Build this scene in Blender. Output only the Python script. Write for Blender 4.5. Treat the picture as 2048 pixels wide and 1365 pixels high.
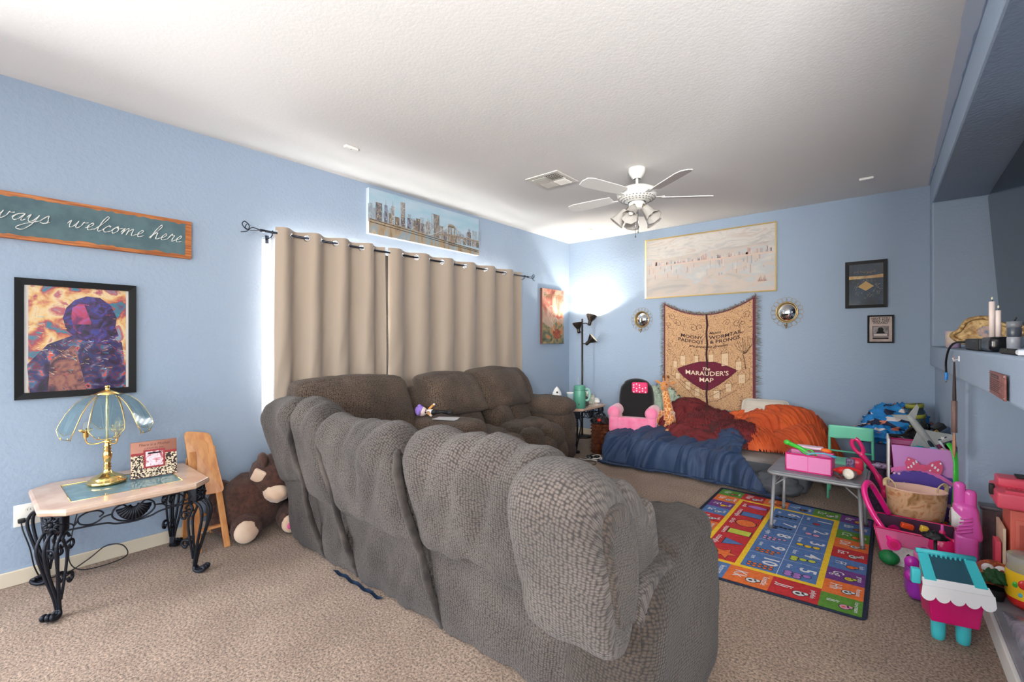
import bpy, math, random
from math import sin, cos, pi, radians, sqrt, hypot
from mathutils import Vector, Matrix, noise, Euler
random.seed(7)
sc = bpy.context.scene
col = sc.collection
for o in list(bpy.data.objects): bpy.data.objects.remove(o, do_unlink=True)

# ---------------- camera ----------------
cd = bpy.data.cameras.new('camera'); cam = bpy.data.objects.new('camera', cd); col.objects.link(cam)
cd.sensor_width = 36; cd.lens = 913/2048*36; cd.clip_start = .05
cam.location = (3.645, 0, 1.32); cam.rotation_euler = (radians(90), 0, radians(40))
sc.camera = cam
# ---------------- light ----------------
w = bpy.data.worlds.new('world'); sc.world = w; w.use_nodes = True
nt = w.node_tree; nt.nodes.clear()
wo = nt.nodes.new('ShaderNodeOutputWorld'); wb = nt.nodes.new('ShaderNodeBackground')
sky = nt.nodes.new('ShaderNodeTexSky'); sky.sky_type = 'NISHITA'; sky.sun_disc = False
sky.sun_elevation = radians(42); sky.sun_rotation = radians(200)
nt.links.new(sky.outputs[0], wb.inputs[0]); wb.inputs[1].default_value = .35
nt.links.new(wb.outputs[0], wo.inputs[0])
def area(name, loc, rot, sx, sy, power, color, spread=180):
    l = bpy.data.lights.new(name, 'AREA'); l.shape = 'RECTANGLE'; l.size = sx; l.size_y = sy
    l.energy = power; l.color = color; l.spread = radians(spread)
    o = bpy.data.objects.new(name, l); col.objects.link(o); o.location = loc; o.rotation_euler = rot
    return o
# daylight through the patio door behind the camera, the opening to the kitchen and the curtained window
area('patio_daylight', (1.7, -2.55, 1.25), (radians(90), 0, 0), 2.6, 2.1, 30, (.97, .985, 1))
area('side_window_daylight', (.06, -1.45, 1.25), (radians(76), 0, radians(-90)), 1.7, 1.7, 150, (.97, .985, 1))
area('kitchen_daylight', (6.85, -.7, 1.5), (radians(90), 0, radians(90)), 2.6, 2.0, 38, (1, .98, .95))
area('window_daylight', (-.34, 2.89, 1.45), (radians(90), 0, radians(-90)), 2.9, 1.4, 480, (.97, .99, 1))
area('added_fill', (5.0, -2.3, 1.75), (radians(108), 0, radians(12)), 1.6, .8, 150, (1, .985, .96), 105)  # unseen fill light added behind the camera to brighten ceiling and far end
sc.view_settings.view_transform = 'Standard'; sc.view_settings.look = 'None'
sc.view_settings.gamma = 1; sc.view_settings.exposure = .82; sc.view_settings.use_curve_mapping = False

# ---------------- materials ----------------
def L(c):
    out = []
    for v in c[:3]:
        v = v/255; out.append(v/12.92 if v <= .04045 else ((v+.055)/1.055)**2.4)
    return (*out, 1)
MATS = {}
def mat(name, c, rough=.6, metal=0, bump=None, c2=None, vs=5, vd=3, trans=0, emit=0, ior=1.45, alpha=1, sheen=0, stretch=None, spec=None, coat=0, tint=None, lo=.35, hi=.65, extra=None):
    """principled material; c2 mixed in by noise of scale vs; bump = (kind, scale, strength)"""
    if name in MATS: return MATS[name]
    m = bpy.data.materials.new(name); MATS[name] = m; m.use_nodes = True
    n = m.node_tree.nodes; k = m.node_tree.links; b = n['Principled BSDF']
    b.inputs['Base Color'].default_value = L(c); b.inputs['Roughness'].default_value = rough
    b.inputs['Metallic'].default_value = metal
    if trans: b.inputs['Transmission Weight'].default_value = trans; b.inputs['IOR'].default_value = ior
    if alpha < 1: b.inputs['Alpha'].default_value = alpha
    if sheen: b.inputs['Sheen Weight'].default_value = sheen; b.inputs['Sheen Roughness'].default_value = .5
    if coat: b.inputs['Coat Weight'].default_value = coat
    if spec is not None: b.inputs['Specular IOR Level'].default_value = spec
    if emit: b.inputs['Emission Color'].default_value = L(c); b.inputs['Emission Strength'].default_value = emit
    tc = n.new('ShaderNodeTexCoord'); src = tc.outputs['Object']
    if stretch:
        mp = n.new('ShaderNodeMapping'); mp.inputs['Scale'].default_value = stretch
        k.new(src, mp.inputs[0]); src = mp.outputs[0]
    if c2:
        t = n.new('ShaderNodeTexNoise'); t.inputs['Scale'].default_value = vs; t.inputs['Detail'].default_value = vd
        k.new(src, t.inputs[0]); r = n.new('ShaderNodeValToRGB'); k.new(t.outputs[0], r.inputs[0])
        r.color_ramp.elements[0].position = lo; r.color_ramp.elements[1].position = hi
        r.color_ramp.elements[0].color = L(c); r.color_ramp.elements[1].color = L(c2)
        k.new(r.outputs[0], b.inputs['Base Color'])
    if bump:
        kind, s, st = bump
        if kind == 'voronoi':
            t = n.new('ShaderNodeTexVoronoi'); t.inputs['Scale'].default_value = s; o = t.outputs['Distance']
        elif kind == 'wave':
            t = n.new('ShaderNodeTexWave'); t.inputs['Scale'].default_value = s; t.inputs['Distortion'].default_value = 1.5; o = t.outputs[1]
        else:
            t = n.new('ShaderNodeTexNoise'); t.inputs['Scale'].default_value = s; t.inputs['Detail'].default_value = 4; o = t.outputs[0]
        k.new(src, t.inputs[0]); bp = n.new('ShaderNodeBump'); bp.inputs['Strength'].default_value = st
        bp.inputs['Distance'].default_value = .01; k.new(o, bp.inputs['Height']); k.new(bp.outputs[0], b.inputs['Normal'])
    if extra: extra(m, n, k, b, src)
    return m
def ramp_mat(name, stops, scale=5, detail=6, dist=0, stretch=None, rough=.5, kind='noise', bump=0, coat=0):
    """many-coloured noise: stops = [(position, colour)...]"""
    if name in MATS: return MATS[name]
    def ex(m, n, k, b, src):
        t = n.new('ShaderNodeTexNoise' if kind == 'noise' else 'ShaderNodeTexVoronoi')
        t.inputs['Scale'].default_value = scale
        if kind == 'noise': t.inputs['Detail'].default_value = detail; t.inputs['Distortion'].default_value = dist
        k.new(src, t.inputs[0]); r = n.new('ShaderNodeValToRGB')
        if kind == 'noise': k.new(t.outputs[0], r.inputs[0])
        else:
            sp = n.new('ShaderNodeSeparateColor'); k.new(t.outputs['Color'], sp.inputs[0]); k.new(sp.outputs[0], r.inputs[0]); r.color_ramp.interpolation = 'CONSTANT'
        e = r.color_ramp.elements
        while len(e) < len(stops): e.new(.5)
        for i, (p, c) in enumerate(stops): e[i].position = p; e[i].color = L(c)
        k.new(r.outputs[0], b.inputs['Base Color'])
        if bump:
            bp = n.new('ShaderNodeBump'); bp.inputs['Strength'].default_value = bump; bp.inputs['Distance'].default_value = .005
            k.new(t.outputs[0], bp.inputs['Height']); k.new(bp.outputs[0], b.inputs['Normal'])
    return mat(name, (128, 128, 128), rough, stretch=stretch, extra=ex, coat=coat)

# ---------------- mesh builder ----------------
class MB:
    def __init__(s): s.v = []; s.f = []; s.fm = []; s.sm = []; s.uv = []; s.mats = []; s.M = Matrix(); s.smooth = False
    def T(s, M=None): s.M = M if M is not None else Matrix(); return s
    def at(s, x, y, z, rz=0, rx=0, ry=0): s.M = Matrix.Translation((x, y, z)) @ Euler((rx, ry, rz)).to_matrix().to_4x4(); return s
    def mi(s, m):
        if m not in s.mats: s.mats.append(m)
        return s.mats.index(m)
    def add(s, vs, fs, m, smooth=False, uvs=None):
        b = len(s.v); M = s.M
        s.v += [M @ Vector(p) for p in vs]; i = s.mi(m)
        for k, f in enumerate(fs): s.f.append([b+j for j in f]); s.fm.append(i); s.sm.append(smooth); s.uv.append(uvs[k] if uvs else None)
        return s
    def box(s, x0, x1, y0, y1, z0, z1, m):
        v = [(x, y, z) for x in (x0, x1) for y in (y0, y1) for z in (z0, z1)]
        return s.add(v, [(0, 1, 3, 2), (4, 6, 7, 5), (0, 4, 5, 1), (2, 3, 7, 6), (0, 2, 6, 4), (1, 5, 7, 3)], m)
    def quad(s, a, b, c, d, m): return s.add([a, b, c, d], [(0, 1, 2, 3)], m)
    def rbox(s, c, size, r, m, n=6, fn=None, p=1):
        """rounded box, n cuts a side, deformed by fn(v in -1..1 coords, world v)"""
        hx = [d/2 for d in size]; r = min(r, *hx); vs = []; fs = []; idx = {}
        def V(q):
            kx = tuple(round(t*1e4) for t in q)
            if kx in idx: return idx[kx]
            P = [max(-(hx[i]-r), min(hx[i]-r, q[i]*hx[i])) for i in range(3)]
            # spread the outermost cuts over the rounding
            d = Vector([q[i]*hx[i]-P[i] for i in range(3)])
            if d.length > 1e-9: d = d.normalized()*r
            w = Vector(P)+d
            if fn: w = Vector(fn(q, w))
            idx[kx] = len(vs); vs.append((w[0]+c[0], w[1]+c[1], w[2]+c[2])); return idx[kx]
        ts = []; uvs = []
        for i in range(3):
            e = r/hx[i]*1.0; inner = [-(1-e)+2*(1-e)*j/n for j in range(n+1)] if e < .999 else [0]
            a = [-1+e*(1-math.cos(pi/2*j/3)) for j in range(3)]
            ts.append(sorted(set(round(t, 6) for t in a+inner+[-t for t in a])))
        for ax in range(3):
            u, w_ = (ax+1) % 3, (ax+2) % 3
            for sg in (-1, 1):
                for i in range(len(ts[u])-1):
                    for j in range(len(ts[w_])-1):
                        qs = []
                        for (a, b) in ((i, j), (i+1, j), (i+1, j+1), (i, j+1)):
                            q = [0, 0, 0]; q[ax] = sg; q[u] = ts[u][a]; q[w_] = ts[w_][b]; qs.append(V(q))
                        if sg < 0: qs.reverse()
                        if len(set(qs)) > 2: fs.append(qs); uvs.append([(vs[k][u]+sg*.37+ax*.9, vs[k][w_]) if ax != 1 else (vs[k][w_]+sg*.37, vs[k][u]) for k in qs])
        return s.add(vs, fs, m, True, uvs)
    def tube(s, pts, r, m, seg=8, closed=False, caps=True, flat=None):
        pts = [Vector(p) for p in pts]; n = len(pts); rs = r if isinstance(r, (list, tuple)) else [r]*n
        vs = []; fs = []; up = None
        for i, p in enumerate(pts):
            a = pts[(i-1) % n] if closed or i > 0 else p; b = pts[(i+1) % n] if closed or i < n-1 else p
            t = (b-a)
            t = t.normalized() if t.length > 1e-9 else Vector((0, 0, 1))
            if up is None: up = Vector((0, 0, 1)) if abs(t.z) < .9 else Vector((1, 0, 0))
            sd = t.cross(up)
            if sd.length < 1e-6: sd = t.orthogonal()
            sd.normalize(); up2 = sd.cross(t).normalized(); up = up2
            for j in range(seg):
                g = 2*pi*j/seg; vs.append(p+(sd*cos(g)+up2*sin(g)*(flat or 1))*rs[i])
        q = n if closed else n-1
        for i in range(q):
            for j in range(seg):
                a = i*seg+j; b = i*seg+(j+1) % seg; c = ((i+1) % n)*seg+(j+1) % seg; d = ((i+1) % n)*seg+j
                fs.append((a, b, c, d))
        if not closed and caps: fs.append(tuple(range(seg-1, -1, -1))); fs.append(tuple((n-1)*seg+j for j in range(seg)))
        return s.add(vs, fs, m, True)
    def lathe(s, prof, m, seg=24, c=(0, 0, 0), sx=1, sy=1, smooth=True, cap=False):
        """prof = [(r, z)...] round z"""
        vs = []; fs = []
        for r, z in prof:
            for j in range(seg): g = 2*pi*j/seg; vs.append((c[0]+r*cos(g)*sx, c[1]+r*sin(g)*sy, c[2]+z))
        for i in range(len(prof)-1):
            for j in range(seg): a = i*seg+j; b = i*seg+(j+1) % seg; fs.append((a, b, b+seg, a+seg))
        if cap and prof[0][0] > 1e-6: fs.append(tuple(range(seg-1, -1, -1)))
        if cap and prof[-1][0] > 1e-6: fs.append(tuple((len(prof)-1)*seg+j for j in range(seg)))
        return s.add(vs, fs, m, smooth)
    def cyl(s, c, r, h, m, seg=20, r2=None): return s.lathe([(r, 0), (r if r2 is None else r2, h)], m, seg, c, smooth=False, cap=True)
    def ell(s, c, size, m, n=12, fn=None):
        vs = []; fs = []; S = n*2
        for i in range(n+1):
            for j in range(S):
                a = pi*i/n; g = 2*pi*j/S; q = Vector((sin(a)*cos(g), sin(a)*sin(g), cos(a)))
                w = Vector((q.x*size[0], q.y*size[1], q.z*size[2]))
                if fn: w = Vector(fn(q, w))
                vs.append((w[0]+c[0], w[1]+c[1], w[2]+c[2]))
        for i in range(n):
            for j in range(S): a = i*S+j; b = i*S+(j+1) % S; fs.append((a, a+S, b+S, b))
        return s.add(vs, fs, m, True)
    def grid(s, fn, nu, nv, m, smooth=True, skip=None, mf=None):
        vs = [fn(i/nu, j/nv) for i in range(nu+1) for j in range(nv+1)]
        for i in range(nu):
            pass
        fs = []; ms = []
        for i in range(nu):
            for j in range(nv):
                if skip and skip((i+.5)/nu, (j+.5)/nv): continue
                a = i*(nv+1)+j; fs.append((a, a+nv+1, a+nv+2, a+1)); ms.append(mf((i+.5)/nu, (j+.5)/nv) if mf else m)
        b = len(s.v); M = s.M; s.v += [M @ Vector(p) for p in vs]
        for f, mm in zip(fs, ms): s.f.append([b+j for j in f]); s.fm.append(s.mi(mm)); s.sm.append(smooth); s.uv.append(None)
        return s
    def prism(s, pts, z0, z1, m, m2=None, smooth=False):
        """outline pts (x,y) extruded z0..z1"""
        n = len(pts); s.add([(x, y, z0) for x, y in pts]+[(x, y, z1) for x, y in pts],
            [tuple(range(n-1, -1, -1)), tuple(range(n, 2*n))]+[(i, (i+1) % n, n+(i+1) % n, n+i) for i in range(n)], m, smooth)
        return s
    def flat(s, pts, y, t, m):
        """outline pts (x,z) as a plate from y-t to y, facing -y"""
        n = len(pts); s.add([(x, y, z) for x, z in pts]+[(x, y-t, z) for x, z in pts],
            [tuple(range(n-1, -1, -1)), tuple(range(n, 2*n))]+[(i, (i+1) % n, n+(i+1) % n, n+i) for i in range(n)], m)
        return s
    def text(s, txt, size, m, x=0, z=0, y=0, ext=.0006, shear=0, mode='wall', ax='CENTER', sx=1, map=None, off=0):
        c = bpy.data.curves.new('t', 'FONT'); c.body = txt; c.size = size; c.align_x = ax; c.align_y = 'CENTER'
        c.extrude = ext; c.shear = shear; c.resolution_u = 2; c.offset = off
        o = bpy.data.objects.new('t', c); col.objects.link(o); bpy.context.view_layer.update()
        me = bpy.data.meshes.new_from_object(o.evaluated_get(bpy.context.evaluated_depsgraph_get()))
        vs = []
        for v in me.vertices:
            p = v.co
            q = (x+p.x*sx, y-p.z, z+p.y) if mode == 'wall' else (x+p.x*sx, y+p.y, z+p.z)
            vs.append(map(q) if map else q)
        fs = [tuple(f.vertices) for f in me.polygons]
        bpy.data.objects.remove(o); bpy.data.curves.remove(c); bpy.data.meshes.remove(me)
        return s.add(vs, fs, m)
    def build(s, name, parent=None, bevel=0, sub=0, kind=None, label=None, solid=0):
        me = bpy.data.meshes.new(name); me.from_pydata([tuple(v) for v in s.v], [], s.f)
        for m in s.mats: me.materials.append(m)
        me.polygons.foreach_set('material_index', s.fm); me.polygons.foreach_set('use_smooth', s.sm); me.update()
        if any(q is not None for q in s.uv):
            me.uv_layers.new(name='UV'); me.uv_layers[0].data.foreach_set('uv', [c for f, q in zip(s.f, s.uv) for p in (q or [(0, 0)]*len(f)) for c in p])
        o = bpy.data.objects.new(name, me); col.objects.link(o)
        if parent: o.parent = parent
        if solid: q = o.modifiers.new('s', 'SOLIDIFY'); q.thickness = solid
        if bevel: q = o.modifiers.new('b', 'BEVEL'); q.width = bevel; q.segments = 2; q.limit_method = 'ANGLE'
        if sub: q = o.modifiers.new('u', 'SUBSURF'); q.levels = q.render_levels = sub
        if kind: o['kind'] = kind
        if label: o['label'] = label
        return o
def thing(name, label, cat, loc=(0, 0, 0), rz=0, group=None):
    o = bpy.data.objects.new(name, None); col.objects.link(o); o.location = loc; o.rotation_euler = (0, 0, rz); o.empty_display_size = .05
    o['label'] = label; o['category'] = cat
    if group: o['group'] = group
    return o
def tag(o, label, cat, group=None):
    o['label'] = label; o['category'] = cat
    if group: o['group'] = group
    return o
def nz(x, y, z=0, s=1, o=3):
    return noise.fractal(Vector((x*s, y*s, z*s)), .9, 2.0, o)
def crom(pts, n=6, closed=False):
    """Catmull-Rom through pts"""
    P = [Vector(p) for p in pts]; out = []; N = len(P)
    for i in range(N if closed else N-1):
        g = lambda j: P[j % N] if closed else P[max(0, min(N-1, j))]
        a, b, c, d = g(i-1), g(i), g(i+1), g(i+2)
        for k in range(n):
            t = k/n; out.append(.5*((2*b)+(c-a)*t+(2*a-5*b+4*c-d)*t*t+(3*b-a-3*c+d)*t**3))
    if not closed: out.append(P[-1])
    return out
def spiral(cx, cz, r0, r1, a0, a1, n=24):
    return [(cx+(r0+(r1-r0)*i/n)*cos(a0+(a1-a0)*i/n), cz+(r0+(r1-r0)*i/n)*sin(a0+(a1-a0)*i/n)) for i in range(n+1)]

WALLC = (152, 169, 189)
M_wall = mat('blue_wall_paint', WALLC, .75, bump=('noise', 42, .35))
M_ceil = mat('white_ceiling_paint', (226, 224, 221), .85, bump=('noise', 60, .1))
M_white = mat('white_paint', (236, 234, 228), .5)
M_base = mat('cream_baseboard', (214, 200, 176), .5)
M_black = mat('black_satin', (16, 16, 19), .5, spec=.25)
M_dark = mat('black_void', (6, 6, 7), .9)
M_gold = mat('polished_brass', (226, 186, 104), .16, 1)
M_silver = mat('bright_metal', (200, 200, 200), .25, 1)
def carpet_extra(m, n, k, b, src):
    a = n.new('ShaderNodeTexNoise'); a.inputs['Scale'].default_value = 95; a.inputs['Detail'].default_value = 5; a.inputs['Roughness'].default_value = .75
    g = n.new('ShaderNodeTexNoise'); g.inputs['Scale'].default_value = 3.2; g.inputs['Detail'].default_value = 3
    k.new(src, a.inputs[0]); k.new(src, g.inputs[0])
    r = n.new('ShaderNodeValToRGB'); k.new(a.outputs[0], r.inputs[0]); e = r.color_ramp.elements
    e[0].position = .38; e[0].color = L((84, 64, 52)); e[1].position = .6; e[1].color = L((206, 176, 151))
    r2 = n.new('ShaderNodeValToRGB'); k.new(g.outputs[0], r2.inputs[0]); e = r2.color_ramp.elements
    e[0].position = .35; e[0].color = (.80, .77, .75, 1); e[1].position = .65; e[1].color = (1, 1, 1, 1)
    mx = n.new('ShaderNodeMix'); mx.data_type = 'RGBA'; mx.blend_type = 'MULTIPLY'; mx.inputs[0].default_value = 1
    k.new(r.outputs[0], mx.inputs[6]); k.new(r2.outputs[0], mx.inputs[7]); k.new(mx.outputs[2], b.inputs['Base Color'])
    bp = n.new('ShaderNodeBump'); bp.inputs['Strength'].default_value = 1; bp.inputs['Distance'].default_value = .012
    k.new(a.outputs[0], bp.inputs['Height']); k.new(bp.outputs[0], b.inputs['Normal'])
M_carpet = mat('beige_carpet_pile', (180, 155, 138), .95, extra=carpet_extra, sheen=.2)

# ---------------- the room ----------------
H = 2.74; YB = 5.64; XR = 3.888
SK = Matrix(((1, -.0175, 0, .0175*YB), (0, 1, 0, 0), (0, 0, 1, 0), (0, 0, 0, 1)))   # the right wall runs one degree off square
MB().box(-.15, 7, -2.7, YB+.15, -.1, 0, M_carpet).build('floor', kind='structure')
MB().box(-.15, 7, -2.7, YB+.15, H, H+.1, M_ceil).build('ceiling', kind='structure')
wy0, wy1, wz0, wz1 = 1.42, 4.36, .72, 2.10
b = MB()
b.box(-.12, 0, -2.7, wy0, 0, H, M_wall); b.box(-.12, 0, wy1, YB+.15, 0, H, M_wall)
b.box(-.12, 0, wy0, wy1, 0, wz0, M_wall); b.box(-.12, 0, wy0, wy1, wz1, H, M_wall)
b.build('wall_left', kind='structure')
MB().box(0, 5, YB, YB+.15, 0, H, M_wall).build('wall_back', kind='structure')
# right wall: media niche over a band, hearth recess under it
b = MB().T(SK)
b.box(XR, 4.9, 1.05, YB, 2.53, H, M_wall)
b.box(XR, 4.9, 5.4, YB, 1.27, 2.53, M_wall)
b.box(4.42, 4.9, 1.25, 5.4, 1.27, 2.53, M_wall)
b.box(XR, 4.9, 1.05, 1.25, 1.27, 2.53, M_wall)
b.box(XR, 4.9, 1.05, 1.25, 0, 1.10, M_wall)
b.box(3.922, 4.9, 3.7, YB, 0, 1.10, M_wall)
b.box(4.78, 4.9, 1.25, 3.7, 0, 1.10, M_wall)
b.build('wall_right', bevel=.012, kind='structure')
MB().T(SK).box(XR, 4.9, 1.05, YB, 1.10, 1.27, M_wall).build('trim_1', bevel=.012, kind='structure')
M_tile = mat('grey_hearth_tile', (150, 152, 158), .35, c2=(128, 130, 138), vs=6)
MB().T(SK).box(3.94, 4.78, 1.25, 3.7, 0, .10, M_tile).build('trim_2', bevel=.004, kind='structure')
MB().T(SK).box(3.925, 3.94, 1.25, 3.7, 0, .09, M_white).build('baseboard_hearth', bevel=.003, kind='structure')
MB().box(4.9, 7, 1.05, 1.2, 0, H, M_wall).build('wall_side', kind='structure')
b = MB(); b.box(-.15, .35, -2.7, -2.6, 0, H, M_wall); b.box(3.05, 7, -2.7, -2.6, 0, H, M_wall); b.box(.35, 3.05, -2.7, -2.6, 2.35, H, M_wall)
b.build('wall_rear', kind='structure')
b = MB(); b.box(6.9, 7, -2.6, -2.05, 0, H, M_wall); b.box(6.9, 7, .65, 1.2, 0, H, M_wall); b.box(6.9, 7, -2.05, .65, 2.55, H, M_wall); b.box(6.9, 7, -2.05, .65, 0, .45, M_wall)
b.build('wall_kitchen', kind='structure')
b = MB()
for x0, x1 in ((.35, .42), (1.66, 1.74), (2.98, 3.05)): b.box(x0, x1, -2.68, -2.6, 0, 2.35, M_white)
b.box(.35, 3.05, -2.68, -2.6, 2.28, 2.35, M_white); b.box(.35, 3.05, -2.68, -2.6, 0, .08, M_white)
b.build('door_1', kind='structure')
MB().box(0, .014, -2.6, YB, 0, .08, M_base).build('baseboard_left', bevel=.004, kind='structure')
MB().box(.014, 3.955, YB-.014, YB, 0, .08, M_base).build('baseboard_back', bevel=.004, kind='structure')
# blue paint lapping onto the ceiling along the right wall
M_lap = mat('blue_paint_lap', (150, 171, 198), .8)
M_lap2 = mat('pale_blue_paint_lap', (196, 206, 220), .85)
b = MB().T(SK)
def lap(u, v):
    y = 1.3+u*4.3; ww = .07*(1-u)**.8+.012+.01*nz(y, 3, 0, 2.0)
    return (XR+.001-ww*v, y, H-.001)
b.grid(lap, 60, 1, M_lap2)
def lap2(u, v):
    y = 1.3+u*4.33; ww = .004+.012*max(0, nz(y, 9, 0, 3.2)+.05)+.02*max(0, nz(y, 5, 0, 1.4)-.45)
    return (XR+.001-ww*v, y, H-.002)
b.grid(lap2, 240, 1, M_lap)
b.build('trim_3', kind='structure')
# curtained window: reveal, frame, panes, blinds
w1 = thing('window_1', '', 'window'); del w1['label']; del w1['category']; w1['kind'] = 'structure'
b = MB()
for y0, y1, z0, z1 in ((wy0, wy0+.05, wz0, wz1), (wy1-.05, wy1, wz0, wz1), (wy0, wy1, wz0, wz0+.05), (wy0, wy1, wz1-.05, wz1), (2.87, 2.92, wz0, wz1)):
    b.box(-.115, -.075, y0, y1, z0, z1, M_white)
b.build('window_frame', w1)
M_pane = mat('window_glass', (240, 250, 250), .02, alpha=.08)
MB().box(-.097, -.093, wy0+.05, wy1-.05, wz0+.05, wz1-.05, M_pane).build('pane', w1)
b = MB(); M_blind = mat('white_blind_slat', (240, 240, 238), .6, trans=.3)
for i in range(40):
    z = wz0+.03+i*(wz1-wz0-.05)/40
    b.add([(-.056, wy0+.01, z-.006), (-.034, wy0+.01, z+.008), (-.034, wy1-.01, z+.008), (-.056, wy1-.01, z-.006)], [(0, 1, 2, 3)], M_blind)
b.box(-.06, -.03, wy0+.01, wy1-.01, wz1-.035, wz1-.002, M_white)
b.build('blind', w1)
# ---------------- things on the left wall (local x runs along the wall, -y comes out of it) ----------------
R90 = radians(90)
def wall_thing(name, label, cat, side, a, z, group=None):
    return thing(name, label, cat, (0, a, z) if side == 'L' else (a, YB, z), R90 if side == 'L' else 0, group)
def frame_bars(b, w, h, t, d, m, y=0):
    """mitred frame round w x h (outer size), bar t, depth d"""
    x0, x1, z0, z1 = -w/2, w/2, -h/2, h/2
    O = [(x0, z0), (x1, z0), (x1, z1), (x0, z1)]; I = [(x0+t, z0+t), (x1-t, z0+t), (x1-t, z1-t), (x0+t, z1-t)]
    vs = [(x, y, z) for x, z in O]+[(x, y-d, z) for x, z in O]+[(x, y-d*.8, z) for x, z in I]+[(x, y, z) for x, z in I]
    fs = []
    for i in range(4):
        j = (i+1) % 4; fs += [(i, j, 4+j, 4+i), (4+i, 4+j, 8+j, 8+i), (8+i, 8+j, 12+j, 12+i)]
    b.add(vs, fs, m)
M_orangewood = mat('orange_stained_wood', (196, 122, 66), .55, c2=(150, 84, 44), vs=9, stretch=(1, 6, 12), bump=('noise', 30, .2))
M_signteal = mat('slate_teal_paint', (84, 110, 116), .7, c2=(72, 97, 104), vs=14)
t = wall_thing('wooden_sign', 'long teal sign with rough orange wood edges and flowing white script on the left wall', 'sign', 'L', .31, 1.995)
W, HH = 1.31, .25
b = MB(); b.rbox((0, -.014, 0), (W, .028, HH), .004, M_orangewood, 2); b.build('board', t)
pts = []; random.seed(3)
def edge(n, f):
    for i in range(n): pts.append(f(i/n))
jag = lambda a: .018+.014*max(0, nz(a*9, 1.3, 0, 1))+.006*random.random()
edge(60, lambda u: (-W/2+.02+(W-.045)*u, -HH/2+jag(u*3)))
edge(14, lambda u: (W/2-.025-jag(u*2+7)*.5, -HH/2+.02+(HH-.045)*u))
edge(60, lambda u: (W/2-.03-(W-.055)*u, HH/2-jag(u*3+4)))
edge(14, lambda u: (-W/2+.02+jag(u+3)*.3, HH/2-.025-(HH-.05)*u))
b = MB(); b.flat(pts, -.028, .0012, M_signteal); b.build('painted_panel', t)
GL = {'A': (1.5, [[(-.2, .25), (.1, 0), (.6, .9), (1.0, 2.0), (1.0, 1), (1.02, .05), (1.5, .25)], [(.15, .8), (.7, .95), (1.3, .7)]]),
 'l': (.75, [[(0, .1), (.45, 1.1), (.7, 2.0), (.5, 2.2), (.32, 1.5), (.3, .4), (.45, 0), (.75, .2)]]),
 'w': (1.75, [[(0, .5), (.2, 1), (.25, .4), (.42, .03), (.7, .3), (.85, 1), (.85, .35), (1.02, .02), (1.3, .4), (1.35, 1.0), (1.45, .85), (1.75, .95)]]),
 'a': (1.15, [[(0, .35), (.4, .9), (.8, .95), (.4, .85), (.12, .3), (.35, 0), (.65, .3), (.85, 1), (.8, .3), (.92, .02), (1.15, .25)]]),
 'y': (1.15, [[(0, .5), (.2, 1), (.2, .35), (.4, .02), (.7, .3), (.85, 1), (.75, -.2), (.3, -1.1), (-.3, -.95), (.1, -.4), (1.15, .25)]]),
 's': (.9, [[(0, .2), (.45, 1.1), (.55, .75), (.7, .3), (.45, 0), (.1, .12), (.5, .03), (.9, .25)]]),
 'e': (.85, [[(0, .2), (.4, .5), (.55, .85), (.38, 1), (.15, .5), (.3, .03), (.55, .05), (.85, .25)]]),
 'c': (.85, [[(0, .2), (.3, .8), (.6, .95), (.55, .8), (.4, .98), (.12, .45), (.3, .02), (.6, .08), (.85, .25)]]),
 'o': (1.0, [[(0, .25), (.25, .85), (.45, 1), (.12, .5), (.3, 0), (.65, .4), (.5, 1), (.45, .8), (.7, .75), (1.0, .9)]]),
 'm': (1.6, [[(0, .3), (.2, 1), (.2, 0), (.3, .6), (.55, 1), (.65, .6), (.65, 0), (.75, .6), (1.05, 1), (1.12, .4), (1.25, .02), (1.6, .25)]]),
 'h': (1.15, [[(0, .1), (.45, 1.1), (.7, 2.0), (.5, 2.2), (.25, 1.2), (.15, 0), (.3, .65), (.6, 1), (.68, .4), (.82, .02), (1.15, .25)]]),
 'r': (.9, [[(0, .2), (.25, 1.15), (.35, .88), (.6, .9), (.55, .35), (.65, .02), (.9, .25)]]), ' ': (1.1, [])}
def script(b, txt, x, z, s, m, y, r, slant=.45, wide=1.0):
    for ch in txt:
        adv, st = GL[ch]
        for q in st:
            P = [(x+(px*wide+pz*slant)*s, y, z+pz*s) for px, pz in crom([(p[0], p[1], 0) for p in q], 5) for pz in (pz,)] if 0 else [(x+(v.x*wide+v.y*slant)*s, y, z+v.y*s) for v in crom([(p[0], p[1], 0) for p in q], 5)]
            n = len(P); b.tube(P, [r*(.55+.75*abs(sin(i*.55))) for i in range(n)], m, 5, flat=.3)
        x += adv*s*wide
    return x
M_ink = mat('white_lettering', (232, 232, 228), .6)
for wd, xx in (('Always', -.35), ('welcome', .045), ('here', .424)):
    b = MB(); script(b, wd, xx, -.024, .042, M_ink, -.0308, .0062, wide=1.09); b.build('lettering', t)


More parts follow.
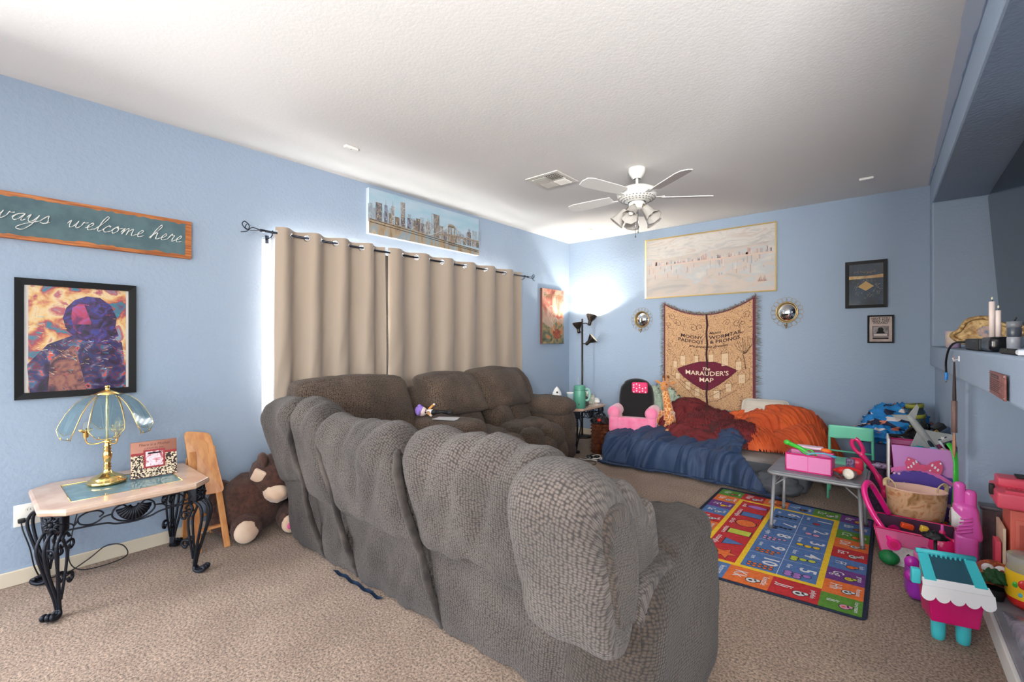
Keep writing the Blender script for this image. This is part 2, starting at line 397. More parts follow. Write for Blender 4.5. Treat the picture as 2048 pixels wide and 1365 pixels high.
# framed colourful portrait (plain stand-in)
t = wall_thing('framed_poster', 'black framed multicoloured splatter portrait of a dark-haired figure above the marble table', 'picture', 'L', .4175, 1.332)
w_, h_ = .515, .664
b = MB(); frame_bars(b, w_, h_, .036, .022, M_black); b.build('frame', t)
M_paper = mat('poster_white_paper', (225, 222, 220), .7)
M_splat = ramp_mat('splatter_paint', [(.3, (120, 50, 100)), (.4, (40, 130, 150)), (.44, (170, 60, 80)), (.48, (206, 130, 90)), (.53, (228, 184, 120)), (.59, (232, 208, 160)), (.64, (190, 80, 90)), (.72, (120, 170, 190))], 9, 10, .5, rough=.35)
M_splat2 = ramp_mat('dark_splatter_paint', [(.32, (16, 12, 34)), (.42, (60, 22, 70)), (.48, (24, 50, 110)), (.53, (110, 40, 60)), (.58, (40, 110, 150)), (.64, (230, 90, 60)), (.7, (50, 20, 60))], 17, 10, .6, rough=.35)
M_hairp = ramp_mat('violet_hair_paint', [(.35, (26, 14, 40)), (.5, (70, 32, 90)), (.6, (50, 60, 150)), (.7, (120, 60, 110))], 16, 6, 2, rough=.35)
M_facep = ramp_mat('magenta_face_paint', [(.35, (110, 30, 90)), (.5, (190, 60, 100)), (.62, (150, 90, 170)), (.7, (230, 150, 150))], 12, 5, 1, rough=.35)
M_coat = ramp_mat('brown_coat_paint', [(.35, (70, 40, 60)), (.48, (140, 86, 80)), (.58, (170, 110, 90)), (.66, (60, 60, 110))], 14, 6, 2, rough=.35)
b = MB(); a, c = w_/2-.03, h_/2-.03
b.box(-a, a, -.006, -.003, -c, c, M_paper); b.box(-a+.022, a-.018, -.0075, -.006, -c, c, M_splat)
def blob(cx, cz, rx, rz, seed, n=40, k=.18): return [(cx+rx*cos(2*pi*i/n)*(1+k*nz(cos(2*pi*i/n)*1.5+seed, sin(2*pi*i/n)*1.5, seed)), cz+rz*sin(2*pi*i/n)*(1+k*nz(cos(2*pi*i/n)*1.5+seed, sin(2*pi*i/n)*1.5, seed+4))) for i in range(n)]
b.flat([(-.2, -.30), (-.21, -.14), (-.13, -.03), (-.03, .02), (.10, .02), (.19, -.02), (.21, -.2), (.2, -.30)], -.0075, .0006, M_splat2)
b.flat([(-.13, -.30), (-.12, -.12), (-.02, -.03), (.03, -.3)], -.0081, .0006, M_coat)
b.flat([(-.055, .05), (-.07, .12), (-.055, .18), (-.02, .225), (.03, .25), (.09, .245), (.14, .20), (.165, .13), (.16, .07), (.175, .02), (.13, -.02), (.08, -.03), (.03, -.02), (-.02, .01)], -.0081, .0007, M_hairp)
b.flat([(-.035, .13), (-.03, .18), (.0, .205), (.04, .20), (.055, .15), (.05, .09), (.03, .045), (.0, .03), (-.025, .06)], -.0088, .0006, M_facep)
b.flat([(-.022, .085), (.045, .085), (.04, .05), (.015, .03), (-.012, .045)], -.0094, .0005, M_hairp); b.flat([(.02, .2), (.055, .19), (.075, .09), (.055, .03), (.05, .1)], -.0094, .0005, M_hairp)
random.seed(5)
for i in range(150):
    x, z = random.uniform(-.19, .17), random.uniform(-.28, .26)*abs(random.uniform(.3, 1)); l = random.uniform(.006, .035)
    if abs(x-.02) < .09 and z > 0: continue
    z = z if z < 0 else z; a2 = random.uniform(-1, .4)
    b.add([(x, -.0096, z), (x+l*cos(a2), -.0096, z+l*sin(a2)), (x+l*cos(a2), -.0096, z+l*sin(a2)+.003)], [(0, 1, 2)], mat('paint_fleck_%d' % (i % 4), [(240, 236, 220), (60, 190, 210), (230, 70, 60), (250, 200, 110)][i % 4], .4))
b.build('print', t)
b = MB(); b.box(-a, a, -.012, -.0112, -c, c, mat('picture_glass', (255, 255, 255), .03, trans=1, ior=1.1)); b.build('glass', t)

# outlet
t = wall_thing('wall_outlet', 'white double wall outlet with a black plug in it behind the marble table', 'outlet', 'L', .215, .37)
M_plastic = mat('white_plastic', (238, 234, 224), .35)
b = MB(); b.rbox((0, -.003, 0), (.115, .006, .118), .003, M_plastic, 2); b.build('cover_plate', t)
for sx in (-.028,):
    for sz in (.026, -.026):
        b = MB(); b.T(Matrix.Translation((sx+.028, -.006, sz)) @ Matrix.Rotation(R90, 4, 'X')); b.lathe([(.017, 0), (.016, .002)], M_plastic, 20, sy=.85)
        b.T(Matrix.Translation((sx+.028, 0, sz))); b.box(-.007, -.005, -.0086, -.0078, -.004, .006, M_dark); b.box(.005, .007, -.0086, -.0078, -.004, .006, M_dark)
        b.build('socket', t)
cordm = mat('black_cord_rubber', (16, 16, 18), .5)
# canvas skyline
t = wall_thing('skyline_canvas', 'wide frameless canvas of a grey city skyline and suspension bridge above the curtains', 'picture', 'L', 3.005, 2.49)
cw, chh = 1.41, .41
M_sky1 = mat('canvas_sky_paint', (150, 184, 200), .8, c2=(172, 190, 204), vs=3, stretch=(1, 1, 4), bump=('noise', 200, .3))
M_water = ramp_mat('canvas_water_paint', [(.3, (120, 104, 90)), (.45, (160, 140, 112)), (.55, (130, 150, 160)), (.65, (180, 160, 130)), (.75, (110, 90, 70))], 9, 3, .2, (1.6, 1, .35), .8)
b = MB(); b.rbox((0, -.022, 0), (cw, .044, chh), .004, mat('canvas_pale_edge', (206, 216, 222), .8), 2); b.build('stretcher', t)
b = MB(); y = -.0445; b.quad((-cw/2+.002, y, -chh/2+.002), (cw/2-.002, y, -chh/2+.002), (cw/2-.002, y, chh/2-.002), (-cw/2+.002, y, chh/2-.002), M_sky1)
gs = [mat('tower_paint_%d' % i, c, .8, c2=c2, vs=60, vd=2, stretch=(1, 1, .35), lo=.42, hi=.58) for i, (c, c2) in enumerate([((92, 92, 100), (140, 130, 122)), ((146, 138, 128), (110, 104, 100)), ((70, 74, 86), (130, 134, 150)), ((164, 160, 156), (130, 126, 124)), ((130, 112, 92), (90, 86, 90)), ((160, 176, 186), (140, 150, 160))])]
random.seed(11)
def tower(x, w, z0, z1, m, y, spire=0):
    P = [(x-w/2, z0), (x+w/2, z0), (x+w/2, z1), (x-w/2, z1)]
    if spire: P = P[:3]+[(x+w*.1, z1), (x, z1+spire), (x-w*.1, z1)]+P[3:]
    b.flat(P, y, .0004, m)
for i in range(30): tower(-.69+i*.048+random.uniform(-.01, .01), random.uniform(.03, .05), -.1, random.uniform(-.02, .07), gs[5], y)
prof = [(-.68, .03, .07, 5, 0), (-.60, .07, .06, 4, 0), (-.60, .068, .09, 0, 0), (-.525, .035, .085, 2, .05), (-.47, .05, .02, 1, 0), (-.45, .03, .09, 3, .06), (-.40, .05, .0, 4, 0), (-.335, .05, .155, 3, 0), (-.335, .045, .03, 0, 0), (-.26, .05, .02, 2, 0), (-.20, .04, .01, 1, 0), (-.155, .05, .035, 4, 0), (-.10, .04, .0, 0, 0), (-.03, .06, .03, 3, .06), (.03, .035, .12, 5, .02), (.07, .1, .125, 1, 0), (.15, .05, .02, 3, 0), (.2, .05, -.03, 0, 0), (.34, .06, -.04, 1, 0), (.40, .05, -.02, 3, 0), (.48, .05, -.05, 1, 0), (.55, .06, .03, 0, .03), (.62, .06, -.05, 3, 0), (.68, .04, -.04, 4, 0)]
for i, (x, w, z, k, s_) in enumerate(prof): tower(x, w, -.12, z, gs[k], y-.0004*(1+i % 3), s_)
M_win = mat('lit_window_paint', (222, 206, 170), .8); M_dk = mat('dark_window_paint', (50, 50, 58), .8)
for i in range(150):
    x, w, z, k, s_ = random.choice(prof); xx = x+random.uniform(-.4, .4)*w; zz = random.uniform(-.1, z-.01)
    b.quad((xx, y-.0018, zz), (xx+.007, y-.0018, zz), (xx+.007, y-.0018, zz+.006), (xx, y-.0018, zz+.006), random.choice((M_win, M_dk)))
b.flat([(-cw/2+.003, -chh/2+.002), (cw/2-.003, -chh/2+.002), (cw/2-.003, -.145), (.2, -.12), (-.2, -.085), (-cw/2+.003, -.07)], y-.0018, .0004, M_water)
br = mat('bridge_stone_paint', (120, 108, 96), .8, c2=(160, 146, 128), vs=40); M_cab = mat('bridge_cable_paint', (206, 206, 204), .8); M_rd = mat('dark_quay_paint', (62, 54, 50), .8)
for x in (.245, .285, .33): tower(x, .016, -.165, .04, br, y-.0022)
b.flat([(.237, .03), (.338, .03), (.338, .055), (.29, .066), (.237, .055)], y-.0022, .0004, br)
b.flat([(.237, -.165), (.338, -.165), (.338, -.05), (.237, -.05)], y-.0022, .0005, br)
b.flat([(-.02, -.11), (.15, -.055), (.3, -.04), (cw/2-.01, -.045), (cw/2-.01, -.06), (.3, -.06), (.15, -.075)], y-.0026, .0005, br)
b.tube([(-.02, y-.003, -.1), (.06, y-.003, -.075), (.14, y-.003, -.03), (.2, y-.003, .01), (.25, y-.003, .055)], .0022, M_cab, 4)
b.tube([(.33, y-.003, .055), (.38, y-.003, .02), (.45, y-.003, -.01), (.55, y-.003, -.035), (.68, y-.003, -.045)], .0018, M_cab, 4)
for i in range(14):
    x = .08+i*.012; b.tube([(x, y-.003, -.065+.12*max(0, (x-.05))**1.0*.2), (x, y-.003, -.075+.13*((x-.06)/.19)**1.6)], .0006, M_cab, 3)
for z0, z1 in ((-.075, -.155), (-.1, -.17)): b.tube([(-cw/2+.01, y-.003, z0), (0, y-.003, (z0+z1)/2), (cw/2-.01, y-.003, z1)], .0028, M_rd, 4)
b.build('painting', t)

# small canvas poster near the corner
t = wall_thing('fantasy_canvas', 'narrow red and green canvas with gold title lettering beside the floor lamp corner', 'picture', 'L', 5.185, 1.657)
M_red = ramp_mat('sunset_canvas_paint', [(.3, (120, 60, 50)), (.42, (176, 104, 84)), (.52, (190, 150, 130)), (.6, (150, 140, 120)), (.7, (206, 140, 110))], 4, 5, 1, rough=.75)
M_grn = ramp_mat('mossy_canvas_paint', [(.3, (60, 70, 56)), (.45, (104, 106, 80)), (.55, (160, 130, 90)), (.68, (190, 110, 70))], 5, 6, 2, rough=.75)
b = MB(); b.rbox((0, -.018, 0), (.515, .036, .75), .004, mat('canvas_edge', (104, 62, 50), .8), 2); b.build('stretcher', t)
b = MB(); b.box(-.255, .255, -.0375, -.0365, -.373, .373, M_red)
b.flat([(-.255, -.373), (.255, -.373), (.255, -.12), (.1, -.05), (-.05, -.16), (-.255, -.08)], -.0375, .0006, M_grn)
b.flat(blob(.09, -.24, .10, .07, 3, k=.4), -.0381, .0006, mat('rust_rock_paint', (170, 86, 52), .8, c2=(120, 60, 44), vs=20))
for k, (a0, sz) in enumerate(((.3, .15), (.1, .1), (-.05, .13))):
    b.tube([(q[0], -.0385, q[1]) for q in spiral(-.02+k*.05, .08-k*.08, .02, sz, a0, a0+4.4)], .003, mat('pale_swirl_paint', (214, 190, 170), .8), 4)
M_gl = mat('old_gold_lettering', (120, 104, 60), .6)
b.text('Harry Potter', .105, M_gl, 0, .285, -.0385, sx=.82)
b.build('painting', t)

# ---------------- curtain rod and curtains ----------------
M_rod = mat('dark_iron_rod', (48, 52, 62), .4, .8)
RZ, RX = 2.128, .10
t = thing('curtain_rod', 'dark iron curtain rod with curled wire finials over the window', 'curtain rod', (RX, 0, RZ))
b = MB(); b.tube([(0, 1.40, 0), (0, 4.52, 0)], .0085, M_rod, 10); b.build('rod', t)
for s_, y0 in ((-1, 1.40), (1, 4.52)):
    b = MB(); b.tube([(0, y0, 0), (0, y0+.03*s_, 0), (0, y0+.035*s_, 0)], [.011, .011, .005], M_rod, 8)
    b.tube([(0, y0+s_*(.03+q[0]), q[1]) for q in crom([(0, 0, 0), (.05, .01, 0), (.09, -.01, 0), (.12, .02, 0), (.105, .045, 0), (.075, .02, 0), (.085, -.02, 0), (.13, -.035, 0)], 6)], .0035, M_rod, 6)
    b.tube([(0, y0+s_*(.03+q[0]), -q[1]) for q in crom([(0, 0, 0), (.06, .012, 0), (.1, .0, 0), (.09, -.03, 0)], 6)], .003, M_rod, 6)
    b.build('finial', t)
for y in (1.455, 4.47):
    b = MB(); b.tube([(-RX+.002, y, -.04), (-.03, y, -.035), (0, y, -.018)], .005, M_rod, 6); b.box(-RX+.001, -RX+.006, y-.012, y+.012, -.07, -.01, M_rod)
    b.tube([(.012*cos(a/8*2*pi), y, .012*sin(a/8*2*pi)) for a in range(8)], .003, M_rod, 5, closed=True); b.build('bracket', t)
def cloth_extra(m, n, k, b, src):
    b.inputs['Subsurface Weight'].default_value = 0
M_curt = mat('beige_curtain_cloth', (164, 148, 132), .75, bump=('noise', 500, .15), sheen=.3)
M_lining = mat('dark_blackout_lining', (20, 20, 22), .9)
def curtain(name, label, y0, y1, nf, zb, amp, seed, sway):
    root = thing(name, label, 'curtain', (RX, (y0+y1)/2, RZ)); root['group'] = 'beige grommet curtains'
    Ht = RZ+.045; N = nf*22
    def ph(u): return u*nf*2*pi+pi*.5
    def P(u, v):
        y = y0+(y1-y0)*u; z = Ht+(zb-Ht)*v
        fade = 1-.45*v; A = amp*fade*(1+.3*nz(u*4, seed, 0)*v)
        x = RX+A*cos(ph(u)+.5*v*nz(u*3, v*1.5, seed))*-1*(1 if v < .04 else 1)+.012*v*nz(u*5, v*2, seed+3)
        x += .018*v*nz(u*9+v*2.5, v*1.2, seed+9)
        y += sway*v*(.5-u)+.012*sin(ph(u)*2)*v
        return (x-RX, y-(y0+y1)/2, z-RZ)
    gro = [(k+.5)/(nf*2) for k in range(nf*2)]
    # openings where the rod passes: fold mid-points
    def skip(u, v):
        zz = Ht+(zb-Ht)*v; yy = (y1-y0)*u
        for g in range(nf*2):
            ug = (g+.5)/(nf*2)-.0+0
            if hypot((yy-(y1-y0)*(g*.5/nf+.0))*2.0, zz-RZ) < .021: return True
        return False
    b = MB(); b.grid(P, N, 110, M_curt, skip=skip); b.build('panel', root)
    for g in range(1, nf*2):
        u = g*.5/nf; v = (RZ-Ht)/(zb-Ht); c = Vector(P(u, v)); d = (Vector(P(u+.004, v))-Vector(P(u-.004, v))).normalized()
        b = MB(); b.tube([c+d*(.024*cos(a/20*2*pi))+Vector((0, 0, .024*sin(a/20*2*pi))) for a in range(20)], .0042, M_silver, 6, closed=True)
        b.build('grommet', root)
    return root, P
c1, P1 = curtain('curtain', 'shorter left beige grommet curtain panel nearest the bright window edge', 1.475, 2.435, 4, .62, .048, 2.0, -.03)
c2, P2 = curtain('curtain', 'wider right beige grommet curtain panel nearest the floor lamp corner', 2.465, 4.41, 6, .62, .045, 7.0, .0)
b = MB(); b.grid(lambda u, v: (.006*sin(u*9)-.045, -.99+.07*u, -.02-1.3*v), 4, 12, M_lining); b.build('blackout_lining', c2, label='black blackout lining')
b = MB(); b.grid(lambda u, v: (-.06+.03*u, -.49+.03*u+.02*v, .02-1.4*v), 4, 20, mat('grey_curtain_back', (170, 178, 190), .8)); b.build('return_edge', c1, label='pale grey turned-back edge')

# ---------------- ceiling things ----------------
t = thing('air_vent', 'square white ceiling vent with slats in four directions', 'vent', (1.33, 3.306, H))
M_vent = mat('vent_white_metal', (222, 218, 210), .5); M_duct = mat('vent_duct_dark', (70, 52, 42), .9)
b = MB(); b.box(-.13, .13, -.13, .13, -.002, -.0005, M_duct); b.build('duct', t)
b = MB()
for a, c, e, g in ((-.168, .168, -.168, -.13), (-.168, .168, .13, .168), (-.168, -.13, -.13, .13), (.13, .168, -.13, .13)): b.box(a, c, e, g, -.008, -.001, M_vent)
b.box(-.004, .004, -.13, .13, -.012, -.002, M_vent); b.box(-.13, .13, -.004, .004, -.012, -.002, M_vent)
b.build('vent_frame', t, bevel=.002)
b = MB()
for q, (sx, sy, vert) in enumerate(((-1, -1, 0), (1, -1, 1), (-1, 1, 1), (1, 1, 0))):
    for i in range(7):
        o = .012+i*.0175
        if vert: b.add([(sx*o, sy*.006, -.004), (sx*o+.01*sx, sy*.006, -.016), (sx*o+.01*sx, sy*.126, -.016), (sx*o, sy*.126, -.004)], [(0, 1, 2, 3)], M_vent)
        else: b.add([(sx*.006, sy*o, -.004), (sx*.126, sy*o, -.004), (sx*.126, sy*(o+.01), -.016), (sx*.006, sy*(o+.01), -.016)], [(0, 1, 2, 3)], M_vent)
b.build('slats', t, solid=.0015)
for (x, y, lab) in ((.60, 1.80, 'small white rectangular ceiling sensor above the left wall near the curtains'), (3.455, 5.02, 'small white rectangular ceiling sensor near the back right corner')):
    t = thing('ceiling_sensor', lab, 'sensor', (x, y, H))
    b = MB(); b.rbox((0, 0, -.009), (.035, .10, .018) if y < 3 else (.10, .035, .018), .004, M_white, 2); b.build('case', t)
    b = MB(); b.box(-.006, .006, -.004, .004, -.0192, -.018, mat('sensor_grey_lens', (150, 150, 150), .4)); b.build('lens', t)
t = thing('ceiling_cover', 'flat round white ceiling cover near the back left corner', 'cover', (.64, 5.08, H))
b = MB(); b.lathe([(.0, -.012), (.055, -.012), (.065, -.006), (.066, -.0005)], M_white, 28); b.build('disc', t)

# ceiling fan
FX, FY = 2.015, 3.545
M_fan = mat('fan_white_enamel', (224, 222, 216), .35); M_fans = mat('fan_white_blade', (226, 224, 220), .55)
t = thing('ceiling_fan', 'white ceiling fan with frosted tulip light shades and two pull chains', 'ceiling fan', (FX, FY, H))
b = MB(); b.lathe([(.068, 0), (.07, -.02), (.062, -.045), (.04, -.075), (.028, -.085)], M_fan, 28); b.build('canopy', t)
b = MB(); b.cyl((0, 0, -.16), .011, .08, M_fan, 12); b.build('downrod', t)
b = MB(); b.lathe([(.03, -.15), (.11, -.157), (.152, -.178), (.163, -.205), (.155, -.235), (.14, -.25), (.12, -.262), (.09, -.272), (.07, -.276)], M_fan, 36); b.build('motor_housing', t)
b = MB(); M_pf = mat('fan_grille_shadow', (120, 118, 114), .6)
for r_, z_ in ((.146, -.246), (.127, -.259), (.105, -.268)):
    n = int(r_*230)
    for i in range(n):
        a = 2*pi*(i+.5*(r_ < .14))/n; b.at(r_*cos(a), r_*sin(a), z_, a); b.box(-.005, .005, -.005, .005, -.003, .001, M_pf)
b.build('vent_slots', t)
b = MB(); b.lathe([(.06, -.276), (.066, -.285), (.066, -.32), (.05, -.335), (.02, -.345), (0, -.348)], M_fan, 28); b.build('light_kit', t)
for k in range(5):
    a = k*2*pi/5+.62; T = Matrix.Rotation(a, 4, 'Z')
    b = MB().T(T); b.add([(.10, -.012, -.238), (.10, .012, -.238), (.22, .02, -.232), (.22, -.02, -.232), (.10, -.012, -.242), (.10, .012, -.242), (.22, .02, -.238), (.22, -.02, -.238)], [(0, 1, 2, 3), (7, 6, 5, 4), (0, 3, 7, 4), (1, 5, 6, 2), (3, 2, 6, 7), (0, 4, 5, 1)], M_fan); b.build('blade_iron', t)
    b = MB().T(T @ Matrix.Rotation(.2, 4, 'X')); P = [(.2, -.05), (.3, -.058), (.56, -.066), (.61, -.05), (.625, 0), (.61, .05), (.56, .066), (.3, .058), (.2, .05)]
    b.prism(P, -.236, -.230, M_fans); b.build('blade', t)
M_frost = mat('ribbed_frosted_glass', (226, 220, 212), .4, bump=('wave', 120, .5), trans=.25)
M_coll = mat('aged_brass_collar', (150, 140, 120), .3, .9)
for k in range(5):
    a = k*2*pi/5+radians(40-90-36); T = Matrix.Translation((.06*cos(a), .06*sin(a), -.315)) @ Matrix.Rotation(a, 4, 'Z') @ Matrix.Rotation(radians(-42), 4, 'Y') @ Matrix.Rotation(pi, 4, 'X') @ Matrix.Scale(1.08, 4)
    b = MB().T(T); b.tube([(0, 0, -.02), (0, 0, .035)], .013, M_coll, 10); b.build('light_arm', t)
    b = MB().T(T); pr = [(.024, .03), (.03, .035), (.034, .06), (.040, .10), (.050, .135), (.06, .15), (.057, .149), (.046, .13), (.036, .10), (.030, .062), (.024, .038)]
    vs = []; fs = []; S = 32
    for r, z in pr:
        for j in range(S): g = 2*pi*j/S; f = 1+.05*cos(8*g)*max(0, (z-.09)/.06); vs.append((r*f*cos(g), r*f*sin(g), z))
    for i in range(len(pr)-1):
        for j in range(S): q = i*S+j; s2 = i*S+(j+1) % S; fs.append((q, s2, s2+S, q+S))
    b.add(vs, fs, M_frost, True); sh = b.build('lamp_shade', t)
    b = MB().T(T); b.ell((0, 0, .085), (.02, .02, .035), mat('unlit_bulb', (235, 232, 225), .3), 8); b.build('bulb', sh)
for x, y, z in ((.02, -.02, -.52), (-.02, .015, -.545)):
    b = MB(); b.tube([(x, y, -.33), (x, y, z)], .0018, M_silver, 5); b.lathe([(.0, 0), (.006, .004), (.004, .016), (.001, .022)], mat('chain_pull_grey', (90, 90, 92), .5), 10, (x, y, z-.018)); b.build('pull_chain', t)

# ---------------- back wall ----------------
t = wall_thing('framed_painting', 'large pale pastel city waterfront painting in a thin gold frame', 'picture', 'B', 1.92, 2.2395)
w_, h_ = 1.49, .755
M_sea = ramp_mat('pastel_seascape_paint', [(.3, (174, 168, 164)), (.42, (190, 180, 170)), (.5, (198, 182, 170)), (.58, (182, 184, 184)), (.7, (202, 194, 184))], 2.2, 5, 1.2, (1, 1, 3.2), .75, bump=.3)
M_sea2 = ramp_mat('pastel_cloud_paint', [(.35, (180, 176, 172)), (.5, (202, 196, 188)), (.65, (190, 176, 166))], 3, 4, 2, (1, 1, 3), .75)
b = MB(); frame_bars(b, w_, h_, .014, .03, mat('pale_gold_frame', (232, 204, 140), .3, .7)); b.build('frame', t)
b = MB(); b.box(-.735, .735, -.02, -.004, -.368, .368, M_sea)
b.flat([(-.735, .1), (.735, .18), (.735, .35), (-.735, .35)], -.02, .0005, M_sea2)
pk = [mat('faded_tower_%d' % i, c, .8) for i, c in enumerate([(188, 160, 150), (160, 164, 168), (204, 190, 184), (176, 154, 150)])]
random.seed(21)
for i in range(95):
    x = random.uniform(-.7, .7); w = random.uniform(.006, .022); h = random.uniform(.01, .05)*(1.5 if abs(x+.02) < .05 or x > .45 else 1); z = .045+.012*(x/.7)
    b.flat([(x, z), (x+w, z), (x+w, z+h), (x, z+h)], -.0205-.0002*(i % 4), .0003, pk[i % 4])
for i in range(60):
    x = random.uniform(-.7, .7); w = random.uniform(.004, .05); h = random.uniform(.02, .1); z = random.uniform(-.16, .0)
    b.flat([(x, z), (x+w*.3, z), (x+w*.3, z+h), (x, z+h)], -.0205-.0002*(i % 3), .0002, pk[(i+2) % 4])
b.flat([(-.72, .028), (.72, .062), (.72, .044), (-.1, .024), (-.72, .018)], -.0212, .0003, mat('peach_shore_paint', (206, 182, 168), .8))
rp = mat('rust_signature_paint', (170, 84, 70), .8)
for i in range(7): b.tube([(.56+i*.013, -.0215, -.26), (.565+i*.013, -.0215, -.235+.02*(i % 3)), (.572+i*.013, -.0215, -.262)], .0016, rp, 4)
b.build('painting', t)

def black_frame(label, x, z, w_, h_, draw, bar):
    t = wall_thing('framed_print', label, 'picture', 'B', x, z)
    b = MB(); frame_bars(b, w_, h_, bar, .022, M_black); b.build('frame', t)
    b = MB(); draw(b, w_/2-bar+.004, h_/2-bar+.004); b.build('print', t)
    b = MB(); b.box(-w_/2+bar, w_/2-bar, -.0135, -.0128, -h_/2+bar, h_/2-bar, MATS['picture_glass']); b.build('glass', t)
def dr1(b, a, c):
    b.box(-a, a, -.008, -.003, -c, c, mat('night_print_ink', (28, 36, 44), .5, c2=(54, 72, 92), vs=6))
    g1 = mat('gold_print_ink', (196, 158, 92), .5); g2 = mat('silver_print_ink', (180, 176, 150), .5)
    b.flat([(-a, .055), (a, .06), (a, .092), (.0, .082), (-a, .088)], -.008, .0004, mat('dusk_band_ink', (186, 142, 90), .5, c2=(214, 186, 130), vs=20))
    b.flat([(-.062, -.02), (0, .032), (.062, -.02), (0, -.062)], -.008, .0005, g1)
    random.seed(4)
    for i in range(90):
        ang = random.uniform(0, 2*pi); rr = random.uniform(.07, .13); x, z = rr*cos(ang)*.95, -.03+rr*sin(ang)*.85
        if z > .05 or abs(x) > a-.01: continue
        b.flat([(x, z), (x+.006, z+.002), (x+.003, z+.006)], -.008, .0004, g2)
    for i in range(8):
        x = -.08+i*.022; b.tube([(x+q[0]*.4, -.0083, .12+.012*sin(i)+q[1]*.4) for q in spiral(0, 0, .005, .035, i, i+4, 10)], .0009, g1, 4)
black_frame('black framed dark night print with a gold diamond and lettered band, the larger one', 3.4265, 1.873, .325, .46, dr1, .03)
def dr2(b, a, c):
    b.box(-a, a, -.008, -.003, -c, c, mat('aged_poster_paper', (214, 196, 186), .7, c2=(190, 168, 160), vs=8))
    ik = mat('poster_black_ink', (30, 28, 30), .7)
    for i, s_ in enumerate(('HAVE YOU', 'SEEN THIS', 'WIZARD')): b.text(s_, .030, ik, 0, c-.022-i*.021, -.0082, sx=.95, off=.0004)
    frame = mat('poster_grey_ink', (120, 112, 112), .7)
    b.box(-.062, .062, -.0085, -.008, -.072, .03, frame); b.box(-.055, .055, -.009, -.0085, -.04, .025, mat('poster_photo_tone', (176, 164, 160), .7, c2=(120, 112, 110), vs=30))
    b.flat(blob(0, -.005, .022, .022, 2), -.009, .0005, ik); b.flat([(-.035, -.04), (.035, -.04), (.02, -.018), (-.02, -.018)], -.009, .0005, ik)
    b.box(-.05, .05, -.009, -.0085, -.065, -.046, mat('poster_pale', (216, 204, 196), .7)); b.box(-.06, .06, -.009, -.008, -.095, -.08, ik)
black_frame('small black framed wanted-style poster under the night print', 3.538, 1.434, .198, .268, dr2, .014)

M_wire = mat('brass_wire', (170, 146, 104), .35, .8); M_mirror = mat('mirror_silver', (235, 238, 240), .03, 1)
def mirror(label, x, z, R, ew):
    t = wall_thing('wire_mirror', label, 'mirror', 'B', x, z, 'round wire mirrors beside the tapestry')
    T = Matrix.Rotation(R90, 4, 'X')
    b = MB().T(T); b.lathe([(0, .012), (R*ew, .012), (R*ew, .004)], M_mirror, 40, sy=1.08); b.build('glass', t)
    b = MB(); b.tube([(R*ew*1.02*cos(i/40*2*pi), -.012, R*ew*1.10*sin(i/40*2*pi)) for i in range(40)], .006, M_wire, 7, closed=True); b.build('rim', t)
    b = MB(); n = 18
    for i in range(n):
        a = 2*pi*i/n; cx, cz = (R*ew+.026)*cos(a), (R*ew*1.08+.026)*sin(a)
        b.tube([(cx+.028*cos(j/14*2*pi)*1, -.008-.003*(i % 2), cz+.028*sin(j/14*2*pi)) for j in range(14)], .0017, M_wire, 5, closed=True)
    b.build('wire_loops', t)
    b = MB(); zz = -R*ew*1.1-.02; b.tube([(0, -.01, zz+.02), (0, -.02, zz-.02), (0, -.05, zz-.045), (0, -.06, zz-.02)], .004, M_wire, 6); b.lathe([(.004, 0), (.018, .01), (.015, .02)], M_wire, 12, (0, -.06, zz-.02)); b.build('candle_hook', t)
mirror('round wire-looped mirror left of the tapestry above the pink chair', 1.122, 1.60, .105, .9)
mirror('brighter round wire-looped mirror right of the tapestry', 2.758, 1.628, .11, .9)
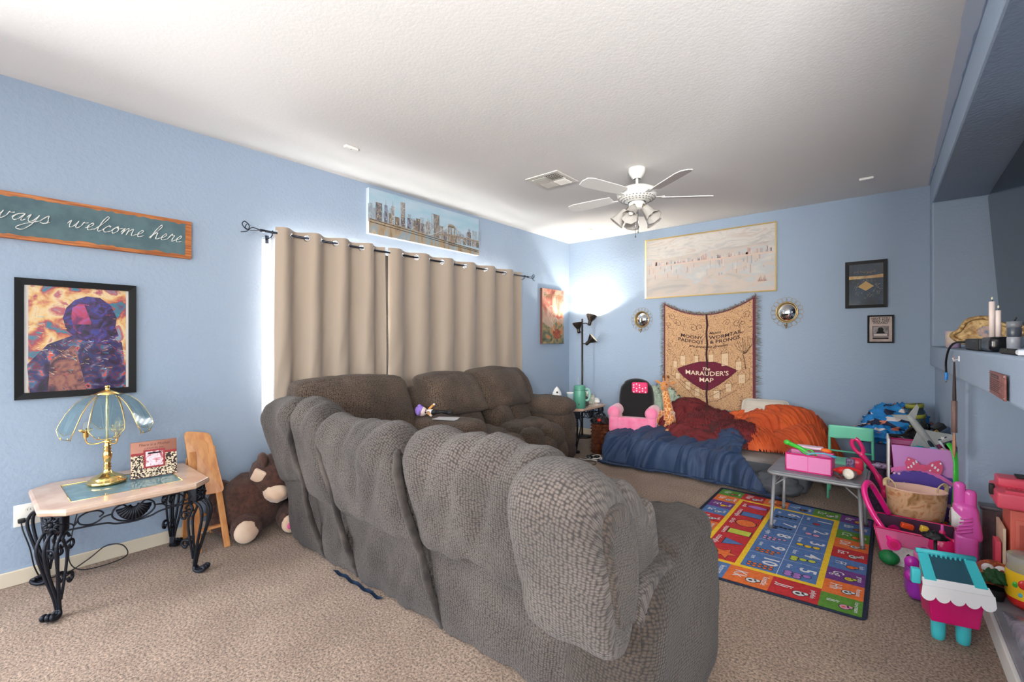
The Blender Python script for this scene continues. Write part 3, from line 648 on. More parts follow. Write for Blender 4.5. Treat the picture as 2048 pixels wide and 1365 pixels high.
# ---------------- sectional sofa ----------------
def knit(name, dark, mid, light, sc_, strength):
    def ex(m, n, k, b, src):
        wn = n.new('ShaderNodeTexNoise'); wn.inputs['Scale'].default_value = 7; k.new(src, wn.inputs[0])
        mx = n.new('ShaderNodeMix'); mx.data_type = 'VECTOR'; mx.inputs[0].default_value = .014
        k.new(wn.outputs['Color'], mx.inputs[5])
        uvn = n.new('ShaderNodeTexCoord'); k.new(uvn.outputs['UV'], mx.inputs[4])
        cb = n.new('ShaderNodeMapping'); cb.inputs['Scale'].default_value = (1, 1.25, 1); cb.inputs['Rotation'].default_value = (0, 0, radians(9)); k.new(mx.outputs[1], cb.inputs[0])
        v = n.new('ShaderNodeTexVoronoi'); v.voronoi_dimensions = '2D'; v.inputs['Scale'].default_value = sc_; v.inputs['Randomness'].default_value = .42; k.new(cb.outputs[0], v.inputs[0])
        r = n.new('ShaderNodeValToRGB'); k.new(v.outputs['Distance'], r.inputs[0]); e = r.color_ramp.elements
        e[0].position = .25; e[0].color = L(light); e[1].position = .62; e[1].color = L(dark); x = e.new(.42); x.color = L(mid)
        g = n.new('ShaderNodeTexNoise'); g.inputs['Scale'].default_value = 4; g.inputs['Detail'].default_value = 5; k.new(src, g.inputs[0])
        r2 = n.new('ShaderNodeValToRGB'); k.new(g.outputs[0], r2.inputs[0]); r2.color_ramp.elements[0].position = .3; r2.color_ramp.elements[0].color = (.52, .5, .5, 1); r2.color_ramp.elements[1].position = .7; r2.color_ramp.elements[1].color = (1.22, 1.2, 1.2, 1)
        q = n.new('ShaderNodeMix'); q.data_type = 'RGBA'; q.blend_type = 'MULTIPLY'; q.inputs[0].default_value = 1
        k.new(r.outputs[0], q.inputs[6]); k.new(r2.outputs[0], q.inputs[7]); k.new(q.outputs[2], b.inputs['Base Color'])
        iv = n.new('ShaderNodeMath'); iv.operation = 'MULTIPLY'; iv.inputs[1].default_value = -1; k.new(v.outputs['Distance'], iv.inputs[0])
        f = n.new('ShaderNodeTexNoise'); f.inputs['Scale'].default_value = 160; k.new(src, f.inputs[0])
        ad = n.new('ShaderNodeMath'); ad.operation = 'MULTIPLY_ADD'; ad.inputs[1].default_value = .9; f.inputs['Detail'].default_value = 4; k.new(f.outputs[0], ad.inputs[0]); k.new(iv.outputs[0], ad.inputs[2])
        bp = n.new('ShaderNodeBump'); bp.inputs['Strength'].default_value = strength; bp.inputs['Distance'].default_value = .008
        k.new(ad.outputs[0], bp.inputs['Height']); k.new(bp.outputs[0], b.inputs['Normal'])
    return mat(name, mid, .95, sheen=.08, extra=ex)
M_sofa = knit('taupe_knit_plush', (34, 29, 27), (62, 55, 51), (82, 74, 69), 86, .65)
M_sofa2 = knit('brown_knit_plush', (42, 33, 26), (80, 65, 53), (108, 90, 75), 90, .6)
M_sofa3 = knit('deep_brown_knit_plush', (24, 19, 16), (45, 37, 31), (62, 51, 43), 88, .6)
sofa = thing('sectional_sofa', 'large taupe brown plush reclining sectional sofa curving from the foreground to the window', 'sofa', (0, 0, 0))

def loft(b, sec, x0, x1, m, nx=26, rnd=.09, amp=.012, seed=0, wr=1.0, shift=None, axis='x', rs=.35):
    """closed (depth, z) section swept along the wall axis; ends pull in by a rounded profile"""
    S = crom([(p[0], p[1], 0) for p in sec], 7, closed=True); n = len(S)
    cy = sum(p.x for p in S)/n; cz = sum(p.y for p in S)/n; ln = abs(x1-x0)
    ts = [];
    for i in range(5): ts.append(rnd/ln*(1-cos(pi/2*i/5)))
    ts += [rnd/ln+(1-2*rnd/ln)*i/nx for i in range(nx+1)]
    ts += [1-t for t in reversed(ts[:5])]
    def P(i, j):
        t = ts[i]; d = min(t, 1-t)*ln
        k = 1 if d >= rnd else (1-rs*.0)-rs*(1-sqrt(max(0, 1-((rnd-d)/rnd)**2)))
        if d < 1e-6: k *= .82
        s = S[j % n]; y = cy+(s.x-cy)*k; z = cz+(s.y-cz)*(k if s.y > cz else k*.35+.65); x = x0+(x1-x0)*t
        dirn = Vector((s.x-cy, s.y-cz, 0)).normalized()
        a = amp*(nz(x*2.2+seed, y*2.2, z*1.6, 1.3)+.5*nz(x*7+seed, y*6, z*2.2, 1, 2)*wr-.75*max(0, .35-abs(noise.noise(Vector((x*6-z*3.2+seed, z*1.4, seed)))))*3.2*wr)
        y += dirn.x*a; z += dirn.y*a
        if shift: x, y, z = shift(t, x, y, z)
        z = max(z, .012)
        return (x, y, z) if axis == 'x' else (y, x, z)
    N = len(ts)
    vs = [P(i, j) for i in range(N) for j in range(n)]
    fs = [(i*n+j, i*n+(j+1) % n, (i+1)*n+(j+1) % n, (i+1)*n+j) for i in range(N-1) for j in range(n)]
    fs += [tuple(range(n-1, -1, -1)), tuple((N-1)*n+j for j in range(n))]
    if axis == 'y': fs = [tuple(reversed(f)) for f in fs]
    al = [0]
    for j in range(n): al.append(al[-1]+(S[(j+1) % n]-S[j]).length)
    uvs = [[(ts[i]*ln+seed, al[j]), (ts[i]*ln+seed, al[j+1]), (ts[i+1]*ln+seed, al[j+1]), (ts[i+1]*ln+seed, al[j])] for i in range(N-1) for j in range(n)]
    uvs += [[(S[j].x, S[j].y) for j in range(n-1, -1, -1)], [(S[j].x, S[j].y) for j in range(n)]]
    return b.add(vs, fs, m, True, [list(reversed(q)) for q in uvs] if axis == 'y' else uvs)
# near row: upper backs lean out over a more upright skirt
def back_sec(dy=0, top=1.0, bulge=0):
    return [(1.34+dy*.3, .43), (1.235+dy, .44), (1.20+dy, .52), (1.155+dy-bulge, .68), (1.115+dy-bulge, .82), (1.11+dy, top-.09), (1.15+dy, top-.02), (1.22+dy, top+.005), (1.29+dy, top-.02), (1.36+dy, top-.1), (1.42+dy, .8), (1.46+dy, .62), (1.46+dy, .46)]
def skirt_sec(dy=0, z1=.5):
    return [(1.375, .03), (1.37, .02), (1.335+dy*.3, .12), (1.29+dy, .36), (1.26+dy, z1-.03), (1.26+dy, z1), (1.40, z1+.01), (1.5, z1-.03), (1.5, .3), (1.5, .02), (1.45, .015)]
def tilt(a):
    return lambda t, x, y, z: (x, y, z+a*(t-.5))
segs = [(.60, 1.045, .035, .97, 0, 1.5), (1.03, 1.40, .02, 1.0, .0, 4.2), (1.385, 2.09, 0, .965, .01, 8.8), (2.075, 2.85, .01, .968, .0, 13.1)]
for i, (x0, x1, dy, top, bu, sd) in enumerate(segs):
    sh = [lambda t, x, y, z: (x-.09*min(1, max(0, z-.45)*3)*(1-t), y+.03*(1-t), z+(.03*t-.035*(1-t)**2)), lambda t, x, y, z: (x, y, z+.015-.02*t), lambda t, x, y, z: (x, y, z-.05*max(0, z-.5)*(1-t)**2-.04*max(0, t-.75)), lambda t, x, y, z: (x, y, z-.12*max(0, z-.6)*max(0, .25-t)*2)][i]
    b = MB(); loft(b, back_sec(dy, top, bu), x0, x1, M_sofa, seed=sd, shift=sh, amp=.022, rnd=.10, rs=.42); b.build('backrest', sofa)
    b = MB(); loft(b, skirt_sec(dy), x0+.01, x1-.005, M_sofa, seed=sd+2, amp=.014, rnd=.03, rs=.06, wr=1.6); b.build('back_skirt', sofa)
    # edge welt running down the seam
    b = MB(); xs = x1-.012
    b.tube([(xs+.006*sin(i*2.1), yy-.012, zz) for i, (yy, zz) in enumerate([(1.39, .03), (1.36, .1), (1.31, .25), (1.268, .4), (1.225+dy, .5), (1.18+dy, .64), (1.145+dy, .78), (1.14+dy, .87)])], [.012, .016, .019, .017, .02, .018, .02, .012], M_sofa, 8)
    if i < 3: b.build('seam_welt', sofa)
# last narrow winged back beside the arm
wing = [(1.16, .455), (1.08, .47), (1.035, .56), (.985, .72), (.95, .85), (.955, .935), (1.0, .975), (1.08, .985), (1.16, .95), (1.22, .86), (1.25, .72), (1.25, .6), (1.22, .5)]
b = MB(); loft(b, wing, 2.795, 3.09, M_sofa, nx=14, seed=21, amp=.012, rnd=.085, rs=.40); b.build('backrest', sofa)
b = MB(); loft(b, [(p[0]*.62+.425, p[1]*.66+.245) for p in wing], 3.055, 3.105, M_sofa3, nx=4, seed=24, amp=.006, rnd=.02, rs=.1); b.build('wing_side_panel', sofa, label='darker brown inset side panel')
b = MB(); loft(b, skirt_sec(-.05, .62), 2.83, 3.10, M_sofa, nx=10, seed=31, amp=.012, rnd=.03, rs=.06, wr=1.6); b.build('back_skirt', sofa)
b = MB(); loft(b, back_sec(.03, .9), 2.84, 3.06, M_sofa, nx=10, seed=29, amp=.012, rnd=.05); b.build('back_inner_pad', sofa)
# near arm: rounded, fuller to the front
def arm_fn(q, w_):
    y = w_.y; z = w_.z; x = w_.x
    f = (q[1]+1)/2
    z += (.09*sin(f*pi*.85) if q[2] > .2 else 0)
    x *= 1+.09*sin(pi*(q[2]+1)/2)
    y += .06*(1-q[2]**2)*(q[1] > 0)*q[1]
    a = .012*nz(x*3+5, y*3, z*3, 1.2); return (x+a, y, z+a)
b = MB(); b.rbox((2.975, 1.53, .29), (.30, .70, .56), .12, M_sofa3, 14, arm_fn); b.build('armrest', sofa)
b = MB(); b.rbox((2.955, 1.68, .585), (.30, .46, .16), .078, M_sofa3, 12, lambda q, w_: (w_.x, w_.y, w_.z+.02*nz(w_.x*6, w_.y*6, 3))); b.build('arm_pad', sofa)
# seats of the near row
def puff(b, c, size, r, m, seed, n=12, am=.012, tuft=None):
    def fn(q, w_):
        k = 1+.10*(1-q[0]**2)*(1-q[1]**2)*abs(q[2])
        x, y, z = w_.x, w_.y, w_.z*k
        if tuft:
            for (tx, ty) in tuft:
                d2 = ((q[0]-tx)*1.2)**2+((q[1]-ty)*1.2)**2
                if q[2] > 0: z -= .03*math.exp(-d2*22)
        a = am*(nz(w_.x*3+seed, w_.y*3, w_.z*3+seed, 1.4)+.5*nz(w_.x*10+seed, w_.y*10, w_.z*5, 1))
        return (x+a*q[0], y+a*q[1], z+a*q[2])
    return b.rbox(c, size, r, m, n, fn)
for x0, x1, sd in ((.95, 1.4, 2), (1.4, 2.1, 5), (2.1, 2.83, 9)):
    b = MB(); puff(b, ((x0+x1)/2, 1.68, .36), (x1-x0-.01, .52, .24), .09, M_sofa2, sd); b.build('seat_cushion', sofa)
    b = MB(); puff(b, ((x0+x1)/2, 1.88, .2), (x1-x0-.02, .16, .34), .07, M_sofa2, sd+3); b.build('footrest_pad', sofa)
    b = MB(); puff(b, ((x0+x1)/2, 1.47, .60), (x1-x0-.03, .14, .36), .065, M_sofa2, sd+5); b.build('lumbar_pad', sofa)
# window row: local helper, cushions face +x
def wback(y0, y1, z0, z1, xb, th, seed, lean=.10, m=None, r=.075, bul=.0, n=14, am=.016):
    def fn(q, w_):
        x = w_.x-lean*(q[2])+bul*(1-q[1]**2)*(1-q[2]**2)*(q[0] > 0)
        top = .03*(1-q[1]**2)*(q[2] > 0)*q[2]
        a = am*(nz(w_.x*3+seed, w_.y*3, w_.z*3, 1.4)+.45*nz(w_.y*9+seed, w_.z*7, 1, 1))
        return (x+a, w_.y+a*.4, w_.z+top+a*.5)
    b = MB(); b.rbox((xb, (y0+y1)/2, (z0+z1)/2), (th, y1-y0, z1-z0), r, m or M_sofa2, n, fn); return b
wback(1.48, 2.42, .60, 1.02, .42, .24, 3, bul=.05, n=20).build('backrest', sofa)
wback(1.50, 2.42, .38, .66, .50, .22, 6, lean=.05, bul=.03).build('lumbar_pad', sofa)
wback(2.40, 2.68, .40, .875, .34, .12, 9, lean=.06, r=.05).build('console_back', sofa)
wback(2.60, 3.27, .64, 1.00, .43, .25, 12, bul=.06, n=18).build('backrest', sofa)
wback(3.24, 3.95, .64, 1.015, .43, .25, 17, bul=.05, n=18).build('backrest', sofa)
wback(3.90, 4.17, .52, .985, .38, .23, 21, lean=.11, r=.09).build('back_wing', sofa)
wback(2.66, 3.22, .44, .69, .52, .22, 23, lean=.06, r=.08, bul=.04).build('lumbar_pad', sofa)
wback(3.28, 3.62, .44, .71, .53, .23, 25, lean=.06, r=.08, bul=.05).build('lumbar_pad', sofa)
wback(3.58, 3.93, .44, .70, .51, .23, 27, lean=.06, r=.08, bul=.04).build('lumbar_pad', sofa)
b = MB(); b.rbox((.245, 2.93, .5), (.10, 2.5, .80), .045, M_sofa2, 10, lambda q, w_: (w_.x-.02*q[2], w_.y, w_.z)); b.build('back_frame', sofa)
b = MB(); b.rbox((.62, 2.78, .2), (.66, 2.55, .36), .05, M_sofa2, 10); b.build('seat_base', sofa)
# console block between the seats
b = MB(); puff(b, (.80, 2.53, .60), (.68, .36, .17), .075, M_sofa2, 4, am=.008); b.build('console_top', sofa)
b = MB(); puff(b, (.74, 2.53, .36), (.60, .33, .36), .09, M_sofa2, 8); b.build('console_base', sofa)
# seats along the window: fat tufted lobes
def lobe(c, size, r, sd, name, am=.014):
    b = MB(); puff(b, c, size, r, M_sofa2, sd, 12, am); b.build(name, sofa)
lobe((.76, 1.92, .39), (.44, .84, .24), .10, 31, 'seat_cushion')
for k, (y0, y1) in enumerate(((2.70, 3.29), (3.31, 3.93))):
    ym = (y0+y1)/2; wv = y1-y0
    lobe((.74, ym, .415), (.42, wv*.98, .20), .095, 40+k*9, 'seat_cushion')
    lobe((.98, ym-wv*.26, .35), (.24, wv*.48, .27), .12, 41+k*9, 'seat_lobe')
    lobe((.99, ym+wv*.24, .35), (.25, wv*.50, .27), .12, 42+k*9, 'seat_lobe')
    lobe((1.03, ym-wv*.34, .22), (.20, wv*.33, .30), .10, 43+k*9, 'footrest_pad')
    lobe((1.05, ym, .22), (.20, wv*.36, .31), .10, 44+k*9, 'footrest_pad')
    lobe((1.03, ym+wv*.34, .22), (.20, wv*.33, .30), .10, 45+k*9, 'footrest_pad')
lobe((.92, 2.52, .2), (.28, .36, .34), .1, 71, 'footrest_pad')
lobe((.92, 2.12, .22), (.3, .42, .36), .12, 72, 'footrest_pad')
# far arm
lobe((.68, 4.13, .615), (.66, .32, .19), .094, 61, 'arm_pad')
lobe((.66, 4.15, .44), (.70, .30, .30), .12, 62, 'armrest')
lobe((.84, 4.13, .30), (.34, .36, .46), .15, 63, 'arm_front')
lobe((.76, 4.14, .14), (.48, .34, .25), .10, 64, 'arm_foot')
# slip of blue cloth under the near row
tag(MB().build('x') if 0 else (lambda b: b.build("blue_cloth"))(MB().grid(lambda u, v: (1.20+.44*u, 1.318+.045*v, .020*(1-v)**2+.006+.005*sin(u*23+v*3)), 24, 6, mat('navy_cloth_scrap', (34, 62, 96), .8))), 'strip of navy cloth peeking out from under the sofa back on the carpet', 'cloth')
# ---------------- doll and cards on the console ----------------
t = thing('toy_doll', 'small doll with purple hair and black legs lying on the sofa console', 'doll', (.70, 2.50, .70), radians(52))
M_skin = mat('pale_doll_vinyl', (238, 214, 206), .5); M_ph = mat('purple_doll_hair', (142, 112, 196), .6); M_bk = mat('black_doll_cloth', (20, 19, 22), .6); M_or = mat('orange_doll_cloth', (224, 160, 84), .6)
b = MB(); b.ell((-.10, 0, .035), (.042, .034, .040), M_skin, 14); hd = b.build('head', t)
b = MB(); b.ell((-.115, .008, .042), (.044, .042, .043), M_ph, 14); b.ell((-.13, -.03, .03), (.02, .016, .025), M_ph, 8); b.ell((-.12, .0, .082), (.016, .014, .014), M_ph, 8); b.build('hair', hd)
for y, z in ((-.018, .042), (-.030, .028)):
    b = MB(); b.ell((-.072, y, z+.004), (.008, .006, .008), M_bk, 8); b.build('eye', hd)
b = MB(); b.rbox((-.035, 0, .03), (.065, .04, .04), .016, MATS['glossy_white'] if 'glossy_white' in MATS else mat('white_doll_shirt', (232, 228, 230), .6), 5); b.rbox((-.005, 0, .028), (.05, .05, .04), .016, M_bk, 5); b.build('torso', t)
for p in (((-.05, -.02, .03), (-.045, -.05, .02), (-.03, -.075, .012)), ((-.045, .02, .045), (-.02, .03, .07), (.0, .035, .085))):
    b = MB(); b.tube(p, [.011, .010, .009], M_or, 8); b.ell(p[2], (.011, .011, .010), M_skin, 8); b.build('arm', t)
for y in (-.014, .014):
    b = MB(); b.tube([(.01, y, .025), (.06, y*1.4, .03), (.11, y*1.8, .018)], [.013, .012, .011], M_bk, 8); b.rbox((.125, y*1.8, .022), (.04, .024, .026), .01, M_bk, 4); b.build('leg', t)
t = thing('pamphlet', 'thin grey white folded pamphlet beside the doll on the sofa console', 'pamphlet', (.88, 2.47, .692), radians(20))
b = MB(); b.box(-.10, .10, -.05, .05, 0, .003, mat('grey_paper', (180, 178, 182), .5)); b.build('lower_page', t)
b = MB(); b.at(.01, .01, .005, .2, .04); b.box(-.09, .09, -.045, .045, 0, .002, mat('pale_paper', (206, 204, 208), .4)); b.build('upper_page', t)
# ---------------- marble and iron end tables ----------------
M_marble = mat('pink_cream_marble', (202, 174, 152), .25, c2=(180, 146, 126), vs=9, vd=8, coat=.3)
M_iron = mat('wrought_iron', (34, 37, 46), .42, .55, bump=('noise', 90, .25))
M_tglass = mat('blue_tinted_tabletop_glass', (92, 124, 132), .05, spec=.8, c2=(110, 140, 146), vs=14)
def bar(b, pts, r, m=None, seg=6, n=5, closed=False, flat=None): return b.tube(crom(pts, n, closed), r, m or M_iron, seg, closed=closed, flat=flat)
def end_table(label, loc, rz, hx=.32, hy=.35, detail=True):
    t = thing('end_table', label, 'table', loc, rz, 'marble-topped iron end tables')
    H_ = .53; c_ = .09
    def octo(e): return [(-hx+e, -hy+c_), (-hx+c_, -hy+e), (hx-c_, -hy+e), (hx-e, -hy+c_), (hx-e, hy-c_), (hx-c_, hy-e), (-hx+c_, hy-e), (-hx+e, hy-c_)]
    ix, iy = hx-.125, hy-.12
    b = MB(); rings = []
    for e, z in ((.012, H_-.034), (.002, H_-.028), (0, H_-.015), (.004, H_-.003), (.012, H_)): rings.append([(x, y, z) for x, y in octo(e)])
    vs = [p for r in rings for p in r]+[(-ix, -iy, H_), (ix, -iy, H_), (ix, iy, H_), (-ix, iy, H_), (-ix, -iy, H_-.006), (ix, -iy, H_-.006), (ix, iy, H_-.006), (-ix, iy, H_-.006)]
    fs = [tuple(range(7, -1, -1))]
    for k in range(4):
        for i in range(8): fs.append((k*8+i, k*8+(i+1) % 8, (k+1)*8+(i+1) % 8, (k+1)*8+i))
    T = 32; I = 40   # top ring, inner ring
    fs += [(T+1, T+2, I+1, I), (T+2, T+3, I+1), (T+3, T+4, I+2, I+1), (T+4, T+5, I+2), (T+5, T+6, I+3, I+2), (T+6, T+7, I+3), (T+7, T, I, I+3), (T, T+1, I)]
    fs += [(I, I+1, I+5, I+4), (I+1, I+2, I+6, I+5), (I+2, I+3, I+7, I+6), (I+3, I, I+4, I+7)]
    b.add(vs, fs, M_marble); b.build('marble_top', t)
    b = MB(); b.box(-ix, ix, -iy, iy, H_-.009, H_-.003, M_tglass); g = b.build('glass_inset', t)
    b = MB(); frame_pts = [(-ix, -iy), (ix, -iy), (ix, iy), (-ix, iy)]
    for i in range(4):
        a, c = frame_pts[i], frame_pts[(i+1) % 4]; b.tube([(a[0], a[1], H_-.001), (c[0], c[1], H_-.001)], .0025, M_gold, 4)
    b.build('inset_trim', t)
    fx, fy = hx-.085, hy-.065
    for sx in (-1, 1):
        for sy in (-1, 1):
            d = Vector((sx*.75, sy*.66, 0)).normalized(); n_ = Vector((-d.y, d.x, 0)); o = Vector((sx*fx, sy*fy, 0))
            b = MB()
            def P(u, l, z): return o+d*u+n_*l+Vector((0, 0, z))
            for l0, uo in ((-.036, 0), (0, .012), (.036, 0)):
                bar(b, [P(-.02, l0*.6, .40), P(.012+uo, l0, .413), P(.045+uo, l0*1.1, .385), P(.055+uo, l0*1.1, .33), P(.03+uo, l0*.8, .22), P(.0, l0*.35, .10), P(-.012, l0*.2, .03)], .0075)
            for l0 in (-.02, .02):
                bar(b, [P(-.05, l0, .37), P(-.03, l0, .395), P(-.01, l0, .375), P(-.02, l0, .345), P(-.035, l0, .30), P(-.03, l0*.8, .2), P(-.015, l0*.4, .08)], .0065)
                bar(b, [P(-.03, l0, .345), P(-.065, l0, .35), P(-.075, l0, .325), P(-.055, l0, .31), P(-.048, l0, .33)], .006)
                bar(b, [P(-.028, l0, .19), P(-.06, l0, .19), P(-.068, l0, .165), P(-.05, l0, .15), P(-.04, l0, .17)], .008)
            for l0 in (-.014, 0, .014): bar(b, [P(-.01, l0*.4, .035), P(-.002, l0, .018), P(.025, l0*1.3, .013), P(.05, l0*1.5, .022), P(.052, l0*1.4, .036), P(.036, l0*1.2, .036)], .0095)
            b.build('leg', t)
            b = MB(); bc = o+Vector((0, 0, .455)); ang = math.atan2(d.y, d.x)
            b.at(o.x, o.y, .455, ang-R90*0); b.rbox((0, 0, 0), (.05, .085, .088), .01, M_iron, 2)
            for k in range(16):
                a = 2*pi*k/16; rr = .04 if k % 2 == 0 else .032
                b.tube([(.026, .010*cos(a), .010*sin(a)), (.034, rr*.6*cos(a), rr*.6*sin(a)), (.026, rr*cos(a)*1.05, rr*sin(a)*1.05)], [.003, .0065, .002], M_iron, 6)
            b.ell((.03, 0, 0), (.012, .011, .011), M_iron, 8); b.build('corner_rosette', t)
    for side in range(4):
        L_ = (fy if side % 2 == 0 else fx)-.03; off = (hx-.06) if side % 2 == 0 else (hy-.04)
        b = MB(); b.T(Matrix.Rotation(side*R90+R90, 4, 'Z') @ Matrix.Translation((0, -off, 0)))
        b.box(-L_, L_, -.004, .004, .487, .497, M_iron); bar(b, [(-L_, 0, .415), (-.12, 0, .408), (-.07, 0, .392), (0, 0, .384), (.07, 0, .392), (.12, 0, .408), (L_, 0, .415)], .0045)
        for s in (-1, 1):
            bar(b, [(s*x, 0, z) for x, z in ((.09, .445), (.12, .44), (.14, .425), (.17, .418), (.205, .43), (.212, .46), (.18, .48), (.14, .478), (.12, .46), (.135, .445))], .004)
            bar(b, [(s*x, 0, z) for x, z in ((.215, .45), (.225, .43), (.235, .44), (L_, .45))], .0035)
            bar(b, [(s*x, 0, z) for x, z in ((.0, .392), (.05, .40), (.085, .43), (.08, .465), (.05, .482), (.03, .466), (.045, .452), (.055, .462))], .0045)
        b.build('apron_scrollwork', t)
        if side % 2 == 0:
            b = MB(); b.T(Matrix.Rotation(side*R90+R90, 4, 'Z') @ Matrix.Translation((0, -off-.002, 0)))
            def sh(u, v):
                a = pi*(1.05+.9*u); r = .015+.06*v; rib = .004*cos(u*13*2*pi)*v
                return (r*cos(a)*1.0, -.012*sin(pi*min(1, v*1.1))-rib, .478+r*sin(a)*1.1)
            b.grid(sh, 104, 8, M_iron); b.build('shell_ornament', t, solid=.003)
    return t
end_table('cream marble and black iron scrollwork end table holding the brass glass lamp', (.355, .555, 0), 0)
end_table('far corner marble and iron end table beside the sofa arm with the green bottle', (.545, 4.87, 0), 0)

# ---------------- brass touch lamp with blue glass panels ----------------
M_brass = mat('lamp_polished_brass', (238, 202, 130), .12, 1)
M_bglass = mat('smoked_blue_lamp_glass', (196, 216, 224), .04, trans=.92, ior=1.2, spec=.9)
t = thing('table_lamp', 'brass table lamp with a shade of bent blue glass panels on the marble table', 'lamp', (.275, .50, .531), radians(-9))
b = MB(); b.lathe([(0, .0), (.083, 0), (.088, .006), (.084, .016), (.072, .02), (.07, .03), (.05, .042), (.034, .05), (.02, .062), (.018, .07)], M_brass, 40); b.build('base', t)
b = MB(); b.lathe([(.018, .068), (.014, .078), (.02, .086), (.013, .094), (.019, .102), (.013, .11), (.016, .12), (.022, .15), (.021, .165), (.014, .18), (.02, .188), (.013, .196), (.02, .204), (.013, .212), (.016, .225), (.016, .235), (.007, .24), (.007, .49)], M_brass, 28); b.build('stem', t)
b = MB(); b.lathe([(.007, .482), (.012, .488), (.05, .492), (.052, .497), (.02, .513), (.01, .518), (.009, .53), (.013, .534), (.01, .541), (0, .543)], M_brass, 32); b.build('finial_cap', t)
for k in range(3):
    a = k*2*pi/3+.5; T = Matrix.Rotation(a, 4, 'Z')
    b = MB().T(T); b.tube(crom([(.01, 0, .232), (.04, 0, .222), (.075, 0, .225), (.088, 0, .245), (.088, 0, .27)], 5), .004, M_brass, 8)
    b.lathe([(.012, .262), (.013, .29)], M_brass, 14, (.088, 0, 0)); b.build('lamp_arm', t)
    b = MB().T(T)
    for j in range(8):
        g = 2*pi*j/8; b.tube([(.088+.01*cos(g), .01*sin(g), .29), (.088+.024*cos(g), .024*sin(g), .30), (.088+.027*cos(g), .027*sin(g), .31)], [.004, .005, .001], M_brass, 5)
    b.build('candle_collar', t)
    b = MB().T(T); b.ell((.088, 0, .322), (.014, .014, .028), mat('clear_bulb_glass', (245, 245, 240), .05, trans=.9, ior=1.1), 8); b.build('bulb', t)
prof = [(.052, .492, .034), (.085, .478, .043), (.12, .446, .054), (.152, .40, .064), (.178, .345, .072), (.188, .318, .072), (.19, .29, .052), (.186, .272, .04)]
M_rodl = M_brass
b = MB(); b.tube([(.055*cos(i/24*2*pi), .055*sin(i/24*2*pi), .493) for i in range(24)], .003, M_brass, 6, closed=True)
for k in range(6):
    a = k*pi/3+pi/6; b.tube([(.0, 0, .493), (.055*cos(a), .055*sin(a), .493)], .0025, M_brass, 5)
b.build('shade_ring', t)
for k in range(6):
    T = Matrix.Rotation(k*pi/3, 4, 'Z')
    vs = []; fs = []
    for r, z, hw in prof: vs += [(r, -hw, z), (r, hw, z)]
    for i in range(len(prof)-1): fs.append((2*i, 2*i+1, 2*i+3, 2*i+2))
    b = MB().T(T); b.add(vs, fs, M_bglass, False); pn = b.build('glass_panel', t, solid=.003)
    b = MB().T(T); loop = [(r+.001, -hw, z) for r, z, hw in prof]+[(r+.001, hw, z) for r, z, hw in reversed(prof)]
    b.tube(loop, .0026, M_brass, 5, closed=True); b.build('brass_edging', pn)
    b = MB().T(T)
    for s in (-1, 1):
        b.tube([(.188, s*.03, .285), (.192, s*.03, .283), (.192, s*.03, .275)], .003, M_brass, 5)
    random.seed(k)
    for j in range(5): b.tube([(prof[i][0]+.002, (j-2)*.008*(7-i)*.3, prof[i][1]) for i in (5, 4, 3, 2)], .0006, mat('etched_line', (190, 214, 220), .4), 3)
    b.build('etching', pn)

# ---------------- mother card ----------------
t = thing('photo_plaque', 'small standing plaque with copper top, red band and damask pattern beside the lamp', 'plaque', (.335, .70, .531), radians(84))
M_dam = ramp_mat('damask_print', [(0, (44, 22, 20)), (.5, (224, 204, 172))], 170, kind='voronoi', rough=.6)
b = MB(); b.T(Matrix.Rotation(radians(-9), 4, 'X')); b.rbox((0, 0, .103), (.215, .014, .206), .003, mat('plaque_copper', (158, 104, 84), .35, .3), 2); b.build('board', t)
b = MB(); b.T(Matrix.Rotation(radians(-9), 4, 'X')); b.box(-.106, .106, -.009, -.007, .003, .135, M_dam); b.box(-.106, .106, -.0095, -.007, .128, .142, mat('deep_red_paint', (150, 32, 36), .5))
b.box(-.05, .05, -.012, -.007, .052, .156, MATS['deep_red_paint']); b.box(-.04, .04, -.0128, -.012, .062, .146, ramp_mat('rose_glass_print', [(.35, (200, 176, 190)), (.48, (228, 206, 206)), (.55, (190, 90, 100)), (.62, (150, 50, 60)), (.7, (230, 220, 200))], 22, 3, 1.5, rough=.15, coat=.5))
b.build('printed_front', t)
b = MB(); b.T(Matrix.Rotation(radians(-9), 4, 'X')); b.text('There is a Mother', .020, mat('dark_red_lettering', (92, 40, 36), .6), 0, .185, -.0075, shear=.3); b.text('a friend for ever', .014, MATS['dark_red_lettering'], 0, .165, -.0075, shear=.3); b.build('lettering', t)
b = MB(); b.add([(-.03, .008, .14), (.03, .008, .14), (.03, .062, .0), (-.03, .062, .0)], [(0, 1, 2, 3)], M_black); b.build('easel_back', t, solid=.003)

# ---------------- lamp cord and plug ----------------
t = thing('power_cord', 'thin black lamp cord looping down from the outlet to the carpet', 'cord', (0, 0, 0))
b = MB(); b.tube(crom([(.035, .185, .335), (.06, .19, .30), (.07, .215, .2), (.06, .235, .08), (.05, .27, .012), (.06, .36, .010), (.05, .45, .05), (.045, .53, .10), (.06, .60, .085), (.09, .62, .03), (.10, .55, .010), (.08, .42, .010), (.05, .37, .07), (.04, .38, .2), (.05, .42, .4), (.045, .46, .475)], 8), .0032, cordm, 6); b.build('cable', t)
b = MB(); b.rbox((.02, .187, .345), (.03, .03, .022), .006, cordm, 2); b.build('plug', t)

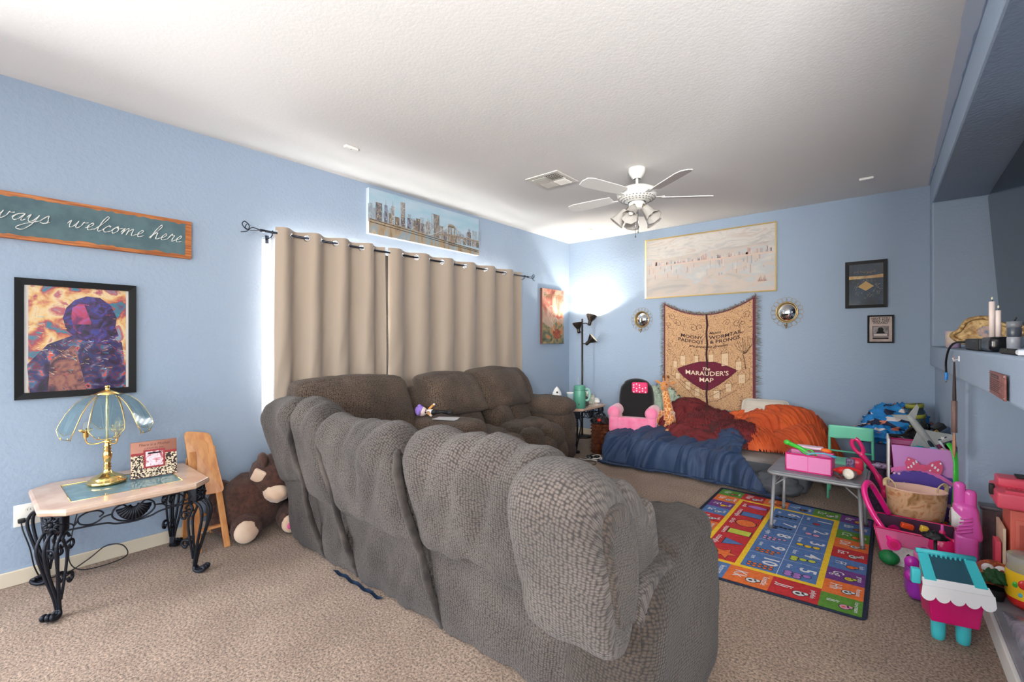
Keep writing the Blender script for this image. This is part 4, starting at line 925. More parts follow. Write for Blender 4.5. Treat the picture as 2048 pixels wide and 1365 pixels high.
# ---------------- folded wooden tray table ----------------
M_oak = mat('honey_oak', (214, 152, 92), .4, c2=(190, 122, 68), vs=6, stretch=(6, 6, 1), coat=.2)
t = thing('folding_tray_table', 'honey oak folding tray table folded upright against the wall beside the bear', 'tray table', (0, .035, 0))
def plank(b, p, q, w, th, m, up=Vector((0, 1, 0))):
    p = Vector(p); q = Vector(q); d = (q-p).normalized(); s = up.cross(d).normalized()*th/2; u = d.cross(s).normalized()*w/2
    b.add([p+s+u, p+s-u, p-s-u, p-s+u, q+s+u, q+s-u, q-s-u, q-s+u], [(3, 2, 1, 0), (4, 5, 6, 7), (0, 1, 5, 4), (1, 2, 6, 5), (2, 3, 7, 6), (3, 0, 4, 7)], m)
def slab(b, c4, th, m, r=.0):
    a, q, c, d = [Vector(v) for v in c4]; n = (q-a).cross(d-a).normalized()*th
    # rounded corners
    P = []
    for i, v in enumerate((a, q, c, d)):
        pv = (d, a, q, c)[i]; nx = (q, c, d, a)[i]
        for k in range(5):
            s = k/4; e1 = v+(pv-v).normalized()*.035; e2 = v+(nx-v).normalized()*.035
            P.append((1-s)**2*e1+2*s*(1-s)*v+s*s*e2)
    k = len(P); b.add(P+[p+n for p in P], [tuple(range(k-1, -1, -1)), tuple(range(k, 2*k))]+[(i, (i+1) % k, k+(i+1) % k, k+i) for i in range(k)], m)
b = MB(); slab(b, [(.105, .865, .735), (.13, 1.01, .705), (.275, 1.05, .33), (.235, .885, .33)], .018, M_oak); b.build('tray_top', t, bevel=.003)
b = MB(); slab(b, [(.128, .895, .68), (.145, .985, .665), (.225, 1.00, .44), (.205, .90, .44)], .012, mat('oak_batten', (202, 140, 82), .4)); b.build('batten', t, bevel=.003)
for p, q in (((.15, 1.01, .62), (.365, 1.035, .0)), ((.16, .90, .60), (.33, .885, .0)), ((.10, 1.03, .55), (.035, 1.05, .0)), ((.09, .90, .55), (.035, .89, .0))):
    b = MB(); plank(b, p, q, .035, .018, M_oak, Vector((0, 1, 0))); b.build('leg', t, bevel=.003)
b = MB(); plank(b, (.31, 1.03, .13), (.30, .89, .13), .028, .014, M_oak, Vector((1, 0, 0))); plank(b, (.05, 1.045, .14), (.05, .895, .14), .028, .014, M_oak, Vector((1, 0, 0))); b.build('cross_bar', t)
b = MB(); b.ell((.24, 1.05, .34), (.006, .006, .006), M_silver, 6); b.build('bolt', t)

# ---------------- slumped plush bear ----------------
M_fur = mat('dark_brown_fur', (62, 36, 28), .95, c2=(88, 54, 42), vs=40, bump=('noise', 150, 1.0), sheen=.1)
M_pad = mat('cream_plush', (222, 196, 170), .8, c2=(206, 172, 146), vs=8, sheen=.5)
M_pkp = mat('pink_plush_pad', (216, 92, 142), .8)
t = thing('plush_bear', 'big slumped dark brown plush bear with cream paws between wall and sofa', 'toy', (0, 0, 0))
fz = lambda sd, am=.02: (lambda q, w_: (w_.x+am*nz(q.x*2+sd, q.y*2, q.z*2), w_.y+am*nz(q.x*2, q.y*2+sd, q.z*2), w_.z+am*nz(q.x*2, q.y*2, q.z*2+sd)))
b = MB(); b.ell((.20, 1.28, .20), (.20, .21, .20), M_fur, 16, fz(2)); b.ell((.27, 1.40, .36), (.19, .16, .16), M_fur, 16, fz(5)); b.build('body', t)
b = MB(); b.tube(crom([(.10, 1.16, .34), (.10, 1.10, .22), (.16, 1.09, .10), (.26, 1.12, .07)], 5), [.05]*4+[.065]*8+[.06]*3+[.05], M_fur, 10); b.build('arm', t)
b = MB(); b.ell((.40, 1.36, .29), (.085, .085, .07), M_pad, 12, fz(4, .01)); b.ell((.46, 1.37, .31), (.02, .025, .018), M_black, 8); b.build('muzzle', t)
b = MB(); b.T(Matrix.Translation((.345, 1.265, .405)) @ Euler((.3, .5, .9)).to_matrix().to_4x4()); b.rbox((0, 0, 0), (.085, .03, .095), .014, M_pad, 4); b.build('ear_patch', t, label='cream fabric patch')
b = MB(); b.ell((.32, 1.30, .50), (.055, .03, .055), M_fur, 10); b.build('ear', t)
for (c, r, pk) in (((.40, 1.17, .095), .095, 0), ((.46, 1.43, .085), .08, 1)):
    fr = b = MB(); b.tube([(c[0]-.19, c[1]+.05, .12), (c[0]-.08, c[1]+.02, c[2]+.005), (c[0], c[1], c[2])], [.08, .085, r*.95], M_fur, 14); b.ell(c, (r*.75, r, r*.95), M_fur, 12, fz(7, .008)); lg = b.build('leg', t)
    b = MB(); b.ell((c[0]+r*.42, c[1]-.015, c[2]-.005), (r*.42, r*.78, r*.78), M_pad, 12); s = b.build('foot_sole', lg, label='cream sole')
    if pk: b = MB(); b.ell((c[0]+r*.8, c[1]-.03, c[2]-.01), (.01, .026, .024), M_pkp, 10); b.build('sole_dot', lg, label='pink round toe pad')
# ---------------- corner: floor lamp ----------------
M_lampm = mat('dark_bronze_metal', (58, 50, 44), .38, .75)
M_inner = mat('cream_lamp_inside', (250, 240, 215), .6)
LX, LY = .35, 5.43
t = thing('floor_lamp', 'dark bronze floor lamp with three adjustable cone heads in the back left corner', 'floor lamp', (LX, LY, 0), radians(40))
b = MB(); b.lathe([(0, .03), (.03, .03), (.11, .022), (.125, .012), (.125, .001), (0, .001)], M_lampm, 32); b.build('base', t)
b = MB(); b.tube([(0, 0, .02), (0, 0, 1.625)], .012, M_lampm, 12); b.build('pole', t)
def head(px, pz, hx, hz, ax, lit, power):
    # bell opening along ax from the neck at (hx, hz)
    b = MB(); b.tube([(0, 0, pz), (px*.6, -.02, pz+.005), (hx, -.03, hz-.03)], .006, M_lampm, 8); b.build('lamp_arm', t)
    z = Vector(ax).normalized(); q = Vector((0, 0, 1)).rotation_difference(z).to_matrix().to_4x4()
    T = Matrix.Translation((hx, -.03, hz)) @ q
    b = MB().T(T); b.lathe([(.0, -.045), (.020, -.042), (.024, -.02), (.022, 0), (.026, .02), (.055, .06), (.073, .095), (.074, .102)], M_lampm, 28)
    sh = b.build('lamp_shade', t)
    b = MB().T(T); b.lathe([(.071, .102), (.07, .095), (.052, .062), (.022, .022), (0, .018)], M_inner, 28); b.build('shade_lining', sh)
    b = MB().T(T); b.ell((0, 0, .055), (.022, .022, .028), mat('lit_bulb', (255, 236, 200), .4, emit=30) if lit else MATS['unlit_bulb'], 10); b.build('bulb', sh)
    if lit:
        l = bpy.data.lights.new('lamp_light', 'SPOT'); l.energy = power; l.color = (1, .93, .82); l.spot_size = radians(125); l.spot_blend = .25; l.shadow_soft_size = .03
        o = bpy.data.objects.new('lamp_light', l); col.objects.link(o); o.parent = t
        o.matrix_local = T @ Matrix.Translation((0, 0, .09)) @ Matrix.Rotation(pi, 4, 'X')
head(.08, 1.56, .10, 1.575, (.28, .15, 1), True, 26)
head(-.04, 1.44, -.055, 1.47, (-.12, .1, 1), True, 15)
head(.04, 1.28, .075, 1.30, (.8, -.3, .75), False, 0)

# ---------------- things on the corner table (top z .53) ----------------
TZ = .531
M_mint = mat('sea_green_enamel', (92, 164, 140), .4, c2=(84, 154, 132), vs=3)
t = thing('water_bottle', 'sea green insulated bottle with side handle and clear straw on the corner table', 'bottle', (.80, 4.63, TZ), radians(40))
b = MB(); b.lathe([(0, 0), (.066, 0), (.07, .004), (.07, .20), (.066, .215), (.064, .235), (.066, .245), (.066, .262), (.05, .268), (0, .268)], M_mint, 36); b.build('body', t)
b = MB(); b.lathe([(.067, .206), (.0672, .212), (.0665, .218)], mat('dark_green_ring', (60, 110, 92), .5), 36); b.build('seam_ring', t)
b = MB(); b.tube(crom([(.06, 0, .215), (.09, 0, .225), (.115, 0, .20), (.118, 0, .14), (.10, 0, .095), (.068, 0, .09)], 5), .011, mat('pale_green_handle', (140, 190, 176), .45), 10, flat=1.3); b.build('handle', t)
b = MB(); b.tube([(-.01, 0, .26), (-.012, 0, .36)], .0045, mat('clear_straw', (225, 235, 235), .1, trans=.6, ior=1.1), 8); b.build('straw', t)
b = MB(); b.at(-.02, -.0705, .05, 0); b.flat(blob(0, 0, .007, .012, 1), 0, .0008, mat('dark_leaf_logo', (40, 70, 60), .5)); b.build('logo', t)
t = thing('tissue_box', 'pale flower-patterned tissue box on the far side of the corner table', 'box', (.66, 5.06, TZ), radians(30))
b = MB(); b.rbox((0, 0, .055), (.16, .13, .11), .005, mat('floral_card', (206, 204, 190), .7, c2=(150, 160, 150), vs=22), 2); b.build('carton', t)
b = MB(); b.grid(lambda u, v: (-.03+.06*u, .01*sin(u*9), .108+.05*v-.01*abs(sin(u*7))), 12, 4, mat('white_tissue', (240, 240, 238), .8)); b.build('tissue', t)
t = thing('remote_caddy', 'dark holder with remote controls and a green pen behind the green bottle', 'holder', (.73, 4.84, TZ), radians(40))
M_blk = mat('matt_black_plastic', (24, 24, 26), .5)
b = MB(); b.rbox((0, 0, .055), (.11, .07, .11), .012, mat('dark_taupe_caddy', (64, 56, 52), .7), 3); b.build('cup', t)
for i, (x, a, h, m) in enumerate(((-.02, .12, .13, M_blk), (.015, .22, .06, mat('bright_green_pen', (96, 180, 60), .4)), (.04, .35, .075, mat('pale_grey_pen', (190, 186, 180), .4)))):
    b = MB(); b.at(x, 0, .10, 0, 0, a); b.rbox((0, 0, h/2), (.035 if i == 0 else .012, .014, h), .004, m, 2); b.build(('remote', 'pen', 'pen')[i], t)
t = thing('toy_dome', 'small white dome-topped pot with blue marks behind the sofa arm', 'pot', (.32, 4.86, TZ))
b = MB(); b.lathe([(0, 0), (.055, 0), (.065, .03), (.066, .09), (.06, .10), (.055, .13), (.03, .175), (.008, .20), (0, .205)], mat('glossy_white_ceramic', (232, 232, 230), .3), 28); b.build('body', t)
b = MB(); [b.lathe([(.0665, z), (.0668, z+.004), (.066, z+.008)], mat('blue_grey_band', (110, 130, 160), .5), 28) for z in (.05, .088)]; b.at(.03, -.04, .135, 0); b.ell((0, 0, 0), (.012, .012, .012), M_blk, 8); b.build('markings', t)
t = thing('plastic_cup', 'frosted blue-white plastic cup just left of the green bottle', 'cup', (.64, 4.68, TZ))
b = MB(); b.lathe([(0, 0), (.034, 0), (.042, .13), (.043, .16), (.040, .16), (.036, .02), (0, .01)], mat('frosted_cup', (196, 216, 228), .4, trans=.4, ior=1.1), 24); b.build('body', t)
b = MB(); b.lathe([(.042, .155), (.046, .158), (.046, .168), (0, .172)], M_white, 24); b.build('lid', t)
def crumple(b, c, size, m, seed, amp=.25, n=28, ridge=3.0, fl=0.0):
    def fn(q, w_):
        r = 1-abs(noise.noise(Vector((q.x*ridge+seed, q.y*ridge*1.3, q.z*ridge)))*2.2)
        r2 = 1-abs(noise.noise(Vector((q.x*ridge*2.3, q.y*ridge*2.1+seed, q.z*ridge*2)))*2.2)
        k = 1+amp*(r-.5)+amp*.35*(r2-.5)+amp*.6*noise.noise(q*1.3+Vector((seed, 0, 0)))
        z = w_.z*k
        if z < -fl*size[2]: z = -fl*size[2]
        return (w_.x*k, w_.y*k, z)
    return b.ell(c, size, m, n, fn)
for (x, y, s_, sd, lab) in ((.20, 4.70, .045, 3, 'crumpled white tissue left of the white dome pot'), (.72, 5.16, .035, 8, 'crumpled white tissue at the far corner of the corner table')):
    b = MB(); crumple(b, (x, y, TZ+s_*.62), (s_*1.3, s_, s_), M_white if 0 else MATS['white_tissue'], sd, .4, 14, 3, .6); tag(b.build('crumpled_tissue'), lab, 'tissue', 'crumpled tissues on the corner table')
t = thing('wicker_basket', 'reddish brown wicker basket with dark crumpled top beside the corner table', 'basket', (.985, 4.80, 0))
M_wick = mat('red_brown_wicker', (96, 44, 28), .5, c2=(150, 84, 48), vs=30, bump=('wave', 60, 1.0))
b = MB(); b.lathe([(0, .004), (.10, .004), (.112, .05), (.104, .12), (.11, .20), (.10, .28), (.108, .34), (.10, .35)], M_wick, 36); b.build('body', t)
b = MB()
for i in range(9): b.tube([((.108+.006*sin(j*1.6+i))*cos(j/48*2*pi), (.108+.006*sin(j*1.6+i))*sin(j/48*2*pi), .02+i*.038) for j in range(48)], .008, M_wick, 5, closed=True)
b.build('woven_bands', t)
b = MB(); crumple(b, (0, 0, .36), (.11, .11, .07), mat('black_beaded_cloth', (20, 16, 18), .35, c2=(50, 40, 40), vs=60, bump=('voronoi', 60, 1)), 4, .3, 20, 4); b.build('dark_contents', t)
b = MB(); b.ell((.03, -.09, .40), (.025, .02, .02), mat('red_bauble', (190, 40, 40), .3), 10); b.build('red_bauble', t)
M_wcord = mat('white_cable', (220, 216, 212), .5)
t = thing('charging_cables', 'tangle of white charging cables on the carpet by the sofa arm', 'cable', (0, 0, 0))
b = MB(); b.tube(crom([(.93, 4.40, .008), (1.03, 4.38, .01), (1.1, 4.46, .02), (1.06, 4.56, .02), (.99, 4.52, .018), (1.0, 4.44, .014), (1.12, 4.42, .01), (1.19, 4.50, .01), (1.12, 4.6, .01), (1.01, 4.60, .01)], 8), .0045, M_wcord, 6); b.build('cable', t)
b = MB(); b.tube(crom([(1.06, 4.42, .025), (1.04, 4.50, .03), (1.10, 4.56, .04), (1.15, 4.48, .03), (1.10, 4.42, .02)], 8), .005, M_wcord, 6); b.build('loop', t)
b = MB(); b.rbox((1.16, 4.50, .02), (.05, .03, .024), .006, M_wcord, 2); b.build('plug', t)
t = thing('black_cable', 'thin black cable trailing on the carpet in front of the sofa arm', 'cable', (0, 0, 0))
b = MB(); b.tube(crom([(.96, 4.36, .006), (1.05, 4.25, .006), (1.15, 4.22, .006), (1.2, 4.30, .006), (1.14, 4.38, .006), (1.04, 4.34, .006)], 7), .0035, cordm, 6); b.build('cable', t)
t = thing('headphones', 'black over-ear headphones lying on the carpet among the white cables', 'headphones', (1.075, 4.47, 0), .6)
for sx in (-1, 1):
    b = MB(); b.at(sx*.042, 0, .028, 0, .5*sx, .2); b.ell((0, 0, 0), (.036, .018, .026), M_blk, 12); b.build('ear_cup', t)
b = MB(); b.tube(crom([(-.045, 0, .03), (-.05, .06, .028), (0, .10, .03), (.05, .06, .028), (.045, 0, .03)], 6), .006, M_blk, 8); b.build('headband', t)

# ---------------- mattress, blankets, plush things ----------------
M_matt = mat('charcoal_mattress_cover', (82, 86, 92), .8, bump=('noise', 220, .3))
M_mtop = mat('grey_mattress_top', (142, 132, 126), .8, bump=('noise', 160, .35), c2=(126, 118, 114), vs=5)
BZ = .27
t = thing('mattress', 'low grey mattress on the carpet along the back wall', 'mattress', (0, 0, 0))
b = MB(); b.rbox((2.11, 5.06, .135), (1.94, 1.0, .255), .045, M_matt, 8); b.build('side_band', t)
b = MB(); b.rbox((2.11, 5.06, .225), (1.935, .995, .09), .04, M_mtop, 8); b.build('top_panel', t, label='paler grey top panel')
b = MB()
def fall(u, v):
    a = v*pi*.5; y0 = 4.575-.02; x = 2.35+.62*u
    return (x+.03*v+.01*sin(v*9), 4.50-.10*sin(a)-.02*sin(u*6), .012+.14*cos(a)**2+.02*nz(u*3, v*3))
tt = thing('grey_floor_pillow', 'dark grey pillow slumped on the carpet under the kids table end of the bed', 'pillow', (2.86, 4.46, .09))
b = MB(); crumple(b, (0, 0, 0), (.19, .14, .10), M_matt, 6, .16, 22, 1.6, .82); b.build('pillow_body', tt)
b = MB(); b.tube([(.17*cos(i/20*2*pi), .125*sin(i/20*2*pi), -.03) for i in range(20)], .006, M_matt, 5, closed=True); b.build('piping', tt)

M_navy = mat('navy_comforter', (40, 62, 96), .65, c2=(34, 54, 86), vs=5, sheen=.04, bump=('noise', 260, .12))
def comf(u, v):
    # v 0 at the back, 1 at the hem on the carpet
    top = .42; x = 1.20+u*(1.36+.64*max(0, v-.45)**1.3*1.6)
    yb = 5.28-.42*max(0, u-.35)-.06*sin(u*7)
    ye = 4.56-.015
    if v < top:
        k = v/top; y = yb+(ye-yb)*k; z = BZ+.02; n_ = Vector((0, 0, 1))
        z += .11*math.exp(-((u-.88)/.16)**2)*sin(pi*min(1, k*1.05))+.05*math.exp(-((u-.35)/.25)**2)*sin(pi*k)
    else:
        k = (v-top)/(1-top); out = .10+.26*max(0, u-.45)+.05*sin(u*5+1)+.09*nz(u*4, 3, 1)
        a = min(1, k*1.55)
        y = ye-out*(k**1.5)-.045*sin(a*pi/2); z = (BZ+.02)*(1-a)**1.0+.03*(a >= 1 and 1 or a)
        z = (BZ-.0)*(cos(a*pi/2))**.8+.022
        n_ = Vector((0, -1, .35)).normalized()
    # deep diagonal folds plus fine creases
    s = x*3.1+v*2.4+1.2*nz(x*1.1, v*1.6, 3)
    th = .55+.42*noise.noise(Vector((x*.9, v*1.2, 17)))
    A = x*2.0*cos(th)+v*1.7*sin(th); B = -x*2.0*sin(th)+v*1.7*cos(th)
    r = abs(noise.noise(Vector((A*2.6, B*.8, 5))))*2.6; r2 = abs(noise.noise(Vector((A*6.5+B, B*1.7, 9))))*2.6
    r3 = 1-abs(noise.noise(Vector((A*12+B*3, B*3.5, 2)))*3.2)
    hang = 1+.6*min(1, max(0, v-top)*4); d = .062*hang*(min(1, r)**.8-.4)+.032*(min(1, r2)-.4)+.008*max(0, r3)
    edge = min(1, 6*(1-v)+.25); d = max(d*edge, -.02)
    if v > .82: d += .05*sin((v-.82)/.18*pi)*(.7+.6*nz(u*6, 1, 0))
    p = Vector((x, y, z))+n_*d
    if v < top: p.z = max(p.z, BZ+.008)
    else:
        p.y = min(p.y, 4.555)
    p.z = max(p.z, .012); return p
b = MB(); b.grid(comf, 230, 150, M_navy)
tag(b.build('navy_comforter', solid=.006), 'crumpled navy blue comforter spilling off the mattress onto the carpet', 'comforter')

def mound(name, label, cat, pts, m, seed, amp, sc_=1):
    """heightfield cover: pts = [(x, y, sx, sy, h)]"""
    x0 = min(p[0]-p[2] for p in pts); x1 = max(p[0]+p[2] for p in pts); y0 = min(p[1]-p[3] for p in pts); y1 = min(5.615, max(p[1]+p[3] for p in pts))
    def hf(u, v):
        x = x0+(x1-x0)*u; y = y0+(y1-y0)*v; h = 0
        for (cx, cy, sx, sy, hh) in pts:
            d = ((x-cx)/sx)**2+((y-cy)/sy)**2
            if d < 1: h = max(h, hh*(1-d)**.5)
        th = .5+1.6*noise.noise(Vector((x*1.6+seed, y*1.6, 3))); A = x*cos(th)+y*sin(th); B = -x*sin(th)+y*cos(th)
        s1 = min(1, abs(noise.noise(Vector((A*7+seed, B*2.2, 1))))*2.6)**.8; s2 = min(1, abs(noise.noise(Vector((A*17, B*5+seed, 4))))*2.6)
        inside = h > 0; f = min(1, h/.10)**1.5
        if inside: h = max(.004, h+amp*(s1-.45)*f+amp*.45*(s2-.4)*f)
        return x, y, (h if inside else 0)
    def P(u, v):
        x, y, h = hf(u, v); return (x, y, BZ+.012+max(0, h)-max(0, x-3.07)*1.1)
    b = MB(); b.grid(P, 220, 150, m, skip=lambda u, v: hf(u, v)[2] <= 0)
    return tag(b.build(name), label, cat)
M_bred = mat('dark_red_blanket_cloth', (108, 20, 24), .8, c2=(88, 14, 20), vs=6, sheen=.04)
M_bor = mat('orange_blanket_cloth', (208, 88, 32), .75, c2=(192, 74, 26), vs=5, sheen=.04)
mound('orange_blanket', 'bunched bright orange blanket at the right end of the mattress', 'blanket', [(2.80, 5.26, .52, .30, .36), (2.96, 5.10, .30, .32, .24), (2.45, 5.28, .35, .2, .27), (2.62, 5.06, .34, .28, .17)], M_bor, 3, .05)
mound('dark_red_blanket', 'heaped dark red blanket in the middle of the mattress below the tapestry', 'blanket', [(1.86, 5.24, .33, .28, .36), (2.10, 5.14, .36, .34, .29), (2.36, 5.00, .38, .26, .21), (2.10, 4.90, .42, .18, .16), (1.70, 5.12, .2, .22, .22)], M_bred, 9, .06)
t = thing('cushion', 'cream tufted square cushion resting on the orange blanket', 'cushion', (2.60, 5.35, .60), radians(4))
M_cush = mat('cream_cushion_cloth', (204, 194, 180), .8, sheen=.3, bump=('noise', 60, .3))
def cus(q, w_):
    k = 1-.06*(q[0]**2*q[2]**2); e = max(abs(q[0]), abs(q[2])); th = (1-e**3)*.9+.1
    x = w_.x*(1-.05*(1-q[0]**2)*0); y = w_.y*th; r = hypot(q[0], q[2])
    y += (.03*math.exp(-r*r*14) if q[1] < 0 else 0)-.006*abs(sin(6*math.atan2(q[2], q[0])))*math.exp(-r*r*2)*(-1 if q[1] < 0 else 0)
    return (x, y, w_.z)
b = MB(); b.at(0, 0, 0, 0, radians(-38)); b.rbox((0, 0, 0), (.44, .13, .26), .06, M_cush, 18, cus); b.build('cushion_body', t)
b = MB(); b.at(0, 0, 0, 0, radians(-38)); b.ell((0, -.035, 0), (.012, .008, .012), M_cush, 8); b.build('button', t)
# pink plush chair: plain black rounded backrest
M_pink = mat('pink_plush_velour', (236, 104, 146), .8, c2=(246, 142, 176), vs=9, sheen=.7, bump=('noise', 120, .3))
M_blackp = mat('black_plush_velour', (14, 13, 15), .9, sheen=.25)
t = thing('plush_chair', 'small pink plush child armchair with a black backrest on the left end of the bed', 'chair', (1.36, 4.90, BZ+.02), radians(16))
b = MB(); b.rbox((0, .02, .075), (.36, .30, .15), .03, M_pink, 6); b.build('seat', t)
for s in (-1, 1):
    b = MB(); b.rbox((s*.205, 0, .10), (.11, .34, .20), .03, M_pink, 6); b.T(Matrix.Translation((s*.205, 0, .225)) @ Matrix.Rotation(R90, 4, 'X')); b.lathe([(0, -.178), (.045, -.175), (.066, -.16), (.07, -.14), (.07, .14), (.066, .16), (.045, .175), (0, .178)], M_pink, 26); b.build('armrest', t)
b = MB(); b.rbox((0, -.13, .09), (.34, .05, .165), .02, M_pink, 4); b.build('front_panel', t)
b = MB(); b.rbox((0, .15, .33), (.40, .12, .42), .058, M_blackp, 14, lambda q, w_: (w_.x*(1-.18*max(0, q[2])**2), w_.y+.02*q[2], w_.z+.05*(1-q[0]**2)*(q[2] > 0)*q[2])); b.build('backrest', t, label='plain black plush backrest')
b = MB(); M_bow = mat('hot_pink_dotted_cloth', (226, 60, 112), .7); M_dot = mat('white_dot_cloth', (245, 235, 240), .8)
b.at(.05, .075, .49, 0, .12); b.rbox((0, 0, 0), (.18, .05, .13), .024, M_bow, 6) 
random.seed(2)
for i in range(13): b.ell((-.065+.033*(i % 5), -.026, -.045+.04*(i//5)+.012*(i % 2)), (.008, .003, .008), M_dot, 6)
b.build('spotted_headrest_pad', t)
# giraffe
M_gir = mat('giraffe_tan_fur', (206, 132, 66), .85, sheen=.5)
def gex(m, n, k, b, src):
    v = n.new('ShaderNodeTexVoronoi'); v.feature = 'DISTANCE_TO_EDGE'; v.inputs['Scale'].default_value = 26; k.new(src, v.inputs[0])
    r = n.new('ShaderNodeValToRGB'); k.new(v.outputs[0], r.inputs[0]); r.color_ramp.elements[0].position = .03; r.color_ramp.elements[1].position = .09
    r.color_ramp.elements[0].color = L((236, 196, 140)); r.color_ramp.elements[1].color = L((198, 116, 52)); k.new(r.outputs[0], b.inputs['Base Color'])
M_gir2 = mat('giraffe_patched_fur', (206, 132, 66), .85, sheen=.5, extra=gex)
t = thing('plush_giraffe', 'orange brown plush giraffe sitting beside the pink child armchair', 'toy', (1.72, 5.00, BZ+.02), radians(-10))
b = MB(); b.tube(crom([(0, 0, .05), (.01, 0, .16), (-.01, 0, .30), (-.035, 0, .42), (-.045, -.01, .50)], 6), [.085, .09, .092, .088, .08, .074, .068, .064, .06, .056, .052, .05, .048, .046, .044, .043, .042, .041, .04, .039, .038, .037, .036, .036, .035], M_gir2, 16); b.build('body', t)
b = MB(); b.ell((-.045, -.01, .535), (.047, .055, .048), M_gir, 14); b.ell((-.015, -.075, .51), (.03, .05, .028), M_gir, 12); hd = b.build('head', t)
b = MB(); b.ell((-.082, -.035, .545), (.006, .01, .006), M_black, 6); b.ell((-.0, -.045, .55), (.006, .01, .006), M_black, 6); b.build('eye', hd)
for s in (-1, 1):
    b = MB(); b.at(-.045+s*.07, 0, .56, 0, 0, s*1.2); b.ell((0, 0, .02), (.014, .01, .042), M_gir, 10); b.build('ear', hd)
    b = MB(); b.tube([(-.045+s*.022, .01, .57), (-.045+s*.028, .015, .62)], .009, M_gir, 8); b.ell((-.045+s*.029, .016, .63), (.015, .015, .017), mat('giraffe_brown', (120, 66, 36), .85), 8); b.build('horn', hd)
for s in (-1, 1):
    b = MB(); b.tube([(s*.05, -.02, .06), (s*.085, -.12, .05), (s*.08, -.20, .045)], [.05, .042, .036], M_gir2, 12); b.build('leg', t)
    b = MB(); b.tube([(s*.06, -.02, .24), (s*.085, -.09, .18), (s*.07, -.14, .13)], [.032, .028, .024], M_gir2, 10); b.build('foreleg', t)
M_sage = mat('sage_chunky_knit', (176, 194, 172), .9, bump=('voronoi', 55, 1), sheen=.4)
b = MB(); crumple(b, (1.50, 5.38, BZ+.24), (.20, .14, .24), M_sage, 12, .35, 30, 4, .95); tag(b.build('knit_blanket'), 'bundled sage green chunky knit blanket behind the pink child armchair', 'blanket')

# ---------------- tapestry ----------------
M_bord = mat('plum_woven_border', (104, 48, 60), .85)
M_fringe = mat('tapestry_fringe', (88, 84, 80), .9, c2=(140, 134, 122), vs=60)
M_brn = mat('dark_brown_weave', (52, 24, 28), .85); M_mar = mat('maroon_weave', (112, 26, 52), .85, c2=(92, 20, 42), vs=60); M_cre = mat('cream_weave', (232, 214, 186), .85)
def tapx(m, n, k, b, src):
    a = n.new('ShaderNodeTexNoise'); a.inputs['Scale'].default_value = 130; a.inputs['Detail'].default_value = 3; k.new(src, a.inputs[0])
    r = n.new('ShaderNodeValToRGB'); k.new(a.outputs[0], r.inputs[0]); e = r.color_ramp.elements; e[0].position = .34; e[0].color = L((96, 62, 52)); e[1].position = .5; e[1].color = L((206, 164, 122)); k.new(r.outputs[0], b.inputs['Base Color'])
M_tap = mat('tan_woven_cotton', (214, 178, 138), .9, extra=tapx)
t = thing('tapestry', 'tan fringed woven tapestry with a maroon diamond, title lettering and small towers', 'tapestry', (0, YB-.012, 0))
TX0, TX1, TB = 1.42, 2.46, .52
def ttop(x):
    u = (x-TX0)/(TX1-TX0); return 1.80+(1.83-1.80)*u-.175*max(0, sin(pi*u))**.85
def wav(x, z): return -.012-.007*sin(x*17)-.016*math.exp(-((x-1.94)/.02)**2)*0
def tp(x, h, d=0):   # h 0..1 from bottom up to the (sagging) top
    return (x, wav(x, 0)-d, TB+(ttop(x)-TB)*h)
def tm(q):   # flat design coords (x, y=-depth, z as 0..1.2 height) draped
    x, y, z = q; return tp(x, (z-TB)/(1.80-TB), -y)
b = MB(); b.grid(lambda u, v: tp(TX0+(TX1-TX0)*u, v), 80, 60, M_tap)
b.grid(lambda u, v: tp(TX0+.018*u, v, .0015), 2, 40, M_bord); b.grid(lambda u, v: tp(TX1-.03+.03*u, v, .0015), 2, 40, M_bord); b.grid(lambda u, v: tp(TX0+(TX1-TX0)*u, .985+.015*v, .0015), 60, 1, M_bord)
b.build('woven_panel', t)
b = MB(); b.grid(lambda u, v: tp(1.932+.022*u+.004*sin(v*30), v, .004), 2, 60, M_brn); b.build('centre_seam', t)
b = MB()
def line(pts, r=.0048, m=M_brn):
    b.tube([tm((x, -.002, z)) for x, z in pts], r, m, 4, flat=.5)
def poly(pts, m, d=.003):
    n = len(pts); xa, xb = min(p[0] for p in pts), max(p[0] for p in pts); k = max(2, int((xb-xa)/.02))
    def zr(x):
        zs = [p[1]+(q[1]-p[1])*(x-p[0])/(q[0]-p[0]) for p, q in zip(pts, pts[1:]+pts[:1]) if p[0] != q[0] and min(p[0], q[0])-1e-6 <= x <= max(p[0], q[0])+1e-6]
        return min(zs), max(zs)
    b.grid(lambda u, v: tm((xa+(xb-xa)*u, -d, zr(xa+(xb-xa)*u)[0]*(1-v)+zr(xa+(xb-xa)*u)[1]*v)), k, 2, m)
dm = [(1.60, 1.02), (1.68, 1.07), (1.78, 1.12), (1.86, 1.15), (1.94, 1.155), (2.02, 1.15), (2.12, 1.11), (2.22, 1.05), (2.28, 1.02), (2.20, .95), (2.08, .85), (1.97, .77), (1.9, .77), (1.78, .84), (1.66, .93), (1.60, 1.0)]
poly(dm, M_mar); line(dm+[dm[0]], .004); b.build('maroon_diamond', t); b = MB()
random.seed(9)
def keep(x, z, w, h, roof):
    poly([(x-w/2, z), (x+w/2, z), (x+w/2, z+h), (x-w/2, z+h)], mat('pale_tower_weave', (216, 186, 150), .85), .0035)
    line([(x-w/2, z), (x-w/2, z+h), (x+w/2, z+h), (x+w/2, z)], .003); line([(x-w*.65, z+h), (x, z+h+roof), (x+w*.65, z+h), (x-w*.65, z+h)], .003)
    for k in range(2): line([(x-w*.2+k*w*.4, z+h*.35), (x-w*.2+k*w*.4, z+h*.6)], .003)
